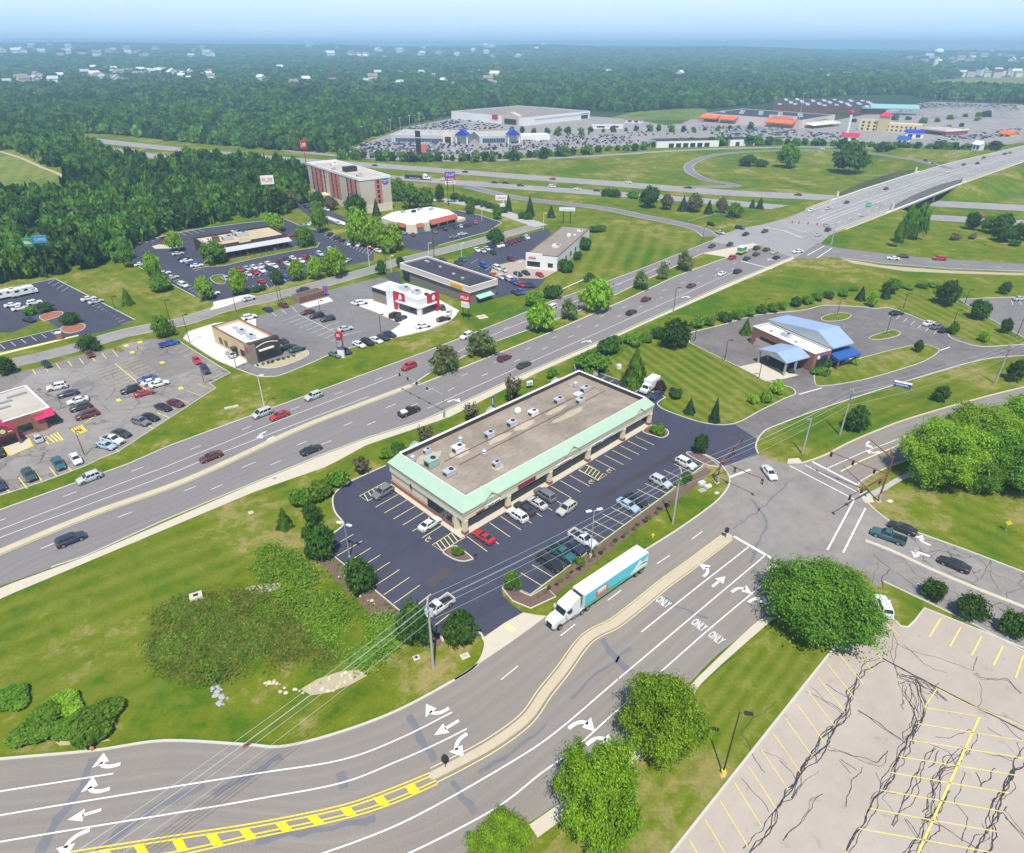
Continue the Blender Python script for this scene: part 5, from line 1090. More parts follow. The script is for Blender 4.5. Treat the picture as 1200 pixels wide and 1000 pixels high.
# rank growth in the drainage hollow
def weeds(name,s,dens,hgt,mk,seed,z0=0.0,size=.22):
 P=[(p.x,p.y) for p in gl(s)];A=abs(area([Vector((*q,0)) for q in P]));n=int(A*dens);r=np.random.default_rng(seed)
 x0,x1,y0,y1=min(q[0] for q in P),max(q[0] for q in P),min(q[1] for q in P),max(q[1] for q in P);out=[]
 while len(out)<n:
  x,y=r.uniform(x0,x1),r.uniform(y0,y1)
  if inpoly(x,y,P) and math.sin(x*.7+seed)+math.sin(y*.83+x*.31)+math.sin(x*.23-y*.4)>-1.0:
   e=.55+.45*math.sin(x*.9+math.sin(y*.8)*2)*math.sin(y*1.1+x*.3);out.append((x,y,r.uniform(.05,1)*hgt*(.45+.55*e)))
 C=np.array(out)+np.random.default_rng(seed+1).normal(0,.9,(n,3))*np.array([1,1,0]);V=leaves(C,np.tile([0,0,1.0],(n,1)),size,r,up=.6,jit=1.1,asp=.42);tag(link(name,quads_mesh(name,V,[W['leaf_'+mk]])),kind='stuff')
weeds('rank_grass','176 722 200 708 240 698 300 692 330 705 350 735 398 772 384 782 330 781 290 790 235 800 196 788 178 765',62,.45,'reed',31)
weeds('rank_grass','190 730 240 704 300 700 330 720 320 760 280 778 230 784 200 770',14,.6,'mid',41);weeds('rank_grass','176 735 196 712 214 706 220 730 200 770 184 775',30,.5,'neon',42)
weeds('lush_weeds','306 655 314 641 332 640 350 656 372 678 398 700 408 718 398 730 370 722 345 712 318 694 308 680',70,1.3,'neon',32)
weeds('lush_weeds','424 752 440 722 462 726 476 742 470 758 452 770 430 782 414 778',70,1.2,'neon',33);weeds('lush_weeds','345 712 372 724 408 730 424 752 414 778 398 772 352 736',26,.45,'neon',34);weeds('lush_weeds','218 800 250 788 262 792 256 804 232 810',34,1.2,'mid',35)
weeds('rank_grass','384 648 396 680 440 722 478 750 470 740 452 716 430 700 404 676',10,.35,'reed',36)
def rocks(name,s,dens,r0,r1,mat,seed):
 P=[(p.x,p.y) for p in gl(s)];A=abs(area([Vector((*q,0)) for q in P]));r=random.Random(seed);m=MB();n=int(A*dens)
 x0,x1,y0,y1=min(q[0] for q in P),max(q[0] for q in P),min(q[1] for q in P),max(q[1] for q in P)
 while n:
  x,y=r.uniform(x0,x1),r.uniform(y0,y1)
  if inpoly(x,y,P):n-=1;q=r.uniform(r0,r1);m.ball((x,y,q*.2),q*r.uniform(.7,1.4),q*r.uniform(.7,1.4),q*.6,n=6,m=4)
 tag(m.build(name,W[mat]),kind='stuff')
sheet('dirt_patch',gl('352 808 372 796 396 788 420 785 430 792 412 802 385 812 365 815'),'dirt',.016);sheet('dirt_patch',gl('287 690 300 686 312 684 330 684 326 690 300 700'),'dirt',.016);sheet('dirt_patch',gl('392 668 402 676 420 690 440 702 446 712 438 710 418 698 400 684'),'dirt',.016)
sheet('dirt_patch',gl('62 868 90 862 120 864 130 868 100 872 70 874'),'dirt',.016);sheet('dirt_patch',gl('843 906 848 903 852 905 850 911 845 912'),'dirt',.016)
rocks('limestone_rocks','280 804 300 798 330 800 352 808 400 788 420 785 430 792 385 812 330 818 300 812',1.1,.12,.4,'rock',1);rocks('riprap','244 806 256 804 268 818 266 830 256 826',5,.15,.35,'grey_rock',2);rocks('limestone_rocks','394 668 446 712 438 712 398 682',1.5,.1,.3,'rock',3);rocks('limestone_rocks','285 690 330 684 326 692 296 698',2,.1,.3,'grey_rock',4)
# ------------------------------------------------------------------ buildings
def wire_mesh():
 t=NT('wire_mesh');a=t.n('ShaderNodeBsdfTransparent');b=t.n('ShaderNodeBsdfDiffuse',i_Color=(.13,.13,.14));m=t.n('ShaderNodeMixShader');m.inputs[0].default_value=.55
 t.t.links.new(a.outputs[0],m.inputs[1]);t.t.links.new(b.outputs[0],m.inputs[2]);t.t.links.new(m.outputs[0],t.out.inputs[0]);return t.m
W['wire_mesh']=wire_mesh()
class Bld:
 def __init__(s,name,label,cat,A,B,z=0.0,rz=None,group=None):
  a,b=g(*A,z),g(*B,z);s.L=(b-a).length;s.rz=math.atan2(b.y-a.y,b.x-a.x) if rz is None else rz
  s.e=empty(name,a,s.rz);tag(s.e,label,cat,group)
 def p(s,name,mb,mats,parent=None,smooth=None,label=None):
  o=mb.build(name,[W[m] if isinstance(m,str) else m for m in (mats if isinstance(mats,(list,tuple)) else [mats])],parent or s.e,smooth)
  if label:o['label']=label
  return o
 def shell(s,x0,x1,y0,y1,h,wall,roof,par=.5,t=.3,cap=None):
  m=MB();m.box(x0,x1,y0,y0+t,0,h);m.box(x0,x1,y1-t,y1,0,h);m.box(x0,x0+t,y0+t,y1-t,0,h);m.box(x1-t,x1,y0+t,y1-t,0,h);s.p('wall',m,wall)
  s.p('roof',MB().box(x0+t,x1-t,y0+t,y1-t,h-par-.2,h-par),roof)
  if cap:
   m=MB();c=.06;m.box(x0-c,x1+c,y0-c,y0+t+c,h,h+.12);m.box(x0-c,x1+c,y1-t-c,y1+c,h,h+.12);m.box(x0-c,x0+t+c,y0+t+c,y1-t-c,h,h+.12);m.box(x1-t-c,x1+c,y0+t+c,y1-t-c,h,h+.12);s.p('parapet_cap',m,cap)
 def win(s,x0,x1,z0,z1,y,side='f',n=1,mat='glass',frame='dark_metal',name='window'):
  """glazing n panes wide on a front (f, faces -y), back, left (l, faces -x) or right (r) wall plane"""
  fr,pn=MB(),MB();d=.07;w_=(x1-x0)/n
  def bx(mb,a,b,c,e,t0,t1):
   if side=='f':mb.box(a,b,y-t1,y-t0,c,e)
   elif side=='b':mb.box(a,b,y+t0,y+t1,c,e)
   elif side=='l':mb.box(y-t1,y-t0,a,b,c,e)
   else:mb.box(y+t0,y+t1,a,b,c,e)
  for i in range(n+1):q=x0+i*w_;bx(fr,q-d/2,q+d/2,z0,z1,.0,.07)
  for i in range(n):
   a,b=x0+i*w_+d/2,x0+(i+1)*w_-d/2;bx(fr,a,b,z0,z0+d,0,.07);bx(fr,a,b,z1-d,z1,0,.07);bx(pn,a,b,z0+d,z1-d,0,.03)
  f=s.p(name,fr,frame);s.p('pane',pn,mat,f);return f
 def hv(s,x,y,z,sx=1.6,sy=1.2,h=1.1,mat='hvac',name='air_conditioner',label=None,kind=0,rot=0):
  m=MB();M_=Matrix.Translation((x,y,z))@Matrix.Rotation(rot,4,'Z')
  q=MB();q.box(-sx/2,sx/2,-sy/2,sy/2,.25,h*.9);q.box(-sx/2-.05,sx/2+.05,-sy/2-.05,sy/2+.05,h*.9,h);q.box(-sx/2+.1,sx/2-.1,-sy/2+.1,sy/2-.1,0,.25)
  if kind==0:q.cyl((sx*.2,0,h),(sx*.2,0,h+.10),min(sx,sy)*.30,n=12,mi=1);q.box(-sx/2-.02,-sx/2,-sy*.35,sy*.35,.4,h*.75,1)
  if kind==1:q.cyl((0,0,h),(0,0,h+.5),.28,n=10);q.cyl((0,0,h+.5),(0,0,h+.75),.5,.25,n=10)
  m.add([M_@Vector(v) for v in q.v],q.f);m.m=list(q.m);return s.p(name,m,[mat,'black'],label=label)
def glyphs(mb,x0,x1,z0,z1,y,n,seed=0,mi=0,d=.04):
 """rows of small raised letter-like strokes on a front plane (the lettering cannot be read in the photograph)"""
 r=random.Random(seed);w_=(x1-x0)/n
 for i in range(n):
  a=x0+i*w_+w_*.12;b=a+w_*.72;t=w_*.2;k=r.randrange(5)
  mb.box(a,a+t,y-d,y,z0,z1,mi)
  if k in (0,1,3):mb.box(a+t,b,y-d,y,z1-(z1-z0)*.2,z1,mi)
  if k in (0,2,4):mb.box(a+t,b,y-d,y,z0,z0+(z1-z0)*.2,mi)
  if k in (1,3):mb.box(a+t,b,y-d,y,(z0+z1)/2-.1*(z1-z0),(z0+z1)/2+.1*(z1-z0),mi)
  if k in (0,3,4):mb.box(b-t,b,y-d,y,z0+(z1-z0)*.2,z1-(z1-z0)*.2,mi)
# --- the row of shops
s=Bld('shop_building','long cream row of shops with a mint green metal eave and flat gravel roof','shops',(545,629.2),(763.9,498.4));L,D=s.L,22.8
m=MB();m.box(.3,L,3.0,D,0,5.2);s.p('wall',m,'cream')
m=MB();m.box(0,L,.1,3.0,-.02,.16);m.box(-.9,0,.1,D,-.02,.12);s.p('walkway',m,'concrete')
# fascia box, soffit and mouldings
m=MB();m.box(0,L,.25,.6,3.25,5.35);m.box(.0,.34,.6,D,3.25,5.35);m.box(L-.35,L,.6,3.0,3.25,5.35);m.box(-.14,L+.1,.1,.25,4.62,4.8);m.box(-.14,0,.25,D,4.62,4.8);m.box(-.28,L+.15,-.02,.25,5.2,5.42);m.box(-.28,0,.25,D,5.2,5.42);s.p('fascia',m,'cream')
m=MB();m.box(.34,L-.35,.6,3.0,3.3,3.42);s.p('soffit',m,'white')
m=MB();m.box(-.03,.3,3.0,D,0,1.05);m.box(-.12,.0,3.0,D,1.05,1.13);s.p('brick_plinth',m,'brick')
def mansard(m,x0,x1,y0,y1,z0,z1,axis):
 m.add([(x0,y0,z0),(x1,y0,z0),(x1,y1,z1),(x0,y1,z1)],[(0,1,2,3)])
ins,zi,ze=2.6,6.35,5.42;e=.34
fr_m=MB();fr_m.add([(-e,-e+.3,ze),(L+.2,-e+.3,ze),(L+.2,ins,zi),(ins,ins,zi)],[(0,1,2,3)]);fr_m.add([(L+.2,-e+.3,ze),(L+.2,ins,ze),(L+.2,ins,zi)],[(0,1,2)]);fr_m.add([(-e,-e+.3,ze-.09),(L+.2,-e+.3,ze-.09),(L+.2,-e+.3,ze),(-e,-e+.3,ze)],[(0,1,2,3)]);s.p('metal_eave',fr_m,'green_x')
m=MB();m.add([(-e,-e+.3,ze),(ins,ins,zi),(ins,D,zi),(-e,D,ze)],[(0,1,2,3)]);m.add([(-e,D,ze-.09),(-e,-e+.3,ze-.09),(-e,-e+.3,ze),(-e,D,ze)],[(0,1,2,3)][::-1]);s.p('metal_eave',m,'green_y')
m=MB();m.box(ins,L,ins,ins+.15,5.2,zi-.02);m.box(ins,ins+.15,ins+.15,D,5.2,zi-.02);s.p('eave_back',m,'white')
s.p('roof',MB().box(ins+.15,L-.3,ins+.15,D-.35,5.15,5.28),'gravel_roof')
m=MB();m.box(ins+.15,L,D-.35,D,5.0,6.28);m.box(L-.3,L,ins,D-.35,5.0,6.28)
for i in range(int((L-ins)/.9)):x=ins+.5+i*.9;m.box(x,x+.1,D-.45,D-.35,5.28,6.2)
for i in range(int((D-ins-1)/.9)):y=ins+.7+i*.9;m.box(L-.4,L-.3,y,y+.1,5.28,6.2)
s.p('parapet',m,'brown');m=MB();m.box(ins+.1,L+.12,D-.42,D+.12,6.28,6.38);m.box(L-.36,L+.12,ins,D-.42,6.28,6.38);s.p('parapet_cap',m,'white')
for x in (6.5,27.5,48.8):
 m=MB();m.add([(x-1.6,D+.13,6.2),(x+1.6,D+.13,6.2),(x,D+.13,7.5),(x-1.6,D-1.2+1.3,6.4),(x+1.6,D+.1,6.4),(x,D+1.6,6.0)],[(0,2,1),(0,5,2),(2,5,1)]);s.p('roof_peak',m,'green_y')
for x in (6.6,29.2,51.9):
 m=MB();m.add([(x-2.1,.08,4.8),(x+2.1,.08,4.8),(x,.08,6.35),(x,2.3,6.3),(x-2.1,.3,5.4),(x+2.1,.3,5.4)],[(0,1,2)]);s.p('gable',m,'cream')
 m=MB()
 for q in (-1,1):m.add([(x+q*2.35,-.06,4.86),(x,-.06,6.55),(x,2.9,6.52),(x+q*2.35,.55,5.5),(x+q*2.35,-.06,4.72),(x,-.06,6.41)],[(0,1,2,3),(4,5,1,0)])
 s.p('gable_roof',m,'green_x')
for x in (.55,11.3,22.9,34.8,46.8,L-.5):
 m=MB();m.box(x-.42,x+.42,.22,1.0,.82,3.25);m.box(x-.5,x+.5,.15,1.08,2.95,3.1);c=s.p('column',m,'cream');m=MB();m.box(x-.52,x+.52,.12,1.1,.16,.82);s.p('column_base',m,'brick',c)
m=MB();m.box(-.02,.85,2.2,3.0,0,3.3);s.p('wall',m,'cream')
xs=np.linspace(1.2,L-.6,25)
for i in range(0,24,3):s.win(xs[i]+.1,xs[min(i+3,24)]-.1,.25,3.0,3.0,'f',6,name='shop_window')
for i in (2,5,8,11,14,17,20,23):m=MB();m.box(xs[i]-.5,xs[i]+.5,2.87,2.93,.18,2.4);s.p('door',m,'dark_metal')
s.win(3.6,10.6,1.15,3.1,-.0,'l',6,name='shop_window')
m=MB();m.box(-.2,-.0,15.6,15.9,2.6,3.6);s.p('wall_lamp',m,'dark_metal')
m=MB();m.box(-.03,.0,3.0,D,3.15,3.22);s.p('wall_groove',m,'beige')
def fsign(x0,x1,z0,z1,back,fg,n,seed,lab=None):
 o=s.p('shop_sign',MB().box(x0,x1,.15,.25,z0,z1),back,label=lab);m=MB();glyphs(m,x0+.15,x1-.15,z0+.12,z1-.12,.15,n,seed);s.p('sign_lettering',m,fg,o)
fsign(13.6,18.4,3.5,4.35,'red','brown',11,1,'red shop sign over the second bay');fsign(3.0,5.0,3.3,3.75,'rust_red','brown',6,2);fsign(5.6,9.0,3.35,3.95,'white','black',9,3);fsign(24.5,29.0,3.35,3.85,'white','black',12,4);fsign(35.2,38.6,3.35,3.9,'white','dark_metal',9,5);fsign(39.3,42.6,3.4,3.9,'white','royal',8,6)
RZ=5.28
for x,y,sx,sy,h,mat,k in ((5.3,15.9,2.4,1.9,1.7,'hvac_green',0),(7.4,20.0,1.4,1.0,1.1,'hvac',0),(5.8,11.0,2.3,1.6,1.2,'hvac',0),(12.3,16.1,2.3,1.7,1.5,'white',0),(14.1,6.8,1.3,1.2,1.2,'hvac',0),(20.6,15.8,1.9,1.4,1.4,'hvac',0),(27.2,15.9,1.9,1.5,1.4,'hvac',0),(33.9,16.0,2.0,1.5,1.3,'white',0),(42.4,16.0,2.2,1.5,1.3,'hvac',0),(45.9,12.5,2.0,1.4,1.2,'hvac',0),(51.3,15.6,2.2,1.4,1.2,'hvac',0),(48.5,15.4,1.9,1.5,.5,'white',2)):s.hv(x,y,RZ,sx,sy,h,mat,kind=k)
for x,y in ((3.6,19.6),(14.9,18.4),(15.1,11.3),(51.2,18.6)):s.hv(x,y,RZ,.75,.75,.8,'hvac','roof_vent',kind=1)
m=MB()
for y,x0,x1 in ((15.2,8,54.5),(12.3,9.5,54.8)):m.cyl((x0,y,RZ+.12),(x1,y,RZ+.12),.07,n=6)
s.p('roof_pipe',m,'rust')
m=MB();m.cyl((32.2,19.0,RZ),(32.2,19.0,RZ+.6),.05,n=6);m.cyl((32.2,19.0,RZ+.8),(32.05,18.75,RZ+.95),.75,.25,n=14);s.p('satellite_dish',m,'white')
for x,y in ((4.6,18.3),(50.0,18.9),(52.3,18.9)):m=MB();m.cyl((x,y,RZ),(x,y,RZ+1.3),.06,n=6);s.p('vent_pipe',m,'white')
RPM=gravel_roof('pale_roof_patch',(.40,.34,.24),(.56,.50,.40))
def rpatch(x0,y0,x1,y1,seed):
 r=random.Random(seed);P=[((x0+x1)/2+(x1-x0)/2*math.cos(a)*r.uniform(.7,1.1),(y0+y1)/2+(y1-y0)/2*math.sin(a)*r.uniform(.7,1.1),RZ+.004+seed*.0006) for a in np.linspace(0,6.1,14)];return P
for i,q in enumerate(((34,9.6,46,11.8),(3.5,17,10,20.5),(10,14,15,17.5),(18,13.2,26,15.2),(26,13,33,15.4),(36,13.2,43,15),(12.8,5.4,16,8))):s.p('roof_patch',MB().poly(rpatch(*q,i+1)),RPM)
# bins behind the shops
s=Bld('bin_enclosure','small wooden enclosure with a dark bin at the back corner of the shop lot','enclosure',(673.5,439),(700.5,438));m=MB();m.box(0,3.6,2.2,2.35,0,1.9);m.box(0,.15,-.6,2.2,0,1.9);m.box(3.45,3.6,-.6,2.2,0,1.9)
for i in range(10):m.box(.1+i*.35,.13+i*.35,2.16,2.2,.1,1.9)
s.p('board_fence',m,'wood_pole');m=MB();m.chamfer(.6,2.9,.2,1.6,.1,1.3,.1);s.p('bin',m,'black')
o=MB();o.chamfer(0,2.7,0,2.2,0,1.5,.12);o.box(.1,2.6,-.02,.0,.2,1.3,1);tag(o.build('utility_cabinet',[W['cream'],W['beige']],None,None,g(689,441),.15),'pale boxy cabinet beside the wooden bin enclosure','cabinet')
# --- bank with blue metal roofs
s=Bld('bank_building','brick bank with pale blue metal roofs and a drive through canopy','bank',(878.7,402),(950,436));L=s.L
s.shell(0,L,0,6.4,5.2,'brick','roof_white',.25,.3,'white');m=MB();m.box(.6,L-1.4,6.4,13.6,0,6.0);s.p('rear_wing',m,'brick')
m=MB();zt=8.7;A_,B_,C_=(-.6,6.3),(-.6,14.4),(22.9,14.2)
m.add([(-.6,6.2,6.1),(17.0,6.2,zt),(17.0,14.4,zt),(-.6,14.4,6.1)],[(0,1,2,3)]);s.p('long_roof',m,'steel_blue_y')
m=MB();m.add([(17.0,6.2,zt),(22.9,6.2,5.9),(22.9,14.4,5.9),(17.0,14.4,zt)],[(0,1,2,3)]);m.box(22.85,22.95,6.2,14.4,5.6,5.9);s.p('front_roof',m,'steel_blue_y')
m=MB()
for y in (6.2,14.4):m.add([(-.6,y,6.1),(-.6,y,5.7),(22.9,y,5.6),(22.9,y,5.9),(17,y,zt)],[(0,1,2,3,4)])
s.p('roof_side',m,'steel_grey_y')
m=MB();m.add([(11.0,-8.9,4.1),(17.4,-8.9,5.5),(17.4,-.1,5.5),(11.0,-.1,4.1)],[(0,1,2,3)]);m.add([(11,-8.9,3.85),(11,-8.9,4.1),(11,-.1,4.1),(11,-.1,3.85)],[(0,1,2,3)]);s.p('canopy_roof',m,'steel_blue_y')
m=MB();m.add([(17.4,-8.9,5.5),(21.2,-8.9,4.0),(21.2,-.1,4.0),(17.4,-.1,5.5)],[(0,1,2,3)]);m.box(21.18,21.26,-8.9,-.1,3.75,4.0);s.p('canopy_front',m,'steel_blue_y')
m=MB();m.add([(11,-8.9,3.85),(21.2,-8.9,3.75),(21.2,-8.9,4.0),(17.4,-8.9,5.5),(11,-8.9,4.1)],[(0,1,2,3,4)]);m.box(11.1,21.1,-8.8,-.15,3.78,3.85);s.p('canopy_side',m,'steel_grey_y')
for x,y in ((20.8,-8.4),(11.6,-8.4),(20.8,-4.6),(11.6,-4.6)):m=MB();m.box(x-.22,x+.22,y-.22,y+.22,0,3.8);s.p('canopy_post',m,'galv')
for x,y in ((18.6,-6.6),(18.6,-2.9)):m=MB();m.box(x-.3,x+.3,y-.3,y+.3,0,1.6);s.p('teller_unit',m,'black')
m=MB();m.box(2.0,10.5,-.14,0,.3,2.4);m.box(1.5,11,-.1,0,0,.9);s.p('recessed_panel',m,'beige');s.win(3.5,9.5,2.4,3.4,-.02,'f',4)
s.win(1.2,5.4,.6,3.4,L,'r',3);m=MB()
glyphs(m,0,1,0,.1,0,1);m=MB();m.cyl((L+.02,1.7,3.9),(L+.14,1.7,3.9),.55,n=18);s.p('round_sign',m,'white');m=MB()
for i in range(8):m.box(L+.02,L+.12,2.6+i*.36,2.82+i*.36,3.6,4.15)
s.p('sign_lettering',m,'royal')
m=MB();m.add([(21.2,6.7,4.3),(21.2,15.6,4.3),(25.0,15.6,3.2),(25.0,6.7,3.2),(25.0,15.6,2.7),(25.0,6.7,2.7)],[(0,3,2,1),(3,5,4,2)]);m.add([(21.2,6.7,4.3),(25,6.7,3.2),(25,6.7,2.7),(21.2,6.7,2.7)],[(0,1,2,3)]);s.p('awning',m,'awning_blue')
for y in (7.2,15.1):m=MB();m.box(24.6,24.9,y-.15,y+.15,0,2.8);s.p('awning_post',m,'brick')
s.win(7.0,13.2,.3,2.9,L-1.4,'r',5);s.hv(9.5,3.2,4.95,2.8,1.4,1.0);s.hv(5.0,2.2,4.95,.8,.8,.5,kind=2);s.hv(14,2.2,4.95,.6,.6,.6,kind=2)
# --- hotel
hz_rz=math.atan2(g(462,247.3).y-g(425.5,251).y,g(462,247.3).x-g(425.5,251).x)+R(11)
s=Bld('hotel_building','tall beige hotel with pink vertical bands of windows','hotel',(425.5,251),(462,247.3),rz=hz_rz);Wd,Ln,H=17.6,68,17.6
m=MB();m.box(0,Wd,0,Ln,0,H-1.2);s.p('wall',m,'beige');m=MB();t=.35;m.box(-.25,Wd+.25,-.25,t,H-1.2,H);m.box(-.25,Wd+.25,Ln-t,Ln+.25,H-1.2,H);m.box(-.25,t,t,Ln-t,H-1.2,H);m.box(Wd-t,Wd+.25,t,Ln-t,H-1.2,H);s.p('parapet',m,'white')
s.p('roof',MB().box(t,Wd-t,t,Ln-t,H-1.2,H-1.08),'roof_pale')
m=MB();m.box(-.1,0,.3,Ln-.3,.0,3.0);m.box(-.14,Wd+.14,-.12,.0,3.0,3.9);m.box(0,Wd,-.06,0,0,3.0);s.p('plinth_band',m,'cream')
m=MB();m.box(8.3,12.3,-.12,0,3.9,H-1.2);s.p('pink_band',m,'pink')
for i in range(5):s.win(9.6,10.9,4.5+i*2.42,6.2+i*2.42,-.12,'f',1)
for a,b in ((5.5,14),(24.5,38.5),(47,60.5)):m=MB();m.box(-.16,0,a,b,3.2,H-1.25);s.p('pink_band',m,'pink')
for yy in (4.6,10.0,15.0,29.0,34.0,44.5,49.5,55.5,61.5):
 for i in range(5):s.win(yy-.55,yy+.55,3.8+i*2.55,6.0+i*2.55,-.17,'l',1)
 m=MB();m.box(-.20,-.18,yy-.7,yy+.7,3.4,H-1.4)
m=MB();v=[(14.4+1.9*math.cos(a),-.1,H-2.6+1.35*math.sin(a)) for a in np.linspace(0,6.0,18)];m.add(v+[(x,-.3,z) for x,y,z in v],[tuple(range(18,36))]+[(i,(i+1) % 18,18+(i+1) % 18,18+i) for i in range(18)]);o=s.p('oval_sign',m,'purple');m=MB();glyphs(m,12.9,15.9,H-2.6,H-2.1,-.3,8,3);glyphs(m,13.3,15.5,H-3.35,H-2.95,-.3,6,4);s.p('sign_lettering',m,'white',o)
s.hv(9,30,H-1.1,7,4,2.6,'dark_metal','lift_housing',kind=2);s.hv(6,12,H-1.1,3,2.2,1.2);s.hv(4,40,H-1.1,2,2,1.0);s.hv(11,55,H-1.1,4,2.5,1.2,'white')
m=MB();m.box(-7,0,40,47,3.2,4.0);s.p('entrance_canopy',m,'cream');m=MB();[m.box(x-.3,x+.3,y-.3,y+.3,0,3.2) for x in (-6.5,) for y in (40.6,46.4)];s.p('canopy_posts',m,'cream')
# --- steakhouse
s=Bld('steakhouse_building','low dark brown restaurant with a tan roof, yellow sign and long porch','restaurant',(250.7,307.3),(342,291));L=s.L
s.shell(0,L,3.4,23.5,5.4,'brown','roof_tan',.7,.35,'brown')
m=MB();m.add([(-.5,-.4,3.2),(L+.6,-.4,3.2),(L+.6,3.5,4.1),(-.5,3.5,4.1)],[(0,1,2,3)]);m.box(-.5,L+.6,-.42,-.38,3.0,3.2);s.p('porch_roof',m,plain('pale_grey_porch_roof',(.52,.52,.56),.6))
for i in range(13):x=.3+i*(L-.6)/12;m=MB();m.box(x-.12,x+.12,-.1,.14,0,3.1);s.p('porch_post',m,'brown')
for i in range(7):s.win(1.6+i*4.4,4.6+i*4.4,.9,2.6,3.4,'f',3)
m=MB();m.box(0,L,-.1,.02,.75,.85);m.box(0,L,-.1,.02,.3,.36);s.p('porch_rail',m,'wood_brown')
for i in range(8):x=2+i*4;m=MB();m.box(x,x+.9,1.2,1.9,.1,1.0);s.p('porch_barrel',m,'white' if i % 3==0 else 'wood_brown')
o=s.p('roof_sign',MB().box(12.6,17.4,3.2,3.4,5.0,7.2),'cream');m=MB();glyphs(m,13.2,16.8,5.7,6.6,3.2,7,9);s.p('sign_lettering',m,'yellow',o)
s.hv(11,13,4.7,4,3,1.7);s.hv(18,15.5,4.7,5,2.6,1.6);s.hv(16,18.5,4.7,2,2,2.1);s.hv(6,12,4.7,2.5,2,2.4,'wood_brown','roof_hatch',kind=2);s.hv(3,15,4.7,3,2,1.0,'white')
m=MB();m.box(-6,2,-1.2,.1,0,.1);s.p('walk',m,'concrete_white')
s=Bld('bin_enclosure','brown boarded bin shed at the back of the steakhouse lot','enclosure',(188,287),(213,287));m=MB();m.box(0,5,0,.2,0,2.6);m.box(0,.2,.2,3.5,0,2.6);m.box(4.8,5,.2,3.5,0,2.6);m.box(0.2,4.8,3.3,3.5,0,2.6);s.p('board_wall',m,'brown');m=MB();m.box(.3,2.4,-.06,0,.1,2.3);s.p('gate',m,'wood_brown')
# --- pancake house
s=Bld('pancake_house','white stucco restaurant with rust red awnings and sloped white roof','restaurant',(490,274),(536,262));L=s.L
P=[(3,0),(L,0),(L,18),(3,24),(-1.5,24),(-3.5,10),(-3.5,4),(0,.6)];m=MB();m.prism(P,0,4.2);s.p('wall',m,'cream')
m=MB();PI_=[(4.5,3.2),(L-3,3.2),(L-3,15),(5,20),(2,20),(0,9),(0,5.5),(2,3.4)];n=8
m.add([(*q,4.2) for q in [(a*1.0+(.0),b) for a,b in P]]+[(*q,6.6) for q in PI_],[(i,(i+1) % n,n+(i+1) % n,n+i) for i in range(n)]);m.poly([(*q,6.6) for q in PI_]);s.p('roof',m,'roof_white')
m=MB();m.add([(7,-.1,5.0),(L-1.5,-.1,5.0),(L-1.5,-2.2,3.2),(7,-2.2,3.2)],[(0,3,2,1)]);m.add([(7,-2.2,3.2),(L-1.5,-2.2,3.2),(L-1.5,-2.2,2.9),(7,-2.2,2.9)],[(0,3,2,1)]);s.p('awning',m,'rust_red')
m=MB();m.add([(-.4,.5,4.6),(3,-.05,4.6),(3.2,-1.6,3.1),(-1.2,-.9,3.1)],[(0,3,2,1)]);s.p('awning',m,'rust_red');m=MB();m.add([(-3.55,4,4.6),(-3.55,10,4.6),(-5,10.5,3.1),(-5,3.6,3.1)],[(0,3,2,1)]);s.p('awning',m,'rust_red')
for i in range(3):s.win(8+i*6,12.6+i*6,.8,2.8,0,'f',3);
for x in (7,13.2,19.2,L-1.5):m=MB();m.box(x-.35,x+.35,-.5,0,0,4.2);s.p('pier',m,'cream')
s.win(4.4,9.6,.8,2.8,-3.5,'l',4);m=MB();m.box(L,L+7,1,6,0,1.5);s.p('patio_wall',m,'cream')
for x,y in ((5,15),(9,12),(14,13),(18,9)):s.hv(x,y,6.6,2,1.6,1.0,'dark_metal' if x==9 else 'hvac')
# --- flat dark-roofed block with yellow sign
s=Bld('block_building','low grey block building with a flat dark roof and pale pink fascia','building',(470,328),(551,358));L,D=s.L,13.0
m=MB();m.box(.5,L-.5,.5,D-.5,0,4.3);s.p('wall',m,'block_grey');m=MB();t=.35;m.box(0,L,0,t,4.3,6.3);m.box(0,L,D-t,D,4.3,6.3);m.box(0,t,t,D-t,4.3,6.3);m.box(L-t,L,t,D-t,4.3,6.3);s.p('fascia',m,'pale_pink')
m=MB();m.box(-.06,L+.06,-.06,t+.06,6.3,6.42);m.box(-.06,L+.06,D-t-.06,D+.06,6.3,6.42);m.box(-.06,t+.06,t+.06,D-t-.06,6.3,6.42);m.box(L-t-.06,L+.06,t+.06,D-t-.06,6.3,6.42);m.box(-.04,L+.04,-.05,0,4.3,4.55);m.box(L,L+.05,0,D,4.3,4.55);s.p('parapet_cap',m,'white')
s.p('roof',MB().box(t,L-t,t,D-t,5.6,5.8),'roof_dark');o=s.p('wall_sign',MB().box(29.5,36.0,-.25,0,4.75,6.1),'yellow',label='long yellow wall sign');m=MB();glyphs(m,29.8,35.7,5.05,5.8,-.25,13,5);s.p('sign_lettering',m,'orange',o)
m=MB();m.add([(L-.5,3,2.6),(L-.5,10,2.6),(L+1.4,10,1.9),(L+1.4,3,1.9)],[(0,1,2,3)]);m.add([(L+1.4,3,1.9),(L+1.4,10,1.9),(L+1.4,10,1.7),(L+1.4,3,1.7)],[(0,1,2,3)]);s.p('entry_awning',m,plain('pale_green_awning',(.35,.62,.50),.6));s.win(3.5,9.5,.4,1.7,L-.5,'r',4);m=MB();m.box(1,5,.4,.5,0,3.2);s.p('roller_door',m,'dark_metal')
for x,y in ((5,9),(14,8),(24,6),(30,5)):s.hv(x,y,5.8,1.0 if x>5 else 2.2,.8,.7,'hvac',kind=2)
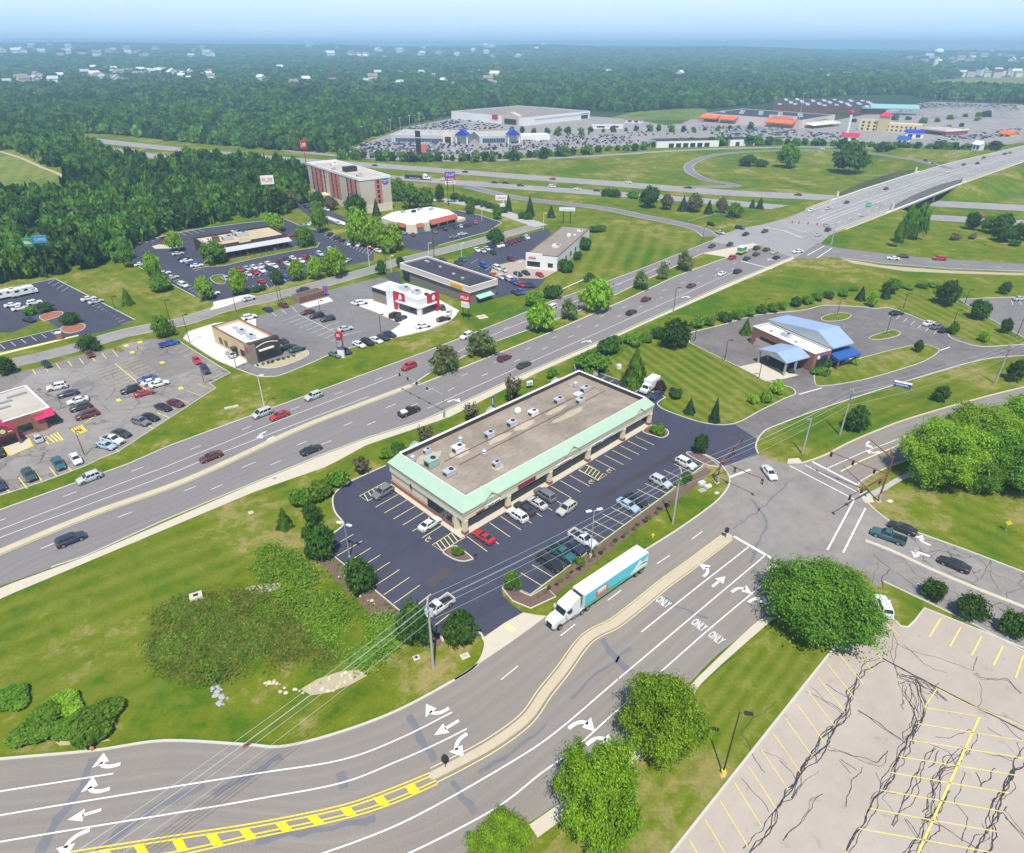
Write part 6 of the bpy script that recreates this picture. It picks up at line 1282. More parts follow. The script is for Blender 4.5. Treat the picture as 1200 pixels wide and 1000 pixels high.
# --- motor club
s=Bld('motor_club','long white office with brown roof and red letters on its front','office',(616.7,314),(652.7,318));L=s.L
s.shell(0,L,0,48,5.6,'white','roof_brown',.2,.3,'rust');m=MB();m.box(-.1,6.6,-.5,0,0,.8);m.box(-.1,.4,-.5,0,.8,3.0);m.box(5.9,6.6,-.5,0,.8,3.0);m.box(-.1,6.6,-.5,0,3.0,6.2);s.p('entrance_front',m,'white');s.win(.5,5.8,.85,2.95,-.1,'f',4);s.win(9,11,1.2,2.8,0,'f',1)
me=text_mesh('AAA',1.5,.06,bold=.03);o=link('sign_lettering',me,W['red'],s.e,(2.6,-.58,4.4));o.rotation_euler=(R(90),0,0)
for i in range(5):s.win(4+i*7,5.6+i*7,1.2,3.0,L,'r',1)
s.hv(8,14,5.4,3,3,1.0,'white');s.hv(8,32,5.4,1.5,1.5,1.2,'white',kind=2);s.hv(10,34,5.4,1,1,.8,'white',kind=2);s.hv(10,42,5.4,2.4,1.6,.8,'white')
# --- chicken restaurant
s=Bld('chicken_restaurant','white and red fast food restaurant with a blocky white roof edge','restaurant',(436,353),(492,372));L=s.L;D=9.0
s.shell(8,L,0,D,5.7,'white','roof_white',.5,.3,'white');m=MB();m.box(0,8,.6,D-.4,0,4.9);s.p('rear_wall',m,'stone');m=MB();m.box(-.05,8,.5,.6,3.4,4.9);m.box(-.1,0,.6,D-.4,3.4,4.9);s.p('dark_band',m,'dark_metal');s.p('rear_roof',MB().box(-.1,8,.5,D-.3,4.9,5.0),'roof_white')
s.win(14.4,23.0,.5,3.0,0,'f',5);s.win(1.5,7.5,.5,3.0,L,'r',4);m=MB();m.box(12.0,17.5,-.35,0,3.6,6.4);m.box(12.0,13.6,-.35,0,0,3.6);s.p('red_panel',m,'red');m=MB();m.box(L,L+.35,3.6,8.8,3.6,6.6);m.box(L,L+.35,7.2,8.8,0,3.6);s.p('red_panel',m,'red')
m=MB();m.box(13.6,L+.6,-.9,0,3.1,3.55);m.box(L,L+.9,0,7.2,3.1,3.55);m.box(L-.5,L+.5,-.6,.4,0,3.1);s.p('white_canopy',m,'white')
m=MB();m.ball((15.6,-.38,5.0),.75,.05,.95);m.box(14.5,15.0,-.42,-.36,4.0,4.4);s.p('sign_mark',m,'white');m=MB();m.ball((L+.38,6.2,5.1),.05,.75,.95);s.p('sign_mark',m,'white')
s.hv(12,5,5.2,3.6,2.2,1.3,'hvac');s.hv(17.5,5,5.2,3,2.2,1.3,'hvac');s.hv(21.5,6,5.2,1.2,1,.8,'dark_metal',kind=2);s.hv(4,4,5.0,2,1.6,.7,'white',kind=2)
# --- burger restaurant
s=Bld('burger_restaurant','tan restaurant with a dark stone front and white flat roof beside the drive lane','restaurant',(252.7,402),(297.3,427.3));L=s.L;D=8.6
s.shell(0,L-1.6,0,D,5.3,'tan','roof_white',.9,.35,'rust');m=MB();m.box(L-1.6,L,-.15,D+.15,0,5.9);s.p('stone_front',m,'brown');m=MB();m.box(L-2.6,L+.1,-.5,1.4,0,5.7);s.p('stone_tower',m,'stone');s.win(2.0,8.2,.4,2.9,L,'r',5);m=MB()
arc=[Vector((L+.05,1.6+t*6.6,4.5+.7*math.sin(math.pi*t))) for t in np.linspace(0,1,9)];m.tube(arc,.12,5);m.box(L,L+.6,2.2,6.6,3.25,3.6);s.p('white_swoosh',m,'white');m=MB();m.cyl((L-1.2,-.62,4.2),(L-1.2,-.48,4.2),.75,n=14);s.p('round_sign',m,'red')
for x0,x1 in ((3.2,5.2),(6.5,8.4),(16,18.8)):s.win(x0,x1,.9,2.8,0,'f',2)
m=MB();m.box(12.6,14.4,-1.6,0,2.5,2.75);m.box(12.8,14.2,-1.1,0,0,2.5);s.p('drive_window',m,'brown');s.win(2,14,.8,2.6,D,'b',6);s.hv(9.5,4.2,4.4,2.8,1.8,1.3);s.hv(15,4.2,4.4,2.8,1.8,1.3);s.hv(4.5,4.8,4.4,1.4,1.2,.6,kind=2)
m=MB();m.box(-4.5,-.2,2.0,7.5,0,2.0);s.p('bin_yard',m,'brown');m=MB();m.box(-4.2,-2.4,3.2,5.8,2.0,2.5);s.p('bin_lid',m,'white')
# --- red restaurant at the left edge
s=Bld('red_restaurant','low restaurant with crimson awnings, brick front and pale flat roof','restaurant',(16,515),(66.4,498));L=s.L
s.shell(-22,L,0,17,4.6,'brick','roof_pale',.15,.3,'white');m=MB();m.add([(L-3.6,-.05,4.55),(L+.3,-.05,4.55),(L+.3,-1.1,3.0),(L-3.6,-1.1,3.0)],[(0,3,2,1)]);m.add([(L+.02,-1.1,3.0),(L+.02,-.05,4.55),(L+.02,0,3.0)],[(0,1,2)]);s.p('awning',m,'magenta')
s.win(1.5,4.2,1.0,2.6,0,'f',3);m=MB();m.box(4.6,6.9,-.6,0,0,4.4);s.p('brick_pier',m,'brick');s.win(7.2,9.3,.6,2.8,0,'f',3)
x0,x1,xc=-4.2,.9,-1.65;m=MB();m.add([(x0,-3.4,3.4),(xc,-3.4,5.6),(xc,2.0,5.6),(x0,2,3.4)],[(0,1,2,3)]);m.add([(x1,-3.4,3.4),(xc,-3.4,5.6),(xc,2,5.6),(x1,2,3.4)],[(0,3,2,1)]);s.p('porch_roof',m,'magenta')
m=MB();m.add([(x0+.2,-3.3,3.3),(x1-.2,-3.3,3.3),(xc,-3.3,5.4)],[(0,1,2)]);m.box(x0,x1,-3.35,-3.1,3.0,3.3);s.p('porch_gable',m,'rust');m=MB();m.cyl((xc,-3.42,4.0),(xc,-3.34,4.0),.5,n=14);m.box(x0+.9,x0+1.7,-3.38,-3.32,3.5,3.7);m.box(x1-1.7,x1-.9,-3.38,-3.32,3.5,3.7);s.p('gable_emblem',m,'cream')
for x in (x0+.3,x1-.3):m=MB();m.box(x-.2,x+.2,-3.3,-2.9,0,3.1);s.p('porch_post',m,'rust')
for x,y,a,b in ((-3,9,5,.5),(1.5,7.5,2.6,.35),(2.5,10.5,3,.35),(-1,13.5,6,.4),(5.5,12.5,4,.4)):s.hv(x,y,4.45,a,b,.5,'galv','roof_duct',kind=2)
s.hv(-3.2,6.0,4.45,2.4,1.8,1.4,'hvac')
s=Bld('bin_enclosure','long brown walled bin enclosure beside the street','enclosure',(350.7,356),(380.7,347.3));L=s.L;m=MB();m.box(0,L,0,.2,0,2.2);m.box(0,.2,.2,4.2,0,2.3);m.box(L-.2,L,.2,4.2,0,2.3);m.box(.2,L-.2,4.0,4.2,0,2.3);s.p('wall',m,'stone');m=MB()
for i in range(3):m.box(.3+i*3.35,3.4+i*3.35,-.08,0,.1,2.1)
s.p('gate',m,'wood_brown')
# --- the bridge
ob=empty('road_bridge',(OVR_A[20]+OVR_B[20])/2);tag(ob,'concrete bridge carrying the main road over the motorway between arched mesh fences','bridge');inv=Matrix.Translation(-ob.location)
ia=[p for p in OVR_A if g(1046,247).y-2<=p.y<=g(1127,215).y+2];A0,A1=g(1048,246.5),g(1125,216)
i0=min(range(60),key=lambda i:(OVR_A[i]-A0).length);i1=min(range(60),key=lambda i:(OVR_A[i]-A1).length)
def bpart(name,mb,mat):
 mb.v=[tuple(inv@Vector(v)) for v in mb.v];return mb.build(name,W[mat],ob)
m=MB();
for i in range(i0-1,i1+1):
 a,b,c,d=OVR_A[i],OVR_A[i+1],OVR_B[i+1],OVR_B[i];m.add([(p.x,p.y,z) for z in (.03,-1.0) for p in (a,b,c,d)],[(0,1,2,3),(7,6,5,4),(0,4,5,1),(2,6,7,3)])
bpart('deck',m,'concrete_grey')
for k,(S,sg,j0,j1) in enumerate(((OVR_A,-1,i0,i1),(OVR_B,1,i0-3,i1-2))):
 m=MB();Q=S[j0-1:j1+2];N=normals2(Q);off=[p+n*(.35*sg*-1 if False else 0) for p,n in zip(Q,N)];curb(m,Q,.5,1.75,z=-1.05);bpart('edge_beam',m,'white')
 Q,Lq=resample(S[j0:j1+1],n=70);mp,mt,ms=MB(),MB(),MB();top=[]
 for i,p in enumerate(Q):
  t=i/69;hgt=1.9+2.2*math.sin(math.pi*min(1,t*1.02))**.8;top.append(p+Vector((0,0,.7+hgt)));mp.cyl((p.x,p.y,.65),top[-1],.075,n=4);ms.v+=[(p.x,p.y,.65),tuple(top[-1])];ms.f+=[(2*i-2,2*i,2*i+1,2*i-1)] if i else [];ms.m+=[0] if i else []
 mt.tube(top,.11,5);[mt.tube([p+Vector((0,0,.7+f*(q.z-p.z-.7))) for p,q in zip(Q,top)],.05,4) for f in (.33,.66)]
 bpart('fence_bars',mp,'dark_metal');bpart('fence_mesh',ms,'wire_mesh');bpart('fence_rail',mt,'dark_metal')
 for p in (Q[0],Q[-1]):m=MB();m.add([(p.x+dx,p.y+dy,z) for z,q in ((-.5,.9),(4.2,.45)) for dx,dy in ((-q,-q),(q,-q),(q,q),(-q,q))],[(0,1,5,4),(1,2,6,5),(2,3,7,6),(3,0,4,7),(4,5,6,7)]);bpart('pylon',m,'concrete')
for f in (.0,.33,.62,1.0):
 i=int(round(i0+f*(i1-i0)));a,b=OVR_A[i],OVR_B[i];m=MB()
 if f in (0.,1.):
  d=(OVR_A[i+1]-OVR_A[i-1]).normalized()*.6;m.add([(q.x,q.y,z) for z in (-7,-.9) for q in (a-d,b-d,b+d,a+d)],[(0,1,5,4),(1,2,6,5),(2,3,7,6),(3,0,4,7)]);bpart('abutment',m,'concrete_grey')
 else:
  for t in np.linspace(.08,.92,6):q=a.lerp(b,t);m.cyl((q.x,q.y,-7),(q.x,q.y,-1.7),.5,n=10)
  bpart('pier',m,'concrete');m=MB();d=(OVR_A[i+1]-OVR_A[i-1]).normalized()*.55;m.add([(q.x,q.y,z) for z in (-1.75,-1.0) for q in (a-d,b-d,b+d,a+d)],[(3,2,1,0),(0,1,5,4),(1,2,6,5),(2,3,7,6),(3,0,4,7)]);bpart('pier_cap',m,'concrete')
print('bridge',i0,i1);m=MB();Q=OVR_A[i0//3:i0];curb(m,Q,.35,1.1,z=-.1);bpart('parapet',m,'concrete');m=MB();curb(m,OVR_B[i0//3:i0-3],.35,1.1,z=-.1);bpart('parapet',m,'concrete');m=MB();curb(m,OVR_A[i1+1:],.3,.8,z=-.1);bpart('parapet',m,'concrete')
# ------------------------------------------------------------------ vehicles
def lerp(a,b,t):return tuple(x+(y-x)*t for x,y in zip(a,b))
SPEC=dict( # length, width, stations (x, half width, top z), cabin: windscreen foot, roof front, roof rear, rear glass foot, belt z, roof z, wheel radius, wheelbase ends
 sedan=dict(st=[(2.42,.66,.60),(2.34,.80,.72),(2.0,.88,.80),(1.2,.91,.93),(.4,.92,.96),(-.9,.92,.98),(-1.6,.91,1.02),(-2.15,.86,1.00),(-2.36,.78,.92),(-2.42,.68,.66)],cab=(1.12,.28,-1.0,-1.78,.97,1.45),wb=.80,wr=.58,r=.33,ax=(1.45,-1.38),panes=2),
 coupe=dict(st=[(2.36,.66,.56),(2.28,.80,.68),(1.9,.89,.78),(1.0,.92,.90),(.2,.92,.93),(-.9,.93,.95),(-1.6,.92,.99),(-2.1,.86,.97),(-2.3,.76,.88),(-2.36,.66,.62)],cab=(.85,.05,-.85,-1.75,.93,1.34),wb=.79,wr=.55,r=.34,ax=(1.42,-1.35),panes=1),
 hatch=dict(st=[(2.1,.66,.60),(2.02,.78,.74),(1.7,.85,.86),(1.1,.88,.98),(.4,.89,1.0),(-.9,.89,1.02),(-1.6,.88,1.04),(-1.95,.83,1.0),(-2.08,.74,.8)],cab=(1.2,.45,-1.3,-1.95,1.0,1.50),wb=.78,wr=.60,r=.32,ax=(1.28,-1.25),panes=2),
 suv=dict(st=[(2.38,.70,.68),(2.30,.84,.86),(1.9,.92,1.0),(1.15,.95,1.08),(.4,.96,1.10),(-.9,.96,1.12),(-1.7,.95,1.14),(-2.2,.91,1.12),(-2.34,.82,.9)],cab=(1.12,.42,-1.75,-2.25,1.1,1.74),wb=.86,wr=.68,r=.37,ax=(1.43,-1.40),panes=3),
 van=dict(st=[(2.52,.70,.66),(2.44,.84,.82),(2.1,.93,.96),(1.5,.97,1.06),(.6,.98,1.08),(-1.0,.98,1.1),(-1.9,.97,1.1),(-2.4,.93,1.08),(-2.54,.84,.85)],cab=(1.62,.72,-2.05,-2.46,1.07,1.76),wb=.88,wr=.70,r=.34,ax=(1.55,-1.5),panes=3),
 pickup=dict(st=[(2.85,.74,.74),(2.76,.88,.95),(2.3,.96,1.08),(1.3,.98,1.14),(.6,.98,1.14),(-.55,.98,1.14)],cab=(1.32,.62,-.28,-.52,1.14,1.84),wb=.88,wr=.70,r=.40,ax=(1.85,-1.75),panes=2))
def car_parts(kind):
 S=SPEC[kind];st=S['st'];body=MB();rings=[]
 for x,w_,zt in st:
  zb=.24 if abs(x)<2.2 else .32;zm=zb+(zt-zb)*.52;rings.append([(x,-w_*.93,zb),(x,-w_*.99,zb+.12),(x,-w_,zm),(x,-w_*.965,zt-.09),(x,-w_*.86,zt),(x,-w_*.4,zt+.03),(x,w_*.4,zt+.03),(x,w_*.86,zt),(x,w_*.965,zt-.09),(x,w_,zm),(x,w_*.99,zb+.12),(x,w_*.93,zb)])
 n=len(rings[0]);body.v=[p for r in rings for p in r]
 for i in range(len(rings)-1):
  for j in range(n-1):body.f.append((i*n+j,i*n+j+1,(i+1)*n+j+1,(i+1)*n+j));body.m.append(0)
  body.f.append((i*n+n-1,i*n,(i+1)*n,(i+1)*n+n-1));body.m.append(1)
 body.f+=[tuple(range(n))[::-1],tuple((len(rings)-1)*n+j for j in range(n))];body.m+=[0,0]
 xf0,xf1,xr1,xr0,zb,zr=S['cab'];wb,wr=S['wb'],S['wr']
 def bz(x): # belt height follows the body
  for (a,_,za),(b,_,zc) in zip(st,st[1:]):
   if b<=x<=a:return za+(zc-za)*(a-x)/(a-b)
  return zb
 A=[(xf0,s*wb,bz(xf0)-.02) for s in (-1,1)];D=[(xr0,s*wb,bz(max(xr0,st[-1][0]))-.02) for s in (-1,1)]
 B=[(xf1,s*(wr+.03),zr-.07) for s in (-1,1)];C_=[(xr1,s*(wr+.03),zr-.07) for s in (-1,1)];B2=[(xf1-.12,s*(wr-.12),zr) for s in (-1,1)];C2=[(xr1+.1,s*(wr-.12),zr) for s in (-1,1)]
 V=[A[0],A[1],B[0],B[1],C_[0],C_[1],D[0],D[1],B2[0],B2[1],C2[0],C2[1]]
 body.add(V,[(0,2,3,1)[::-1],(4,6,7,5)[::-1],(0,6,4,2)[::-1],(1,3,5,7)[::-1],(2,8,9,3)[::-1],(4,5,11,10)[::-1],(2,4,10,8)[::-1],(3,9,11,5)[::-1],(8,10,11,9)[::-1]],0)
 for ax in S['ax']:
  if kind=='pickup' and ax<0:continue
  for s in (-1,1):
   y=s*(max(w_ for _,w_,_ in st)+.004);pts=[(ax+(S['r']+.09)*math.cos(a),y,S['r']+(S['r']+.09)*math.sin(a)) for a in np.linspace(-.25,math.pi+.25,12)]
   body.add(pts,[tuple(range(12)) if s<0 else tuple(range(12))[::-1]],1)
 if kind=='pickup':
  for y0,y1 in ((-.98,-.88),(.88,.98)):body.box(-2.85,-.55,y0,y1,.45,1.14)
  body.box(-2.85,-.55,-.88,.88,.45,.68,1);body.box(-2.88,-2.78,-.88,.88,.5,1.12);body.box(-.6,-.55,-.88,.88,.68,1.14)
  for s in (-1,1):
   pts=[(-1.75+.49*math.cos(a),s*.984,.40+.49*math.sin(a)) for a in np.linspace(-.25,math.pi+.25,12)];body.add(pts,[tuple(range(12)) if s<0 else tuple(range(12))[::-1]],1)
 def pane(mb,q,u0,u1,v0,v1,off=.012):
  a,b,c,d=[Vector(p) for p in q];f=lambda u,v:a.lerp(b,u).lerp(d.lerp(c,u),v)
  P=[f(u0,v0),f(u1,v0),f(u1,v1),f(u0,v1)];nn=(b-a).cross(d-a).normalized();up_=nn.dot((P[0]+P[2])/2-Vector((-.3,0,zb-.4)))>0;nn=nn if up_ else-nn;mb.add([p+nn*.014 for p in P],[(0,1,2,3) if up_ else (3,2,1,0)])
 ws,rw,sl_,sr=MB(),MB(),MB(),MB()
 pane(ws,(A[1],A[0],B[0],B[1])[::1],.05,.95,.06,.95);pane(rw,(D[0],D[1],C_[1],C_[0]),.07,.93,.10,.93);np_=S['panes']
 for i in range(np_):
  u0,u1=.06+i*.90/np_,.06+(i+1)*.90/np_-.045;pane(sl_,(A[0],D[0],C_[0],B[0]),u0,u1,.10,.88,-.012);pane(sr,(A[1],D[1],C_[1],B[1]),u0,u1,.10,.88,.012)
 xh,wh,zh=st[1];hl=[MB().box(xh-.30,xh+.045,s*wh*.93-.16 if s>0 else s*wh*.93-.02,s*wh*.93+.02 if s>0 else s*wh*.93+.16,zh-.22,zh-.06) for s in (-1,1)]
 if kind=='pickup':tl=[MB().box(-2.90,-2.75,s*.93-.06,s*.93+.06,.75,1.08) for s in (-1,1)]
 else:xt,wt,zt=st[-2];tl=[MB().box(xt-.05,xt+.16,s*wt*.92-.13,s*wt*.92+.13,zt-.28,zt-.08) for s in (-1,1)]
 xg,wg,zg=st[0];grille=MB().box(xg-.05,xg+.012,-wg*.7,wg*.7,.38,zg-.05)
 whl=[]
 for ax in S['ax']:
  for s in (-1,1):
   w0=max(w_ for _,w_,_ in st);t=MB();t.cyl((0,-s*.11,0),(0,s*.11,0),S['r'],n=16);r_=MB();r_.cyl((0,s*.10,0),(0,s*.125,0),S['r']*.66,n=12);whl.append(((ax,s*(w0-.10),S['r']),t,r_))
 mir=[MB().box(xf0-.45,xf0-.28,s*(wb+.16)-.07,s*(wb+.16)+.07,zb+.05,zb+.2) for s in (-1,1)]
 return body,ws,rw,sl_,sr,hl,tl,grille,whl,mir
CARM={}
for k in SPEC:
 body,ws,rw,sl_,sr,hl,tl,gr,whl,mir=car_parts(k);d=CARM[k]={}
 d['full']=[('body',body.mesh('body',[W['paint'],W['black']],32),None),('windscreen',ws.mesh('windscreen',[W['glass']]),None),('rear_window',rw.mesh('rear_window',[W['glass']]),None),('side_window',sl_.mesh('side_window',[W['glass']]),None),('side_window',sr.mesh('side_window',[W['glass']]),None)]
 d['full']+=[('headlight',h.mesh('headlight',[W['lamp_white']]),None) for h in hl]+[('tail_light',t.mesh('tail_light',[W['lamp_red']]),None) for t in tl]+[('mirror',q.mesh('mirror',[W['paint']]),None) for q in mir]+[('grille',gr.mesh('grille',[W['black']]),None)]
 d['wheels']=[(loc,t.mesh('wheel',[W['rubber']],40),r_.mesh('rim',[W['rim']])) for loc,t,r_ in whl]
 gl_=MB()
 for q in (ws,rw,sl_,sr):gl_.add(q.v,q.f)
 d['mid']=[('body',d['full'][0][1],None),('window_glass',gl_.mesh('window_glass',[W['glass']]),None)]
 one=MB();one.add(body.v,body.f);one.m=list(body.m);one.add(gl_.v,gl_.f,2)
 for loc,t,r_ in whl:one.add([tuple(Vector(v)+Vector(loc)) for v in t.v],t.f,1)
 d['far']=one.mesh('car',[W['paint'],W['black'],W['glass']],32)
PAINT=dict(white=(.76,.76,.74),silver=(.50,.51,.52),grey=(.17,.175,.185),black=(.012,.012,.014),dark=(.035,.037,.042),navy=(.018,.028,.075),blue=(.025,.09,.38),teal=(.02,.12,.13),red=(.45,.012,.022),maroon=(.13,.012,.022),green=(.03,.07,.05),beige=(.52,.48,.40),paleblue=(.36,.47,.57),orange=(.6,.15,.03))
CNAME=dict(dark='dark grey',navy='dark blue',paleblue='pale blue')
KNAME=dict(sedan='sedan',coupe='coupe',hatch='hatchback',suv='SUV',van='minivan',pickup='pickup truck');ONAME=dict(sedan='sedan',coupe='coupe',hatch='hatchback',suv='suv',van='minivan',pickup='pickup_truck')
PAIR_OF={}
def car(kind,px,py,dx,dy,col,phrase,lod='full',group='vehicles',z=None,scale=1.0):
 p=gt(px,py);
 if z is not None:p=g(px,py,z)
 q=g(px+dx,py+dy,p.z);a=math.atan2(q.y-p.y,q.x-p.x);loc=p+Vector((0,0,.05 if p.z>-1 else .12));c=(*PAINT[col],1)
 lab=f"{CNAME.get(col, col)} {KNAME[kind]} {phrase}"
 if lod=='far':o=link(ONAME[kind],CARM[kind]['far'],None,None,loc,a);o.color=c;return tag(o,lab,'car' if kind !='pickup' else 'pickup',group)
 e=empty(ONAME[kind],loc,a);tag(e,lab,'car' if kind !='pickup' else 'pickup',group)
 for nm,me,_ in CARM[kind][lod]:o=link(nm,me,None,e);o.color=c
 for l,t,r_ in CARM[kind]['wheels']:
  o=link('wheel',t,None,e,l)
  if lod=='full':link('rim',r_,None,o)
 return e
V_IN,V_OUT=(-10,-6.5),(10,6.2)
for row in (
 ('suv',449,580,-10,6,'grey','beside the left wall of the shops, nose out'),('sedan',504,617,10,-6.5,'white','parked facing the left wall of the shops'),('coupe',567,632,*V_IN,'red','parked first in front of the shops'),
 ('suv',606,607,*V_IN,'white','parked at the shop front beside a dark sedan'),('sedan',615,599,*V_IN,'dark','between two white cars at the shop front'),('sedan',629,592.5,*V_IN,'silver','between a dark sedan and a grey minivan at the shop front'),('van',638.5,583,*V_IN,'grey','parked last of the row at the shop front'),
 ('suv',664,599,-10,7,'beige','driving across the middle of the shop lot'),('pickup',683,635,*V_OUT,'white','at the mulch strip beside a blue sedan'),('sedan',671,643.5,*V_OUT,'navy','between the white pickup and teal pickup'),('pickup',658,651.5,*V_OUT,'teal','parked second from the end by the mulch strip'),('van',644,663,*V_OUT,'black','parked at the driveway end of the mulch strip row'),
 ('sedan',735.5,595,10,5.5,'paleblue','beside a black sedan under the power lines'),('sedan',745.5,589,10,5.5,'black','beside a pale blue sedan under the power lines'),('suv',773.5,567.5,10,5.2,'silver','alone near the wooden utility pole in the shop lot'),('suv',803,546,10,5,'white','parked at the junction end of the shop lot'),
 ('pickup',513.5,715,-10,7,'white','behind the utility pole at the left edge of the shop lot'),('sedan',769.5,465.5,-10,6.6,'navy','parked beside the white box truck'),
 ('sedan',901,557,10,13,'white','turning out of the access road at the near junction'),('pickup',1040,631.5,-10,-3.6,'teal','waiting at the right side of the near junction'),('sedan',1056.5,622,-10,-4,'black','beside the dark pickup waiting at the near junction'),('sedan',1117,664.5,-10,-4.2,'black','coming up behind the waiting pickup on the right road'),('suv',1034,714,-4,-10,'white','half hidden behind the big tree by the pale lot'),
 ('suv',84,635.5,10,-4,'navy','alone at the near left of the main road'),('sedan',365,530,10,-4.2,'black','in the near lanes of the main road beside the pale path'),('pickup',480,485,10,-4.3,'black','carrying a white box, near the signal arm'),('suv',591,422,10,-4.6,'maroon','ahead of a dark car by the median trees'),('sedan',614,430,10,-4.7,'dark','in the turn lane behind the shops'),
 ('suv',479.5,432,-10,4.6,'red','passing under the signal arm'),('suv',368,467,-10,4,'silver','alone in the far lanes of the main road'),('van',308,487,-10,4,'silver','side by side with a red sedan on the main road'),('sedan',328,489.5,-10,4,'red','side by side with a silver van on the main road'),('sedan',248,538,-10,4,'maroon','in the left turn lane of the main road'),('suv',106,563,-10,3.8,'silver','passing the lower edge of the cracked lot'),
 ('suv',68,456,-10,2,'white','first in the row at the red restaurant side'),('sedan',80.5,464,-10,2.4,'navy','second in the row at the red restaurant side'),('sedan',92,472,-10,2.6,'white','third in the row at the red restaurant side'),('suv',95.5,480,-10,2.6,'dark','fourth in the row at the red restaurant side'),('van',103,489,-10,2.8,'maroon','fifth in the row at the red restaurant side'),('hatch',45,516,-5,-7,'silver','beside the yellow kerbed porch pad'),
 ('sedan',125.6,525,10,2.6,'paleblue','lowest of the nose-out row on the grass edge'),('pickup',133,518.5,10,2.8,'white','between a pale blue and a dark car on the grass edge'),('sedan',143.5,510.5,10,3,'dark','above a white pickup on the grass edge'),('suv',166,497,10,3,'grey','left of a pair on the grass edge'),('sedan',177,491.5,10,3,'black','right of a pair halfway along the grass edge'),('sedan',192,480,10,3.2,'black','left of the upper pair on the grass edge'),('sedan',206.5,475,10,3.2,'maroon','right of the upper pair on the grass edge'),
 ('suv',154,459.5,-10,2.6,'black','in the middle rows beside a red coupe'),('coupe',169.5,463,10,-2.6,'red','in the middle rows of the cracked lot'),('sedan',173,446.5,-10,2.6,'blue','highest of the cars in the middle rows'),('sedan',178,450,10,-2.8,'white','left of two white cars in the middle rows'),('sedan',187,452.5,10,-2.8,'white','right of two white cars in the middle rows'),('pickup',199,405,10,-2.6,'blue','alone at the top corner of the cracked lot'),('sedan',231,424.5,5,7,'red','at the right edge of the cracked lot'),('suv',241,436,5,7,'navy','below a red car at the right edge of the cracked lot'),
 ('sedan',105.7,417,5,6,'maroon','under the tree on the street edge of the cracked lot'),('sedan',55,429,6,6,'black','on the street edge of the cracked lot'),('suv',70,547,5,8,'teal','beside a white sedan on the lower edge of the cracked lot'),('suv',35.6,560,6,8,'green','second from the left on the lower edge'),('sedan',90,540.5,5,8,'white','by the red post on the lower edge of the cracked lot'),('sedan',0,571,6,8,'navy','cut by the left edge of the photo'),('suv',-1,533,4,8,'black','beside the porch pad, cut by the photo edge')):car(*row[:6],row[6]+('' if len(row[6].split())>3 else ' lot'),'full','cars on the near roads and lots')
STG='cars in the middle distance'
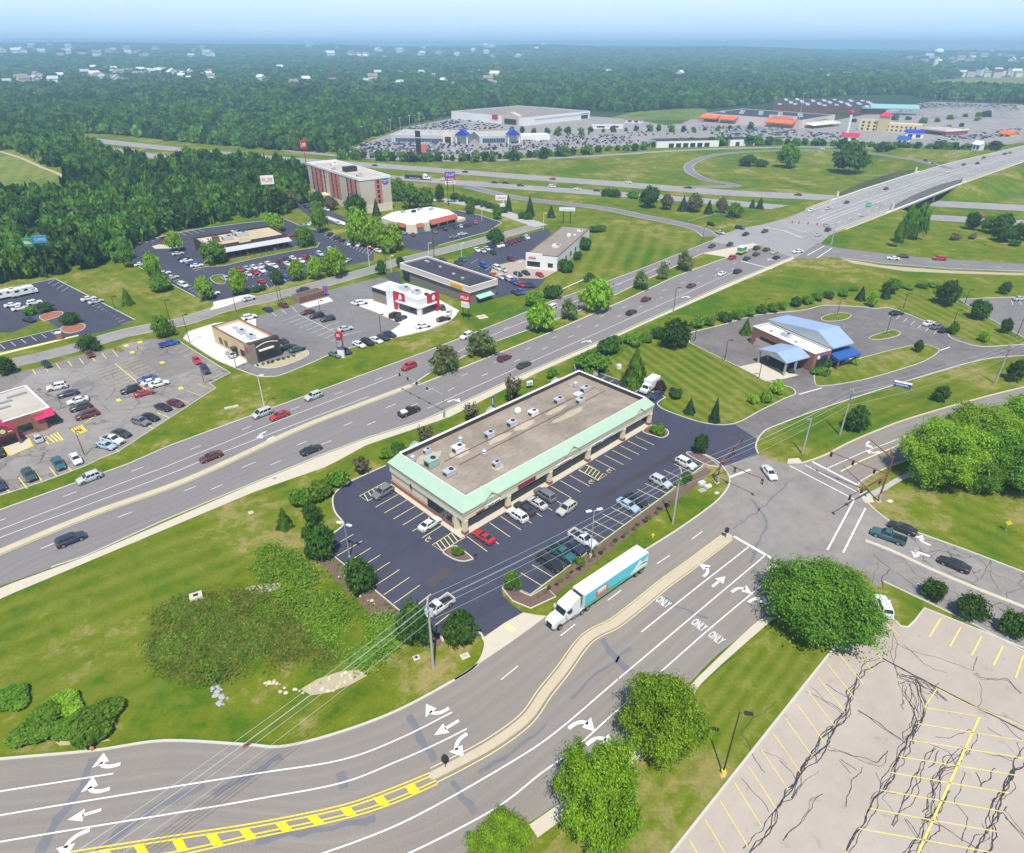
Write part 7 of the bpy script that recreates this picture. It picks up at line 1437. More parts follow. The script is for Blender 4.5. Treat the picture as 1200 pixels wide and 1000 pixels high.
for row in (
 ('sedan',739.5,368,10,-4.8,'black','last of three in line on the main road'),('sedan',757,352.5,10,-4.8,'maroon','middle of three in line on the main road'),('sedan',810,336.5,10,-4.9,'maroon','ahead of another maroon car on the main road'),('sedan',846,322.5,10,-4.9,'white','beside a black jeep near the far signals'),('suv',864,320,10,-5,'black','beside a white sedan near the far signals'),('suv',858,303.5,10,-5,'red','at the tail of the queue by the striped van'),('sedan',875,304.5,10,-5,'navy','queued in the lane beside the striped van'),('sedan',886,299.5,10,-5,'dark','queued right behind the stop line group'),('suv',886.5,292.5,10,-5,'black','queued beside the median tip'),('sedan',898,294,10,-5,'dark','second in the queue beside the median tip'),('sedan',907,297,10,-5,'silver','at the stop line of the far signals'),('sedan',909.5,303.5,10,-5,'black','first in the outer queue lane'),('sedan',934.5,296.5,-10,1,'white','coming off the entry ramp crossing'),
 ('sedan',834,290,-10,5,'dark','turning onto the main road from the exit ramp'),('sedan',855,288,-10,5,'navy','leaving the far junction to the left'),('suv',833,264.5,10,3,'black','longest in the exit ramp queue'),('sedan',843.5,274,10,2.5,'silver','second at the end of the exit ramp'),('suv',866.5,268.5,10,2,'navy','turning right from the exit ramp'),('sedan',873.5,276,-10,4,'black','crossing the exit ramp mouth'),('sedan',896,272.5,-10,4,'dark','entering the far junction from the bridge'),
 ('suv',547,396,-10,4.6,'white','just past a pale median tree'),('van',646,363,-10,4.8,'white','behind a median tree by the road bank'),('sedan',774.5,318,-10,5,'white','lower of two beside the small median tree'),('sedan',780,310.5,-10,5,'silver','upper of two beside the small median tree'),
 ('sedan',314,364.5,-6,-3,'navy','on the street edge of the burger lot'),('suv',332,359.5,-6,-3,'maroon','next to the brown walled bins'),('suv',292.5,374,10,-2.5,'white','behind the burger restaurant'),('suv',271,417.5,-8,-8,'silver','waiting in the burger drive lane'),('sedan',330.5,402,-9,-3,'dark','first of three at the brown restaurant front'),('sedan',339,409,10,-2.5,'black','second of three at the brown restaurant front'),('sedan',348.5,411.5,10,-3,'green','third of three at the brown restaurant front'),
 ('sedan',361,368,-10,2.2,'maroon','first of three in the middle of the burger lot'),('suv',372,372.5,-10,2.2,'black','second of three in the middle of the burger lot'),('suv',384.5,376,-10,2.2,'dark','third of three in the middle of the burger lot'),('sedan',405,387.5,10,-2.2,'silver','driving through the burger lot'),('sedan',421,406,10,4,'white','left of the row on the road edge of the burger lot'),('suv',431,403.5,10,4,'black','second in the row on the road edge'),('sedan',441,401,10,4,'white','third in the row on the road edge'),('sedan',449.5,397.5,10,4,'navy','fourth in the row on the road edge'),('sedan',457,394,10,4,'navy','fifth in the row on the road edge'),('sedan',393,417.5,10,4,'grey','beside the tall narrow sign'),('sedan',405,413.5,10,5,'navy','just behind the tall narrow sign'),('suv',423,357,10,-2,'white','at the chicken restaurant walkway'),
 ('suv',463,371.5,8,-4,'black','upper of two by the chicken restaurant'),('sedan',470,375,8,-4,'black','lower of two by the chicken restaurant'),('sedan',496,384,10,-2,'white','in the drive lane below the chicken restaurant'),('sedan',520,376,10,-2.4,'black','in the drive lane right of the white sedan'),('hatch',526,368,2,-8,'white','in the drive lane behind the chicken restaurant'),('sedan',518.5,362,-4,-8,'dark','in the drive lane at the block wall'),
 ('sedan',355,341.5,-10,2.4,'navy','driving along the street behind the bin enclosure'),('coupe',292,352,10,-2.6,'silver','turning into the steakhouse driveway'),
 ('sedan',15.5,359.5,10,-1.6,'white','in front of the white campers'),('suv',41,357,10,-2,'white','beside the upper red mulch island'),('sedan',24,363.5,10,-2,'white','by a small tree in the navy lot'),('sedan',35,377,10,2,'black','on the grassy end of the red mulch island'),('sedan',104.5,352,10,-2.5,'white','upper of two on the edge of the mown slope'),('sedan',113,355.5,10,-2.5,'silver','lower of two on the edge of the mown slope'),
 ('sedan',926,434,3,9,'black','under the bank drive through canopy'),('sedan',1050,369,10,-1,'black','alone at the top of the bank lot'),('sedan',1088,381,10,-3,'white','left of three at the bank lawn'),('suv',1097,385,10,-3,'grey','middle of three at the bank lawn'),('sedan',1106,389,10,-3,'black','right of three at the bank lawn'),('sedan',1194,352,10,-1,'silver','in the lot at the far right'),
 ('sedan',1046,304.5,-10,-.8,'white','beside a darker car on the entry ramp'),('sedan',1057,302,-10,-.8,'dark','overtaking a white car on the entry ramp'),('van',1100.5,305,-10,-.8,'red','with a white front on the entry ramp'),
 ('van',215,336,10,4,'white','biggest in the steakhouse side row'),('sedan',165,311.5,10,-2,'white','farthest in the steakhouse side row'),('sedan',193,322,10,-2,'white','behind bushes in the steakhouse side row'),('sedan',202.5,327,10,-2,'silver','next to the white van in the steakhouse side row'),('sedan',250,346,10,-2,'white','behind a tree at the steakhouse driveway'),('suv',264,328.5,-8,-4,'silver','on the small grass island of the steakhouse lot'),
 ('sedan',209,299,10,-1.5,'silver','first in the row at the dark steakhouse wall'),('sedan',215,304,10,-1.5,'dark','second in the row at the dark steakhouse wall'),('sedan',219,307.5,10,-1.5,'white','third in the row at the dark steakhouse wall'),('sedan',225,310,10,-1.5,'blue','fourth in the row at the dark steakhouse wall'),('sedan',231,313,10,-1.5,'white','fifth in the row at the dark steakhouse wall'),
 ('sedan',281.5,317.5,6,3,'red','leftmost in the rows before the steakhouse porch'),('sedan',290,316.5,6,3,'paleblue','next to the leftmost red car before the steakhouse'),('sedan',299,321,6,3,'red','beside a silver car in the lower row before the steakhouse'),('sedan',306.5,331.5,-6,-3,'red','alone by the clipped bushes before the steakhouse'),('suv',358.5,303.5,6,-4,'red','tallest in the rows before the steakhouse'),('sedan',336.5,326,10,-1,'blue','between two round trees before the steakhouse'),('sedan',364,285.5,10,-2,'maroon','at the end of the steakhouse beside a tree'),('sedan',344,277,10,-2,'red','close to the porch end of the steakhouse')):car(*row,'mid',STG)
SG='cars in the steakhouse rows'
for k,x,y,c in (('sedan',291,323,'silver'),('sedan',298,315,'white'),('suv',307,319,'white'),('sedan',307,313.5,'silver'),('sedan',315,316,'navy'),('sedan',315,311,'white'),('sedan',322,313.5,'white'),('sedan',329,308,'maroon'),('sedan',331,314,'dark'),('suv',336.5,306,'dark'),('sedan',337,311,'white'),('sedan',343.5,304.5,'white'),('sedan',353,307.5,'white'),('suv',375,299.5,'silver'),('sedan',360,321,'dark'),('sedan',379,317.5,'navy'),('sedan',387,293.5,'silver')):car(k,x,y,6,3.2,c,'parked in the rows before the steakhouse','far',SG)
for k,x,y,c in (('sedan',387,276,'black'),('sedan',395,280,'black'),('sedan',401,283,'black'),('sedan',411,287,'white'),('sedan',416,286.5,'red'),('sedan',421,288.5,'white'),('sedan',408,307,'silver'),('sedan',356.5,266,'silver'),('sedan',374,271,'silver'),('sedan',364,264,'white')):car(k,x,y,6,-4,c,'in the upper side row of the steakhouse lot','far',SG)
for k,x,y,c,ph in (('sedan',359,243.5,'navy','by the hotel entrance'),('sedan',383,247,'white','along the hotel front kerb'),('sedan',396,263,'silver','below the hotel front kerb'),('sedan',435,291.5,'red','at the street corner below the tree clump'),('sedan',443,295.5,'white','at the street corner below the tree clump')):car(k,x,y,8,3,c,ph,'far',STG)
PG='cars at the pancake house'
for k,x,y,c in (('sedan',484,276.5,'maroon'),('sedan',510,273,'grey'),('suv',522,269.5,'black'),('sedan',533,267.5,'dark'),('sedan',540,266.5,'silver'),('sedan',545,265.5,'dark'),('sedan',549.5,264.5,'navy'),('suv',557,262.5,'red')):car(k,x,y,-4,-6,c,'parked along the pancake house front','far',PG)
for k,x,y,c in (('sedan',532,279.5,'grey'),('sedan',542,276,'silver')):car(k,x,y,8,-1,c,'on the street side of the pancake house lot','far',PG)
for k,x,y,c in (('sedan',443,262,'white'),('sedan',455,265.5,'silver'),('sedan',464,270,'beige'),('sedan',473,275,'paleblue')):car(k,x,y,8,-3,c,'in the side row of the pancake house behind trees','far',PG)
car('suv',512.5,233.5,8,3,'black','at the tall twin post sign','far',PG)
CG='cars at the motor club lot'
for k,x,y,c in (('sedan',559,294.5,'white'),('sedan',566,295.5,'beige'),('sedan',571,293,'silver'),('suv',576,290,'navy'),('sedan',578,297.5,'black'),('sedan',583.5,289.5,'white'),('sedan',588,288.5,'white'),('sedan',593,287.5,'maroon'),('sedan',598,285.5,'maroon'),('sedan',602.5,284,'maroon'),('sedan',607,282.5,'maroon'),('sedan',612,281,'dark'),('sedan',617.5,279.5,'white')):car(k,x,y,5,4,c,'in the street side row of the motor club lot','far',CG)
for k,x,y,c,ph in (('suv',599,305.5,'maroon','alone in the middle of the motor club lot'),('van',567,313,'blue','alone at the end of the dark roof'),('van',583,316,'white','beside a silver car by the tan forecourt'),('sedan',590,318,'silver','beside a white van by the tan forecourt'),('sedan',587,326.5,'white','behind the dark roof corner'),('sedan',579,324,'orange','behind the dark roof corner'),('sedan',593,328,'navy','left end of the row below the tan forecourt'),('van',598,330,'white','in the row below the tan forecourt'),('sedan',603,333,'blue','in the row below the tan forecourt'),('sedan',610,335.5,'red','in the row below the tan forecourt'),('sedan',616,336,'navy','in the row below the tan forecourt'),('sedan',621.5,336,'black','right end of the row below the tan forecourt'),('hatch',610.5,344,'blue','nearest the road in the motor club lot'),('sedan',604.5,345,'dark','nearest the road beside a blue one'),('sedan',607,323,'navy','left of two on the tan forecourt'),('sedan',616,321.5,'black','right of two on the tan forecourt'),('hatch',632.5,324,'red','alone on the tan forecourt'),('sedan',542,306,'teal','at the lot mouth above the dark roof'),('sedan',519,306.5,'dark','behind the dark roof on the street side'),('sedan',537,310,'dark','behind the dark roof beside a teal one')):car(k,x,y,6,3,c,ph,'far',CG)
BG='cars on the overpass road'
for k,x,y,dx,dy,c,ph in (('sedan',950,248,-10,4,'white','first coming off the bridge'),('sedan',970,245.5,-10,4,'silver','second coming off the bridge'),('sedan',992,238.5,-10,3.6,'maroon','alone near the left bridge pylon'),('sedan',1038,222.5,-10,3.4,'dark','halfway across the bridge'),('sedan',1110.5,202.5,-10,3,'white','past the right bridge pylon'),('sedan',1129,194,-10,2.6,'dark','left of a pair beyond the bridge'),('sedan',1145,192.5,-10,2.4,'black','right of a pair beyond the bridge'),('sedan',1152.5,185.8,-10,2.2,'teal','beyond the bridge near the outer ramp'),('sedan',1177,181.5,-10,2,'dark','far up the overpass road, left'),('sedan',1183,180.3,-10,2,'grey','far up the overpass road, right'),('suv',970,271,10,-4.5,'dark','waiting under the bridge end signals'),('sedan',958.5,276.5,10,-4.5,'silver','nearest the kerb under the signals'),('sedan',969,265.5,10,-4.5,'silver','in the inner lane under the signals')):car(k,x,y,dx,dy,c,ph,'far',BG,0.0)
for k,x,y,c,ph in (('suv',1084,189.5,'navy','last in the loop ramp queue'),('sedan',1088.5,191.5,'silver','third in the loop ramp queue'),('sedan',1092,193.3,'navy','second in the loop ramp queue'),('sedan',1095.5,195.5,'dark','first in the loop ramp queue')):car(k,x,y,8,4,c,ph,'far','cars queueing on the loop ramp',-.6)
MG='cars on the motorway'
for k,x,y,dx,c,ph in (('sedan',116,166,-10,'dark','on the far carriageway at the upper left'),('sedan',160,183.5,10,'orange','on the near carriageway at the left'),('sedan',225,187,10,'dark','left of a pair near the white lorry'),('suv',231,189,10,'black','right of a pair near the white lorry'),('sedan',439,195,-10,'dark','right behind the hotel roof'),('van',520,212,10,'white','ahead of the flatbed lorry'),('sedan',545,202.5,-10,'dark','on the far carriageway above the twin post sign'),('sedan',507.5,218.3,10,'red','at the start of the exit ramp'),('sedan',580,215,10,'dark','left of a dark pair in mid motorway'),('sedan',592.5,215.5,10,'black','right of a dark pair in mid motorway'),('sedan',610,218.5,10,'dark','just ahead of a dark pair'),('sedan',647.5,210.8,-10,'red','on the far carriageway alone'),('van',647,220,10,'white','left of two white ones on the near carriageway'),('sedan',677,223,10,'white','right of two white ones on the near carriageway'),('sedan',699.5,224.5,10,'dark','ahead of the white ones on the near carriageway'),('sedan',736,215,-10,'white','on the far carriageway left of the loop'),('sedan',806.5,221,-10,'dark','on the far carriageway below the loop'),('sedan',935,229.5,-10,'dark','close to the bridge on the far carriageway'),('sedan',811,196,2,'silver','on the bend of the loop ramp'),('sedan',963,175.5,-10,'white','on the outer ramp, left of two'),('sedan',1050,174.5,-10,'white','on the outer ramp, right of two'),('sedan',1152,256,10,'red','right of the bridge on the near carriageway')):car(k,x,y,dx,(1 if dx>0 else-1)*.75 if abs(dx)>5 else-5,c,ph,'far',MG)
# larger vehicles ----------------------------------------------------
def heavy(name,label,cat,px,py,dx,dy,group=None):
 p=gt(px,py);q=g(px+dx,py+dy,p.z);e=empty(name,p+Vector((0,0,.05 if p.z>-1 else .13)),math.atan2(q.y-p.y,q.x-p.x));return tag(e,label,cat,group)
def wheels(e,xs,y,r=.5,w=.3,dual=()):
 for i,x in enumerate(xs):
  for s in (-1,1):
   ww=w*(2 if i in dual else 1);t=MB();t.cyl((0,-s*ww,0),(0,0,0),r,n=18);o=t.build('wheel',W['rubber'],e,40,(x,s*y,r));q=MB();q.cyl((0,-s*.02,0),(0,s*.03,0),r*.58,n=14);q.build('rim',W['rim'],o)
def part(e,name,mb,mats,smooth=None,parent=None):
 return mb.build(name,[W[m] if isinstance(m,str) else m for m in (mats if isinstance(mats,(list,tuple)) else [mats])],parent or e,smooth)
def box_truck(label,px,py,dx,dy,L=6.4,name='box_truck',group='lorries and vans',band=None):
 e=heavy(name,label,'truck',px,py,dx,dy,group);m=MB();m.chamfer(-L/2,L/2-2.1,-1.15,1.15,.95,3.25,.05);part(e,'cargo_box',m,'white');m=MB();P=[(L/2-2.05,.5),(L/2,.5),(L/2,1.15),(L/2-.9,1.3),(L/2-1.35,2.15),(L/2-2.05,2.2)]
 n=len(P);m.add([(x,s*1.0,z) for s in (-1,1) for x,z in P],[tuple(range(n)),tuple(range(n,2*n))[::-1]]+[(i,n+i,n+(i+1) % n,(i+1) % n) for i in range(n)]);part(e,'cab',m,'white',30)
 m=MB();m.add([(L/2-.91,-.85,1.34),(L/2-.91,.85,1.34),(L/2-1.30,.8,2.08),(L/2-1.30,-.8,2.08)],[(0,1,2,3)]);m.v=[(x+.02,y,z+.01) for x,y,z in m.v];part(e,'windscreen',m,'glass')
 for s in (-1,1):m=MB();m.box(L/2-1.95,L/2-1.3,s*1.0-.012,s*1.0+.012,1.3,2.0);part(e,'side_window',m,'glass');m=MB();m.box(L/2-.06,L/2+.02,s*.75-.14,s*.75+.14,.75,1.0);part(e,'headlight',m,'lamp_white')
 m=MB();m.box(-L/2,L/2-.3,-.45,.45,.5,.95);part(e,'chassis',m,'black')
 if band:
  for i,c in enumerate(band):m=MB();[m.box(-L/2+.05,L/2-2.15,s*1.165-.01,s*1.165+.01,1.0+i*.72,1.7+i*.72) for s in (-1,1)];m.box(-L/2-.02,-L/2,-1.1,1.1,1.0+i*.72,1.7+i*.72);part(e,'painted_band',m,c)
 wheels(e,(L/2-1.0,-L/2+1.3),1.05,.42,.25,(1,));return e
box_truck('white box truck parked at the back corner of the shop lot',760.5,457.5,-10,6.8)
box_truck('van with blue, green and yellow bands queued at the far signals',869.5,297.5,10,-5,6.2,band=('yellow','sign_green','teal'))
box_truck('white lorry alone on the near carriageway left of the hotel',269,191.5,10,.9,9)
def semi(label,px,py,dx,dy,trailer='box',col='white',name='semi_truck',L=15.2):
 """articulated lorry, origin under the fifth wheel, tractor towards +x"""
 e=heavy(name,label,'truck',px,py,dx,dy,'lorries and vans');P=[(-1.0,1.0),(5.1,.55),(5.35,.7),(5.3,1.35),(5.0,1.75),(3.2,2.05),(2.7,2.95),(2.4,3.15),(.3,3.95),(-.15,3.95),(-.15,1.0)];n=len(P);m=MB()
 wd=[1.0,.95,.8,.85,.92,1.0,1.12,1.18,1.0,1.0,1.2];m.add([(x,s*w_,z) for s in (-1,1) for (x,z),w_ in zip(P,wd)],[tuple(range(n)),tuple(range(n,2*n))[::-1]]+[(i,n+i,n+(i+1) % n,(i+1) % n) for i in range(n)]);part(e,'cab',m,'white',25)
 m=MB();m.add([(3.24,-.92,2.10),(3.24,.92,2.10),(2.76,1.0,2.90),(2.76,-1.0,2.90)],[(0,1,2,3)]);part(e,'windscreen',MB().add([(x+.03,y,z+.02) for x,y,z in m.v],m.f),'glass')
 for s in (-1,1):
  m=MB();m.box(1.65,2.75,s*1.15-.03,s*1.15+.03,2.05,2.8);part(e,'side_window',m,'glass');m=MB();m.box(5.0,5.33,s*.72-.16,s*.72+.16,.95,1.25);part(e,'headlight',m,'lamp_white');m=MB();m.box(2.85,3.0,s*1.42-.12,s*1.42+.12,1.95,2.7);m.box(2.85,2.95,min(s*1.1,s*1.42),max(s*1.1,s*1.42),2.3,2.36);part(e,'mirror',m,'white');m=MB();m.cyl((-.05,s*.95,.75),(1.5,s*.95,.75),.32,n=12);part(e,'fuel_tank',m,'chrome');m=MB();m.cyl((-.3,s*1.0,1.2),(-.3,s*1.0,3.9),.09,n=8);part(e,'exhaust_stack',m,'chrome')
 m=MB();m.box(5.3,5.4,-.55,.55,.75,1.5);part(e,'grille',m,'black');m=MB();m.box(-2.4,4.6,-.4,.4,.62,1.0);part(e,'chassis',m,'black');wheels(e,(4.1,-.6,-1.85),1.2,.5,.3,(1,2))
 x1=-.75;x0=x1-L
 if trailer=='box':
  m=MB();m.chamfer(x0,x1,-1.28,1.28,1.15,4.05,.05);part(e,'trailer',m,plain('white_trailer_skin',(.74,.75,.77),.5,var=.04));m=MB();m.box(x1,x1+.45,-.9,.9,2.0,3.8);part(e,'cooling_unit',m,'dark_metal')
  def graphic(nm,pts,mat,d=.006):
   for s in (-1,1):m_=MB();m_.poly([(x,s*(1.28+d),z) for x,z in (pts if s<0 else pts[::-1])]);part(e,nm,m_,mat)
  graphic('side_picture',[(x0+.1,3.95),(x0+.1,1.25),(x1-.1,1.25),(x1-.1,3.95)],plain('sky_cyan_print',(.10,.55,.66),.5,var=.15,scale=.4))
  graphic('side_cloud',[(x0+.15,1.3),(x0+.15,3.2),(x0+1.2,2.6),(x0+2.2,3.6),(x0+3.4,2.3),(x0+4.6,1.6),(x0+4.2,1.3)],'white',.010)
  graphic('side_field',[(x0+.15,1.2),(x1-.15,1.2),(x1-.15,1.75),(x1-5,1.8),(x0+4,1.55),(x0+.15,1.4)],plain('meadow_print',(.12,.45,.16),.5,var=.25,scale=.6),.014)
  graphic('side_field',[(x0+5,1.62),(x1-4.5,1.82),(x1-4.5,2.02),(x0+6,1.72)],plain('dark_meadow_print',(.02,.20,.10),.5),.018);graphic('side_field',[(x0+.2,2.3),(x0+1.2,2.5),(x0+2.4,2.35),(x0+.2,2.05)],plain('dark_meadow_print',(.02,.20,.10),.5),.019)
  ov=[(x1-4.0+1.6*math.cos(a),2.55+.95*math.sin(a)) for a in np.linspace(0,5.9,18)];graphic('side_emblem',ov,plain('emblem_red',(.58,.16,.13),.5),.022);graphic('side_emblem',[(x1-4.0+1.1*math.cos(a),3.0+.35*math.sin(a)) for a in np.linspace(0,5.9,14)],'white',.026)
  for s in (-1,1):m=MB();[m.box(x1-4.9+i*.5,x1-4.65+i*.5,s*1.312-.004,s*1.312+.004,2.35,2.7) for i in range(4)];part(e,'emblem_lettering',m,'white')
  m=MB();m.box(x0-.02,x0,-.02,.02,1.2,3.95);m.box(x0+.02,x1-3,-.5,.5,.75,1.15);part(e,'underframe',m,'black')
  for s in (-1,1):m=MB();m.box(x1-3.2,x1-3.0,s*.9-.08,s*.9+.08,.15,1.15);part(e,'landing_leg',m,'dark_metal');m=MB();m.box(x0-.03,x0,s*1.05-.1,s*1.05+.1,1.0,1.15);part(e,'tail_light',m,'lamp_red')
 else:
  m=MB();m.box(x0,x1,-1.25,1.25,1.15,1.4);part(e,'flatbed',m,'dark_metal');m=MB();m.chamfer(x0+1,x1-1.5,-1.1,1.1,1.4,2.6,.1);part(e,'load',m,'dark_metal')
 wheels(e,(x0+1.2,x0+2.5),1.2,.5,.3,(0,1));return e
semi('white articulated lorry with a cyan picture on its long trailer',672.5,718,-10,6.9)
semi('lorry with a white cab and dark flatbed on the motorway',497,211,10,.8,'flat');semi('white lorry at the upper left of the motorway',122,176,10,1.2,'box' if 0 else 'flat')
def camper(label,px,py,dx,dy):
 e=heavy('camper_van',label,'camper',px,py,dx,dy,'campers in the navy lot');m=MB();m.chamfer(-3.8,2.6,-1.2,1.2,.7,3.1,.12);m.chamfer(2.6,3.4,-1.1,1.1,1.9,3.0,.1);part(e,'body',m,'white',30);m=MB();m.chamfer(2.6,4.3,-1.0,1.0,.6,1.7,.15);part(e,'cab',m,'white',30)
 m=MB();m.add([(3.6,-.85,1.68),(3.6,.85,1.68),(3.2,.85,1.95),(3.2,-.85,1.95)],[(0,1,2,3)]);part(e,'windscreen',m,'glass')
 for s in (-1,1):m=MB();m.box(-2.6,-1.2,s*1.2-.02,s*1.2+.02,1.8,2.5);m.box(.2,1.4,s*1.2-.02,s*1.2+.02,1.8,2.5);part(e,'side_window',m,'glass')
 m=MB();m.box(-1,0,-.4,.4,3.1,3.4);part(e,'roof_vent',m,'hvac');wheels(e,(3.2,-2.2),1.1,.4,.25);return e
camper('white camper at the left edge of the navy lot',5,350.5,-10,2);camper('white camper with a stepped roof right of another camper',28.5,346.5,10,-2.2)
for o in [o for o in COL.objects if o.get('label','').startswith('black pickup truck carrying')]:m=MB();m.box(-2.2,-.9,-.7,.7,.68,1.35);part(o,'white_load',m,'white')
o=None
# far lots: the nearest rows one by one, the rest as one mass
FCOL=['white','white','silver','silver','grey','black','dark','navy','red','maroon','blue','beige','teal']
fr_=np.random.default_rng(77);FC=[]
def carrow(s,n,rows,drow,ang):
 a,b=gtl(s)
 for r_ in range(rows):
  for i in range(n):
   if fr_.uniform()<.12:continue
   q=a.lerp(b,i/(n-1))+Vector((fr_.uniform(-.4,.4)+drow[0]*r_,fr_.uniform(-.5,.5)+drow[1]*r_,0));FC.append((q.x,q.y,ang+fr_.uniform(-.06,.06)))
carrow('410 176.5 556 178.5',46,2,(2,8),1.57);carrow('412 173 458 168.5',13,3,(3,14),1.4);carrow('560 175 660 172',24,2,(2,9),1.4);carrow('660 170 730 164',14,3,(4,16),1.2)
carrow('835 156 930 159',24,3,(4,22),1.5);carrow('820 150 925 154',22,2,(4,20),1.5);carrow('500 148 550 143',16,2,(6,16),1.3);carrow('462 153 540 150.5',20,2,(4,8),1.57);carrow('1062 133 1130 127',24,6,(12,16),1.2);carrow('740 160 830 155',12,2,(4,24),1.4);carrow('1110 163 1190 160',14,2,(2,10),1.5);carrow('560 168 600 167.5',10,1,(0,8),1.5);carrow('985 169 1050 168',9,1,(0,0),1.5);carrow('610 162 690 158',14,2,(4,14),1.3);carrow('1140 140 1195 137',12,3,(8,18),1.2);carrow('940 160 990 158',9,2,(3,12),1.4)
FC.sort(key=lambda q:q[1]);kinds_=['sedan','sedan','suv','hatch','van']
for i,(x,y,a) in enumerate(FC[:64]):
 k=kinds_[int(fr_.integers(0,5))];o=link('parked_car',CARM[k]['far'],None,None,(x,y,hz(x,y)+.13),a);o.color=(*PAINT[FCOL[int(fr_.integers(0,13))]],1);tag(o,'tiny car in the front rows of the far dealership lots','car','cars on the far lots')
for s_,dens,ang in (('402 183 420 173 470 160 556 168 556 182',.8,1.5),('560 181 570 170 690 158 730 160 690 173 640 178',.6,1.4),('832 161 836 148 935 153 932 163',.75,1.5),('1040 137 1066 122 1100 121 1195 124 1195 141 1110 140',.7,1.2),('690 172 700 160 760 154 765 172',.3,1.4),('940 164 945 154 1000 160 995 166',.5,1.4),('1085 168 1110 158 1195 150 1195 168',.4,1.5),('470 152 545 139 600 150 540 155',.5,1.3)):
 P=[(q.x,q.y) for q in gtl(s_)];y=min(q[1] for q in P)
 while y<max(q[1] for q in P):
  x=min(q[0] for q in P)
  while x<max(q[0] for q in P):
   if fr_.uniform()<dens and inpoly(x,y,P):FC.append((x,y+fr_.uniform(-.5,.5),ang+fr_.uniform(-.06,.06)))
   x+=2.8
  y+=6.2+(5 if int(y/6) % 2 else 0)
mpal=[plain('distant_paint',PAINT[c],.35,var=.05) for c in ('white','silver','dark','navy','maroon','black','white','paleblue')];mb=MB();pr_=[(-2.3,.5),(2.3,.45),(2.3,.8),(1.2,.95),(.4,1.45),(-1.2,1.45),(-1.9,1.0),(-2.3,.95)];n=8
for x,y,a in FC[64:]:
 k=int(fr_.integers(0,8));M_=Matrix.Translation((x,y,hz(x,y)+.13))@Matrix.Rotation(a,4,'Z');b=len(mb.v);mb.v+=[tuple(M_@Vector((px_,s*(.9 if z_<1.2 else .7),z_-.2))) for s in (-1,1) for px_,z_ in pr_]
 fs=[tuple(range(n)),tuple(range(n,2*n))[::-1]]+[(i,n+i,n+(i+1) % n,(i+1) % n) for i in range(n)];mb.f+=[tuple(b+i for i in f) for f in fs];mb.m+=[k,k]+[8 if i in (3,5) else k for i in range(n)]
tag(mb.build('distant_parked_cars',mpal+[W['glass']]),kind='stuff')
print('cars',len([o for o in COL.objects if o.get('category') in ('car','pickup')]),len(FC))
# ------------------------------------------------------------------ street furniture
def flat(q):return Vector((q.x,q.y,0))
def lamp(b,t,label,arm=(1,0),heads=1,mat='dark_metal',head='dark_metal',base=None,r=.09):
 p=gt(*b);h=max(3.5,height(b,t) if p.z>-1 else height(b,t)+0);e=empty('street_lamp',p);tag(e,label,'lamp','lamps and light poles')
 part(e,'pole',MB().cyl((0,0,0),(0,0,h),r*1.25,r*.75,8),mat);a=Vector((arm[0],arm[1],0)).normalized();n=Vector((-a.y,a.x,0))
 for k in range(heads):
  s=1 if k==0 else-1;m=MB();c=a*s*1.0;m.cyl((0,0,h-.1),(c.x*.5,c.y*.5,h),.05,n=5);part(e,'arm',m,mat);m=MB();v=[c+a*s*u+n*w_ for u,w_ in ((-.5,-.22),(.45,-.22),(.45,.22),(-.5,.22))];m.prism(v if s>0 else v,h-.02,h+.16);part(e,'lamp_head',m,head)
 m=MB();m.cyl((0,0,0),(0,0,.75 if base else .3),r*3 if base else r*2,n=12);part(e,'footing',m,base or 'concrete_grey');return e
lamp((847,907),(859.5,832),'black lamp post with a yellow footing beside the pale lot',(1,-.2),1,base='hot_yellow')
lamp((409.7,653),(406,614),'slim pale twin headed lamp at the left stalls of the shop lot',(1,-.4),2,'galv','white');lamp((692,653),(691.6,598),'slim pale twin headed lamp behind the white pickup',(1,.3),2,'galv','white',base='concrete')
for b,t,lab in (((789,366),(791,337),'dark light pole on the near edge of the main road'),((326.7,354.7),(322.7,318.7),'left one of the twin poles on the street verge'),((330,353.5),(326,322.7),'right one of the twin poles on the street verge'),((277.3,367.3),(270,341),'light pole at the steakhouse driveway'),((375.3,366.7),(373.3,352.7),'lamp by the parked cars in the middle of the burger lot'),((446.7,393.3),(444,368.7),'lamp behind the navy cars at the road edge of the burger lot'),((277.3,432.7),(274,412),'dark post at the lower end of the drive lane'),((222.7,402.6),(214,369),'dark pole at the corner of the drive lane and street'),((202,385.8),(193,352),'pole at the foot of the mown slope'),((135,363),(129,348),'lamp on the kerb between navy lot and mown slope'),((848.8,423.8),(852.5,398.8),'dark lamp at the left kerb of the bank lot'),((888.8,445),(895,417.5),'lamp beside the pale canopy pad of the bank'),((813.8,401),(816,378),'lamp at the left corner of the bank lot'),((967.5,443.8),(970.6,423.8),'slim lamp before the brick corner of the bank'),((980.6,370.6),(983,350),'lamp on the upper grass island of the bank lot'),((1038,393),(1041,370),'lamp on the lower grass island of the bank lot'),((1058,363),(1061.4,344),'lamp at the top kerb of the bank lawn'),((1116,382),(1120.4,363),'lamp on the bank lawn above the three cars'),((1130,358),(1135,340),'lamp at the corner of the far right lot'),((1191,395),(1197.6,370),'lamp on the kerb of the far right lot'),((837.5,380),(838.8,360),'lamp rising out of the hedge, left of two'),((895,365),(895.8,350),'lamp rising out of the hedge, right of two'),((823,284),(822,265),'light pole at the exit ramp corner')):lamp(b,t,lab)
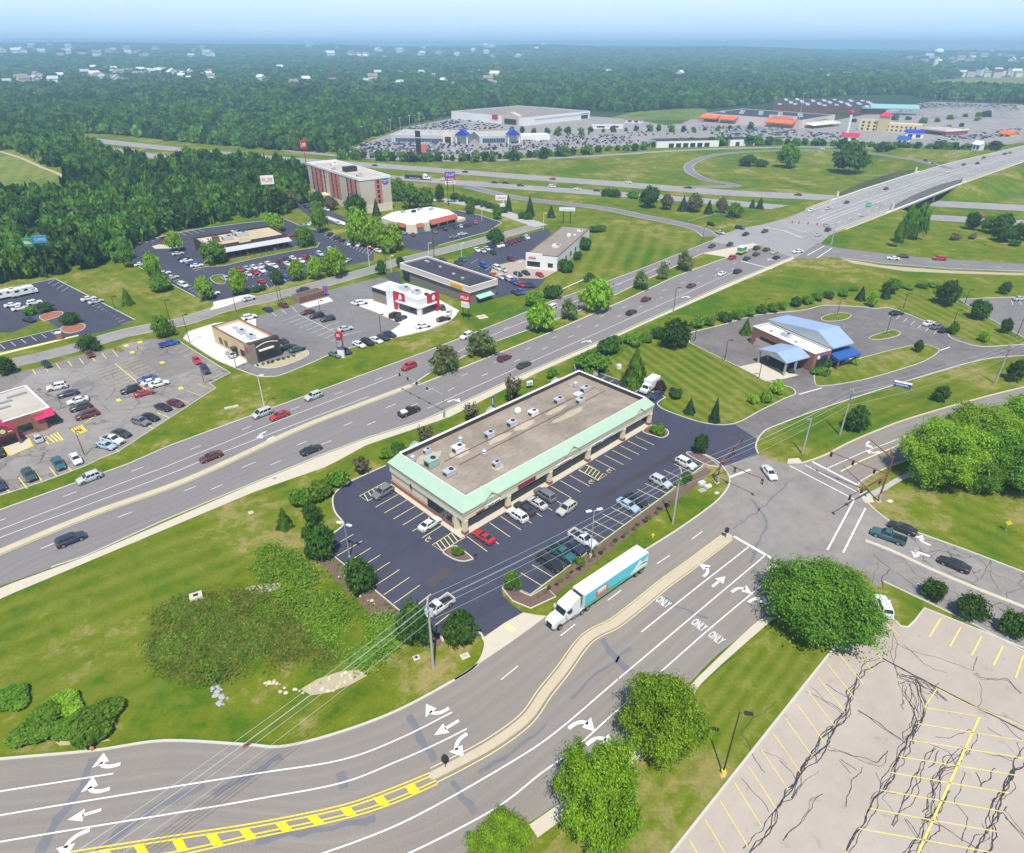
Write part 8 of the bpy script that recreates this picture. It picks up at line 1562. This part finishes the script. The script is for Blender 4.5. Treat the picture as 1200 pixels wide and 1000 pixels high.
for b,t,lab in (((502.7,302),(502,285),'short white lamp on the street, left of two'),((541,302),(541,285),'white lamp at the motor club lot mouth'),((458.7,319),(457.7,300),'white lamp post at the street corner'),((433,312),(432.7,289),'pale lamp at the end of the steakhouse verge'),((564.7,258.7),(564,243),'white lamp in the pancake house lot'),((606.7,328),(605,307),'white lamp on the tan forecourt'),((636.7,270),(636,250),'tall pale pole behind the motor club'),((309.9,477.5),(303.2,440),'thin pale pole on the grass by the main road')):lamp(b,t,lab,mat='white',head='white',heads=1)
for b,t,lab in (((508.7,303),(508,276),'tall dark pole on the street behind the dark roof'),((453,319),(451,288),'tall dark pole beside a white lamp at the street corner')):lamp(b,t,lab,r=.12)
p=lamp((99.4,534.4),(91,503.6),'red post with a red panel on the lower edge of the cracked lot',mat='rust',head='red');lamp((239.5,450),(236.7,435),'short red post at the right tip of the cracked lot',mat='rust',head='rust')
# utility poles and wires
PT=[]
for b,t,lab,mat,tr in (((508,783),(503.5,702),'pale concrete utility pole with a transformer beside the curved road','concrete_grey',1),((788,614),(795,549),'wooden utility pole on the verge between shop lot and road','wood_pole',0),((940,532),(947.5,490),'grey pole on the verge near the junction','wood_pole',0),((984,510),(992.5,455),'tall grey pole on the verge beside a round tree','wood_pole',0),((1166,450),(1174,402),'grey pole below the access road at the right','wood_pole',0)):
 p=g(*b);h=height(b,t);e=empty('utility_pole',p);tag(e,lab,'pole','utility poles');part(e,'pole',MB().cyl((0,0,0),(0,0,h),.2,.13,10),mat)
 if '940' in str(b):lampm=MB().box(-.9,.1,-.08,.08,h-.15,h);part(e,'lamp_arm',lampm,'galv');continue
 for q in (h-.4,h-1.6):part(e,'crossarm',MB().box(-.09,.09,-1.0,1.0,q-.07,q+.07),'wood_pole')
 if tr:part(e,'transformer',MB().cyl((.35,0,h-3.0),(.35,0,h-1.9),.33,n=12),'hvac');part(e,'transformer',MB().cyl((-.3,.25,h-3.0),(-.3,.25,h-2.1),.25,n=12),'hvac')
 PT.append(p+Vector((0,0,h)))
ends=[g(40,1035,11.5)]+PT+[g(1330,330,12)]
for i,(oy,oz) in enumerate(((-.9,-.3),(.9,-.3),(-.8,-1.5),(.8,-1.5),(0,-4.0))):
 m=MB()
 for a,b in zip(ends,ends[1:]):
  a2,b2=a+Vector((.2*oy,oy,oz)),b+Vector((.2*oy,oy,oz));L_=(b-a).length;Q=[a2.lerp(b2,t)-Vector((0,0,4*t*(1-t)*L_*.018)) for t in np.linspace(0,1,15)];m.tube(Q,.028,4)
 tag(m.build('power_line',W['galv']),'thin overhead wire strung between the utility poles across the shop lot','wire','overhead wires')
def signal_head(e,q,d,mat='black'):
 """three lamp head hanging at q facing d"""
 d=Vector(d).normalized();n=Vector((-d.y,d.x,0));m=MB();v=[q+n*s*.2+d*u for u,s in ((0,-1),(.25,-1),(.25,1),(0,1))];m.prism(v,q.z-.95,q.z+.15);o=part(e,'signal_head',m,mat)
 for i,c in enumerate(('lamp_red','yellow','sign_green')):z=q.z-.02-i*.36;part(e,'lens',MB().cyl(q+d*.25+Vector((0,0,z-q.z)),q+d*.28+Vector((0,0,z-q.z)),.12,n=10),c,None,o)
def mast(label,b,t,arms,mat,r=.16):
 p=g(*b);h=height(b,t);e=empty('traffic_signal',p);tag(e,label,'traffic signal','traffic signals');part(e,'mast',MB().cyl((0,0,0),(0,0,h),r*1.3,r*.8,10),mat)
 for za,end,heads in arms:
  za=za*h;E_=g(end[0],end[1],za)-p;S_=Vector((0,0,za));E_.z=za+.15;part(e,'mast_arm',MB().cyl(S_,E_,r*.8,r*.45,8),mat);dd=(E_-S_);dd.z=0;dd.normalize();side_=Vector((dd.y,-dd.x,0))
  for f in heads:signal_head(e,S_.lerp(E_,f)+Vector((0,0,-.1)),side_)
 part(e,'control_box',MB().box(-.25,.25,-.5,-.2,.8,1.9),'galv');part(e,'footing',MB().cyl((0,0,0),(0,0,.25),.5,n=10),'concrete');return e
mast('grey signal mast with a long arm over the main road behind the shops',(520.7,489.7),(518.8,461),((.95,(466,436.5),(.97,.78,.58,.35)),),'galv')
mast('rust brown signal mast at the shop lot corner of the near junction',(840,566),(842,538),((.93,(895,563),(.35,.98)),(.93,(871,513),(.55,.95)),(.85,(862,538),())),'rust')
mast('rust brown signal mast on the lawn corner of the near junction',(1028.8,588),(1040,533),((.62,(969,529),(.2,.55,.92)),(.55,(1008,575),(.2,.9)),(.62,(996.5,582),(.98,)),(.95,(1018,515),())),'rust')
mast('grey signal gantry at the bridge end of the far junction',(974,286),(975.4,260.5),((.92,(926,259),(.95,.8,.6,.4,.25)),),'galv')
# signs
def sign(name,label,posts,h0,panels,facing=None,mat='dark_metal',r=.18,cat='sign'):
 """posts: foot pixels; panels: (half width, z0, z1, material, letters or None, letter material)"""
 F=[gt(*q) for q in posts];c=sum(F,Vector())/len(F);a=0.0 if facing is None else facing;e=empty(name,c,a);tag(e,label,cat,'signs')
 for f in F:d=Matrix.Rotation(-a,4,'Z')@(f-c);part(e,'post',MB().cyl((d.x,d.y,0),(d.x,d.y,h0),r,n=8),mat)
 for i,(hw,z0,z1,pm,n,lm_) in enumerate(panels):
  o=part(e,'panel',MB().chamfer(-hw,hw,-.3-i*.004,.3,z0,z1,.04),pm)
  if n:m=MB();glyphs(m,-hw*.8,hw*.8,z0+(z1-z0)*.28,z1-(z1-z0)*.28,-.3-i*.004,n,len(label)+i,d=.06);part(e,'lettering',m,lm_,None,o)
 return e
e=sign('pole_sign','tall dark pole with blue sign panels above the wood at the left',((56,326),),height((56,326),(46,276)),((.3,1,1.2,'dark_metal',0,''),),.45,r=.35);hh=height((56,326),(46,276))
part(e,'panel',MB().chamfer(-.4,4.2,-.45,.3,hh-2.6,hh,.05),plain('sky_blue_panel',(.05,.22,.42),.5));m=MB();glyphs(m,.2,3.8,hh-1.9,hh-.8,-.45,7,8,d=.05);part(e,'lettering',m,plain('pale_lettering',(.35,.55,.75),.5));part(e,'panel',MB().chamfer(-3.6,-.5,-.4,.3,hh-3.3,hh-.5,.05),'teal');m=MB();m.poly([(-3.3,-.42,hh-1.3),(-2.2,-.42,hh-1.5),(-.7,-.42,hh-2.4),(-1.6,-.42,hh-2.6),(-3.2,-.42,hh-2.4)]);part(e,'swoosh',m,'yellow')
sign('pole_sign','white box sign with amber letters on a rust pole above the wood',((320,250),),15,((3.2,14.5,18.8,'white',7,'orange'),),.35,'rust',.3)
sign('pole_sign','square red sign on red posts behind the hotel',((362,214),),20.5,((2.0,20,25,'red',3,'white'),),.1,'red',.25)
sign('pole_sign','tall twin post sign with a violet top and a red and white board',((525.5,241.5),(532,237)),14.5,((2.8,10.5,12.3,'white',6,'royal'),(2.8,12.4,14.0,'red',5,'white'),(2.8,14.1,17,'purple',5,'pale_pink')),.2)
sign('pole_sign','white sign on two white posts with a red top line',((585,248),(590,249)),6,((3.0,6,8.4,'white',8,'red'),(1.9,2.6,4.2,'white',0,'')),0,'white')
sign('pole_sign','flat pale sign on two black posts behind the motor club',((660,263),(668,262)),6.5,((3.9,6.2,7.8,'white',9,'hvac'),),-.1)
sign('pole_sign','red and white sign on black posts beside the chicken restaurant',((543,373),(549,374.5)),7.5,((1.9,5.9,8.3,'red',5,'white'),(1.4,3.9,5.8,'white',4,'hvac')),-.5,r=.14)
e=sign('pylon_sign','tall violet sign with a round red top at the road edge of the burger lot',((400.5,419),),1,((.95,0,2.4,'white',0,''),(.9,2.4,6.4,plain('slate_violet_panel',(.16,.13,.20),.5),4,'pale_pink')),-.2);part(e,'round_panel',MB().cyl((0,-.45,6.8),(0,.3,6.8),1.1,n=18),'red');m=MB();glyphs(m,-.5,.5,6.5,7.2,-.45,3,2);part(e,'lettering',m,'white')
sign('pylon_sign','small violet sign at the end of the brown walled bins',((382,347),),3.4,((.8,1.2,3.6,'purple',3,'red'),),.3)
sign('road_sign','green direction sign on an arm over the overpass road',((1028,254.5),),7,((.1,6.8,7.0,'galv',0,''),),.3,'galv',.14);e=bpy.data.objects['road_sign'];part(e,'arm',MB().box(-8.6,0,-.06,.06,6.4,6.6),'galv');o=part(e,'panel',MB().chamfer(-9.4,-6.2,-.2,0,5.4,7.6,.03),'sign_green');m=MB();glyphs(m,-9.1,-6.5,6.2,6.9,-.2,7,3);part(e,'lettering',m,'white',None,o)
e=sign('feather_banner','violet feather banner standing behind the shops',((576,480),),3.6,((.05,.1,.3,'galv',0,''),),.5,'galv',.04,'banner');m=MB();m.prism([(-.05,-.02),(.75,-.02),(.75,.02),(-.05,.02)],.9,3.4);o=part(e,'cloth',m,'purple');m=MB();m.box(.25,.45,-.04,-.02,1.3,3.0);part(e,'lettering',m,'white',None,o)
sign('notice_board','white board on short posts in the grass behind the shops',((619,455),(622,455)),1.0,((.8,.9,2.0,'white',3,'sign_green'),),.4,r=.06)
e=sign('monument_sign','long blue monument sign in a ring of planting on the verge',((1057,454),),.3,((1.9,.1,1.2,'royal',9,'white'),),-.55);part(e,'cap',MB().box(-2.0,2.0,-.4,.4,1.2,1.4),'white');island('planted_ring',gl('1038 456 1046 451 1058 449 1068 452 1072 458 1066 463 1050 463'),'lawn',.06,cmat='mulch')
sign('brick_pier_sign','small brick pier with a white cap by the navy lot',((71,398),),.2,((.75,0,2.0,'brick',0,''),(.8,2.0,2.5,'white',0,'')),.3)
for b,lab in (((850,631),'black keep right sign on the median end at the near junction'),((522,900),'small dark sign on the median nose by the yellow hatching')):sign('road_sign',lab,(b,),2.2,((.3,1.5,2.3,'black',0,''),),-.6,r=.04)
for b,lab in (((1178,622),'yellow diamond warning sign on the lawn at the right'),):e=sign('road_sign',lab,(b,),1.9,((.05,.2,.3,'galv',0,''),),-.5,'galv',.04);m=MB();m.add([(x,y,z) for y in (-.08,-.05) for x,z in ((0,1.3),(.55,1.85),(0,2.4),(-.55,1.85))],[(0,1,2,3),(7,6,5,4)]);part(e,'panel',m,'hot_yellow')
def thing(name,label,cat,px,py,parts,rz=0.0):
 e=empty(name,gt(px,py),rz);tag(e,label,cat)
 for nm,m,mat in parts:part(e,nm,m,mat)
 return e
for px,py,lab,mat in ((764.7,630,'yellow hydrant on the grass verge by the lorry','hot_yellow'),(109,880,'orange topped hydrant at the kerb of the curved road','orange'),(135,410,'red hydrant at the street corner of the cracked lot','red')):thing('hydrant',lab,'hydrant',px,py,[('barrel',MB().cyl((0,0,0),(0,0,.7),.15,n=10).cyl((0,0,.7),(0,0,.88),.19,.06,10),mat),('outlet',MB().cyl((-.28,0,.5),(.28,0,.5),.07,n=8),mat)])
for px,py,lab,sx,sy,h,mat in ((822,568,'pale utility box furthest from the kerb at the signal corner',1.3,.9,.7,'white'),(829.5,571,'pale utility box nearest the kerb at the signal corner',1.4,.8,.5,'white'),(823,575,'low grey vault lid between pale boxes at the signal corner',1.6,1.1,.12,'concrete_grey'),(840,578,'small pale lid by the kerb at the signal corner',.8,.6,.15,'white'),(1043,587.5,'white lid in the grass near the rust signal mast',1.0,.7,.12,'white'),(230.5,701,'square concrete catch basin with a dark hole in the meadow',1.9,1.5,.7,'concrete'),(271.5,478,'flat concrete slab like a bench on the grass strip',3.2,.8,.35,'concrete'),(565,371.5,'pale square slab on the grass by the chicken restaurant sign',3.2,3.2,.12,'concrete'),(488,771,'square drain inlet in the grass near the utility pole',1.0,.9,.12,'concrete'),(290,873.5,'rust coloured drain inlet in the kerb of the curved road',1.0,.5,.16,'rust'),(322,561,'dark drain inlet beside the pale path',.9,.7,.12,'concrete_grey'),(294,601,'round pale manhole ring in the meadow',.9,.9,.12,'concrete'),(545,769,'broken pale slab on the grass by the driveway',1.3,1.0,.1,'rock'),(725,432,'pale cabinet on a slab on the striped lawn',1.2,.9,1.2,'white'),(521,748,'pale kerb inlet beside the utility pole',1.2,1.0,.25,'concrete')):
 m=MB();m.chamfer(-sx/2,sx/2,-sy/2,sy/2,0,h,.04);d=MB();d.box(-sx*.2,sx*.2,-sy*.2,sy*.2,h,h+.01);thing('utility_box',lab,'utility box',px,py,[('casing',m,mat),('lid',d,'black' if 'dark' in lab or 'inlet' in lab else 'concrete_grey')],.5)
a,b=gt(656,343),gt(687,329);e=empty('pipe_rail',a);tag(e,'long white pipe rail on the bank below the motor club','rail');part(e,'rail',MB().cyl((0,0,.9),b-a+Vector((0,0,.9)),.14,n=8),'white');[part(e,'post',MB().cyl((b-a)*t,(b-a)*t+Vector((0,0,.9)),.08,n=6),'white') for t in (0,.33,.66,1)]
a=gtl('806 261 823 256 842 251 862 258 880 262');e=empty('guard_rail',a[0]);tag(e,'steel guard rail on the grass at the exit ramp corner','guard rail')
for p,q in zip(a[:-1],a[1:]):part(e,'beam',MB().cyl(p-a[0]+Vector((0,0,.6)),q-a[0]+Vector((0,0,.6)),.14,n=6),'galv');part(e,'post',MB().cyl(p-a[0],p-a[0]+Vector((0,0,.65)),.07,n=6),'galv')
# orange barrels at the far junction
for i,(px,py) in enumerate(((926,258.5),(932.5,260),(941.5,262.5),(951.5,264.2),(961,266.5),(1023,246.5))):thing('traffic_barrel','orange and white traffic barrel on the overpass road by the far junction','barrel',px,py,[('drum',MB().cyl((0,0,.06),(0,0,1.1),.33,.27,12),'orange'),('stripe',MB().cyl((0,0,.5),(0,0,.72),.318,.30,12),'white')])['group']='traffic barrels'
# the pedestrian
p=g(557.5,656.5);me=bpy.data.meshes.new('body');V=[(0,0,.95),(0,.02,1.2),(0,.02,1.42),(0,.0,1.52),(.01,-.01,1.66),(.1,0,.88),(.12,.06,.48),(.11,.02,.08),(.11,-.12,.04),(-.1,0,.88),(-.12,-.12,.5),(-.11,-.04,.08),(-.11,-.18,.04),(.2,.02,1.38),(.27,.06,1.1),(.25,-.06,.86),(-.2,.02,1.38),(-.27,-.02,1.1),(-.25,-.14,.88),(0,-.085,1.64)]
Ed=[(0,1),(1,2),(2,3),(3,4),(0,5),(5,6),(6,7),(7,8),(0,9),(9,10),(10,11),(11,12),(2,13),(13,14),(14,15),(2,16),(16,17),(17,18),(4,19)];me.from_pydata(V,Ed,[]);o=link('person',me,W['dark_metal'],None,p,.6);tag(o,'person in dark clothes walking past the planted island with the clipped bush','person')
sm=o.modifiers.new('skin','SKIN');RAD=[.15,.16,.16,.06,.105,.09,.065,.05,.04,.09,.065,.05,.04,.075,.05,.035,.075,.05,.035,.02]
for v,r_ in zip(me.skin_vertices[0].data,RAD):v.radius=(r_,r_*.85)
me.skin_vertices[0].data[0].use_root=True;o.modifiers.new('smooth','SUBSURF').levels=1;o.modifiers['smooth'].render_levels=2
part(o,'hair',MB().ball((0.01,.02,1.70),.115,.12,.10,n=10),'black');skin=plain('skin',(.45,.28,.20),.6);part(o,'face',MB().ball((.01,-.045,1.645),.082,.075,.105,n=10),skin)
for s in (-1,1):
 for k in range(4):part(o,'finger',MB().cyl((s*.25-.03+.02*k,-.06-.08*(s<0),.86),(s*.25-.03+.02*k,-.075-.08*(s<0),.78-.01*(k % 2)),.009,.007,5),skin)
 part(o,'thumb',MB().cyl((s*.21,-.08-.08*(s<0),.86),(s*.2,-.10-.08*(s<0),.81),.01,.008,5),skin)
part(o,'trousers',MB().cyl((.1,0,.9),(.115,.045,.12),.1,.08,10).cyl((-.1,-.02,.9),(-.115,-.06,.12),.1,.08,10),plain('denim',(.10,.14,.24),.9));
# ------------------------------------------------------------------ the far shopping lots and suburbs
class Far(Bld):
 def __init__(s,name,label,cat,A,B):Bld.__init__(s,name,label,cat,A,B,ZF)
s=Far('warehouse_store','huge white warehouse store with a brown roof beyond the dealership','store',(529,139.5),(613,148));s.shell(0,s.L,0,128,9,'white','roof_brown',.5,.6,'white')
m=MB();m.box(s.L-34,s.L-6,-1,0,0,10);m.add([(s.L-34,-1,10),(s.L-6,-1,10),(s.L-20,-1,14),(s.L-34,6,10),(s.L-6,6,10),(s.L-20,6,14)],[(0,1,2),(0,2,5,3),(1,4,5,2)]);s.p('entrance_gable',m,'beige');s.win(s.L-30,s.L-10,.5,6.5,-1,'f',4);s.p('wall_sign',MB().box(s.L-52,s.L-42,-.5,0,4.5,9.6),'red');s.win(110,124,.5,7,s.L,'r',3);m=MB();m.box(s.L,s.L+.2,20,126,5,6.5);s.p('wall_band',m,'hvac')
for i in range(14):s.hv(12+(i*37) % 110,14+(i*23) % 100,8.5,4,3,2)
s=Far('car_dealership','long grey car dealership with a blue gabled entrance, left of two','dealership',(459,167),(548,168.5));s.shell(0,s.L,0,46,7,'hvac','roof_pale',.5,.5,'white');s.win(4,s.L-14,.6,4.2,0,'f',24,'glass_blue','white')
def blue_gable(s,x,w_=12):
 m=MB();m.box(x-w_/2,x-w_/2+1.2,-4,-2.8,0,8);m.box(x+w_/2-1.2,x+w_/2,-4,-2.8,0,8);s.p('pillar',m,'white');m=MB();m.add([(x-w_/2-1,-5,8),(x+w_/2+1,-5,8),(x,-5,13),(x-w_/2-1,6,8),(x+w_/2+1,6,8),(x,6,13)],[(0,1,2),(0,2,5,3),(1,4,5,2),(0,3,4,1)]);s.p('blue_gable',m,'royal')
blue_gable(s,s.L-5);m=MB();m.box(s.L-24,s.L-14,-2,0,0,8.5);s.p('cream_portal',m,'cream');s.win(s.L-22,s.L-16,.5,6,-2,'f',2)
for i in range(9):s.hv(8+i*8.5,20+(i*7) % 18,6.5,3,2,1.3)
s=Far('car_dealership','grey car dealership with a blue gabled entrance, right of two','dealership',(562,169),(606,168));s.shell(0,s.L,0,40,7,'hvac','roof_pale',.5,.5,'white');s.win(3,s.L-12,.6,5,0,'f',10,'glass_blue','white');blue_gable(s,s.L-4);m=MB();m.box(s.L+6,s.L+36,14,30,0,5.5);s.p('side_wing',m,'white')
s=Far('hardware_store','long pale pink store with orange awnings and dark roof','store',(825,142),(938,151));L=s.L;s.shell(0,L,0,95,9,'pale_pink','roof_dark',.6,.6,'pale_pink')
for a,b,t in ((-2,22,8),(24,46,8),(L-40,L-6,8.5)):m=MB();m.add([(a,0,t),(b,0,t),(b,-9,t-3),(a,-9,t-3),(b,-9,t-4.4),(a,-9,t-4.4)],[(0,3,2,1),(3,5,4,2)]);m.add([(a,0,t),(a,-9,t-3),(a,-9,t-4.4),(a,0,t-4.4)],[(0,3,2,1)]);s.p('awning',m,'orange' if a else 'white')
m=MB();m.box(L-40,L-6,-.6,0,9,12.5);o=s.p('sign_wall',m,'pale_pink');m=MB();glyphs(m,L-36,L-10,9.6,11.8,-.6,13,6,d=.15);s.p('sign_lettering',m,'orange',o);s.win(0,20,.5,4,0,'f',6)
for i in range(9):s.hv(8+i*12,30+(i*29) % 55,8.4,5,3,1.8,'white')
s=Far('garden_shop','cream low shop with a white canopy beside the orange awnings','shop',(938,151),(975,147));s.shell(2,s.L,0,50,6.5,'cream','roof_dark',.5,.5,'cream');m=MB();m.add([(6,-1,5.2),(s.L,-1,5.2),(s.L,-12,3.6),(6,-12,3.6)],[(0,3,2,1)]);s.p('canopy',m,'white');m=MB();[m.box(x,x+.5,-11.8,-11.3,0,3.6) for x in range(7,int(s.L),8)];s.p('canopy_posts',m,'dark_metal')
s=Far('superstore','vast brick red store with dark roof and teal canopies at the far right','store',(905,131),(1037,135));L=s.L;s.shell(0,L,0,150,9,'wood_brown','roof_dark',.6,.6,'rust');m=MB();m.box(L-30,L+40,-3,20,7.5,8.6);m.add([(L-20,-3.2,8.6),(L+40,-3.2,8.6),(L+40,18,12.5),(L-20,18,12.5)],[(0,1,2,3)]);s.p('teal_canopy',m,plain('pale_teal_roof',(.30,.50,.50),.5))
for i in range(40):s.hv(8+(i*31) % (int(L)-14),10+(i*47) % 130,8.4,5,4,1.8,'white')
s=Far('yellow_hotel','yellow stucco hotel with a red domed corner tower','hotel',(1005,153),(1035,155));L=s.L;s.shell(0,L,0,15,11,'yellow' if 0 else plain('butter_stucco',(.72,.60,.34),.8),'roof_pale',.5,.4,'cream');m=MB();m.box(L,L+34,2,16,0,9);s.p('side_wing',m,plain('butter_stucco_wing',(.72,.60,.36),.8))
for k in range(3):
 for i in range(5):s.win(3+i*6,5.2+i*6,1+k*3.4,3+k*3.4,0,'f',1)
for k in range(2):
 for i in range(7):s.win(L+2+i*4.5,L+4+i*4.5,1.2+k*3.6,3.2+k*3.6,2,'f',1,frame='white')
m=MB();m.box(L-7,L+3,-2,8,0,16);s.p('tower',m,'tan');m=MB();m.add([(L-8,-3,16),(L+4,-3,16),(L+4,9,16),(L-8,9,16),(L-4,1,19.5),(L,1,19.5),(L,5,19.5),(L-4,5,19.5)],[(0,1,5,4),(1,2,6,5),(2,3,7,6),(3,0,4,7),(4,5,6,7)]);s.p('tower_roof',m,'magenta')
s=Far('white_workshop','long low white workshop with a dark roof and bay doors','workshop',(769,173.5),(842,172));s.shell(0,s.L,0,24,5.5,'white','roof_dark',.1,.3,None);[s.win(12+i*7,17+i*7,0,3.6,0,'f',1) for i in range(6)]
s=Far('white_workshop','short low white workshop right of the long one','workshop',(855,171.5),(884,170.5));s.shell(0,s.L,0,24,5.5,'white','roof_dark',.1,.3,None);s.win(6,10,0,3.5,0,'f',1)
s=Far('striped_store','low store with red and white striped fascia at the far right','store',(1074,156),(1107,160));s.shell(0,s.L,0,34,6,'brick','roof_pale',.5,.4,'white');m=MB();m.box(-.5,s.L+.5,-.5,0,3.4,4.4);m.box(s.L,s.L+.5,0,34,3.4,4.4);s.p('red_band',m,'red');m=MB();m.box(-.5,s.L+.5,-.55,0,4.5,6.1);m.box(s.L,s.L+.55,0,34,4.5,6.1);s.p('white_band',m,'white');s.win(4,s.L-4,.4,3,0,'f',8)
def gabled(lab,A,B,dp,h,wall,roof,name='shop_building',cat='shop',rise=3.0,group=None,z=ZF):
 s=Bld(name,lab,cat,A,B,z,None,group);L=s.L;s.p('wall',MB().box(0,L,0,dp,0,h),wall);m=MB();m.add([(-.6,-.6,h),(L+.6,-.6,h),(L+.6,dp/2,h+rise),(-.6,dp/2,h+rise),(-.6,dp+.6,h),(L+.6,dp+.6,h)],[(0,1,2,3),(3,2,5,4)]);m.add([(-.3,0,h),(-.3,dp/2,h+rise*.93),(-.3,dp,h),(L+.3,0,h),(L+.3,dp/2,h+rise*.93),(L+.3,dp,h)],[(0,1,2),(3,5,4)]);s.p('roof',m,roof);s.win(L*.15,L*.4,1,h*.75,0,'f',2);s.win(L*.6,L*.85,1,h*.75,0,'f',2);return s
gabled('white shop with a bright blue roof, larger of two',(1060,162),(1081,163),14,5,'white','royal');gabled('small shop with a bright blue roof before the larger one',(1050,168),(1063,169),10,3.6,'white','awning_blue');gabled('small yellow fronted shop at the far right',(1169,161),(1183,163),10,4,'yellow','orange');gabled('white shed among bushes at the far right',(1138,176),(1147,177),8,5,'white','white');gabled('pale long shop behind the white round tower sign',(985,165),(1005,166),10,4,'white','red');gabled('white trailer like store on the brown far lot',(694,151),(730,151),8,3.4,'white','white',rise=.5);gabled('white and red low store beyond the far lot',(733,144),(750,145),10,4,'white','rust_red',rise=.5)
# towers and masts
p=g(991,163,ZF);e=empty('tower_sign',p);tag(e,'tall white tapering tower with a red ball on top','tower');h=height((991,163),(994,140))-ZF;part(e,'shaft',MB().cyl((0,0,0),(0,0,h),1.7,1.2,10),'white');part(e,'ball',MB().ball((0,0,h+1.2),2.1,n=12,m=8),'magenta')
p=g(1094,83,ZF);p.z=hz(p.x,p.y);D=p.length;k=D/FPX;e=empty('water_tower',p);tag(e,'pale water tower rising above the distant woods','water tower');h=13*k;part(e,'shaft',MB().cyl((0,0,0),(0,0,h),2.2*k,1.8*k,12),'white');part(e,'tank',MB().ball((0,0,h+1.8*k),4*k,4*k,2.6*k,n=16,m=10),plain('pale_tank',(.62,.70,.66),.6))
for px,py,ty,lab in ((931.5,164,104,'tall lighting mast with a ring of lamps beside the orange store'),(1102,119,110,'tall pale mast left of two beyond the far lot'),(1120,120,108,'tall pale mast right of two beyond the far lot'),(1170,122,112,'pale mast at the far right edge')):
 p=g(px,py,ZF);h=height((px,py),(px+1.5,ty));e=empty('light_mast',p);tag(e,lab,'mast','lighting masts');part(e,'pole',MB().cyl((0,0,0),(0,0,h),.4,.2,8),'galv');part(e,'lamp_ring',MB().cyl((0,0,h-.5),(0,0,h),1.6,n=12),'galv')
for i in range(9):px,py=402+i*11.2,168.5-i*3.0;p=g(px,py,ZF);e=empty('street_lamp',p);tag(e,'pale lamp in the line along the wooded edge of the dealership','lamp','dealership lamps');part(e,'pole',MB().cyl((0,0,0),(0,0,11),.16,n=6),'white');part(e,'lamp_head',MB().box(-1.6,1.6,-.3,.3,11,11.3),'white')
p=g(491,181,ZF);e=empty('pole_sign',p);tag(e,'tall black sign slab with a red block at its foot before the dealership','sign','signs');part(e,'slab',MB().box(-2.2,2.2,-.5,.5,0,19),'black');part(e,'panel',MB().box(-1.9,1.9,-.56,-.5,13.2,13.7),'white');part(e,'red_block',MB().box(2.3,6.5,-.5,3,0,8),plain('coral_panel',(.6,.16,.12),.6))
# suburban houses half hidden in the trees
HM=[]
for wc,rc in (('white','hvac'),('cream','roof_brown'),('beige','dark_metal'),('white','white')):
 m=MB();m.box(-6,6,-4.5,4.5,0,9);m.add([(-6.6,-5,9),(6.6,-5,9),(6.6,0,12.5),(-6.6,0,12.5),(-6.6,5,9),(6.6,5,9)],[(0,1,2,3),(3,2,5,4)],1);m.add([(-6,-4.5,9),(-6,0,12.2),(-6,4.5,9),(6,-4.5,9),(6,0,12.2),(6,4.5,9)],[(0,1,2),(3,5,4)]);HM.append(m.mesh('house',[W[wc],W[rc]]))
for p,q,lab,group in HOUSES:
 o=link('house',HM[int(hr.integers(0,4))],None,None,p,hr.uniform(-1,1));o.scale=(q,q,q*.95);tag(o,lab,'house',group)
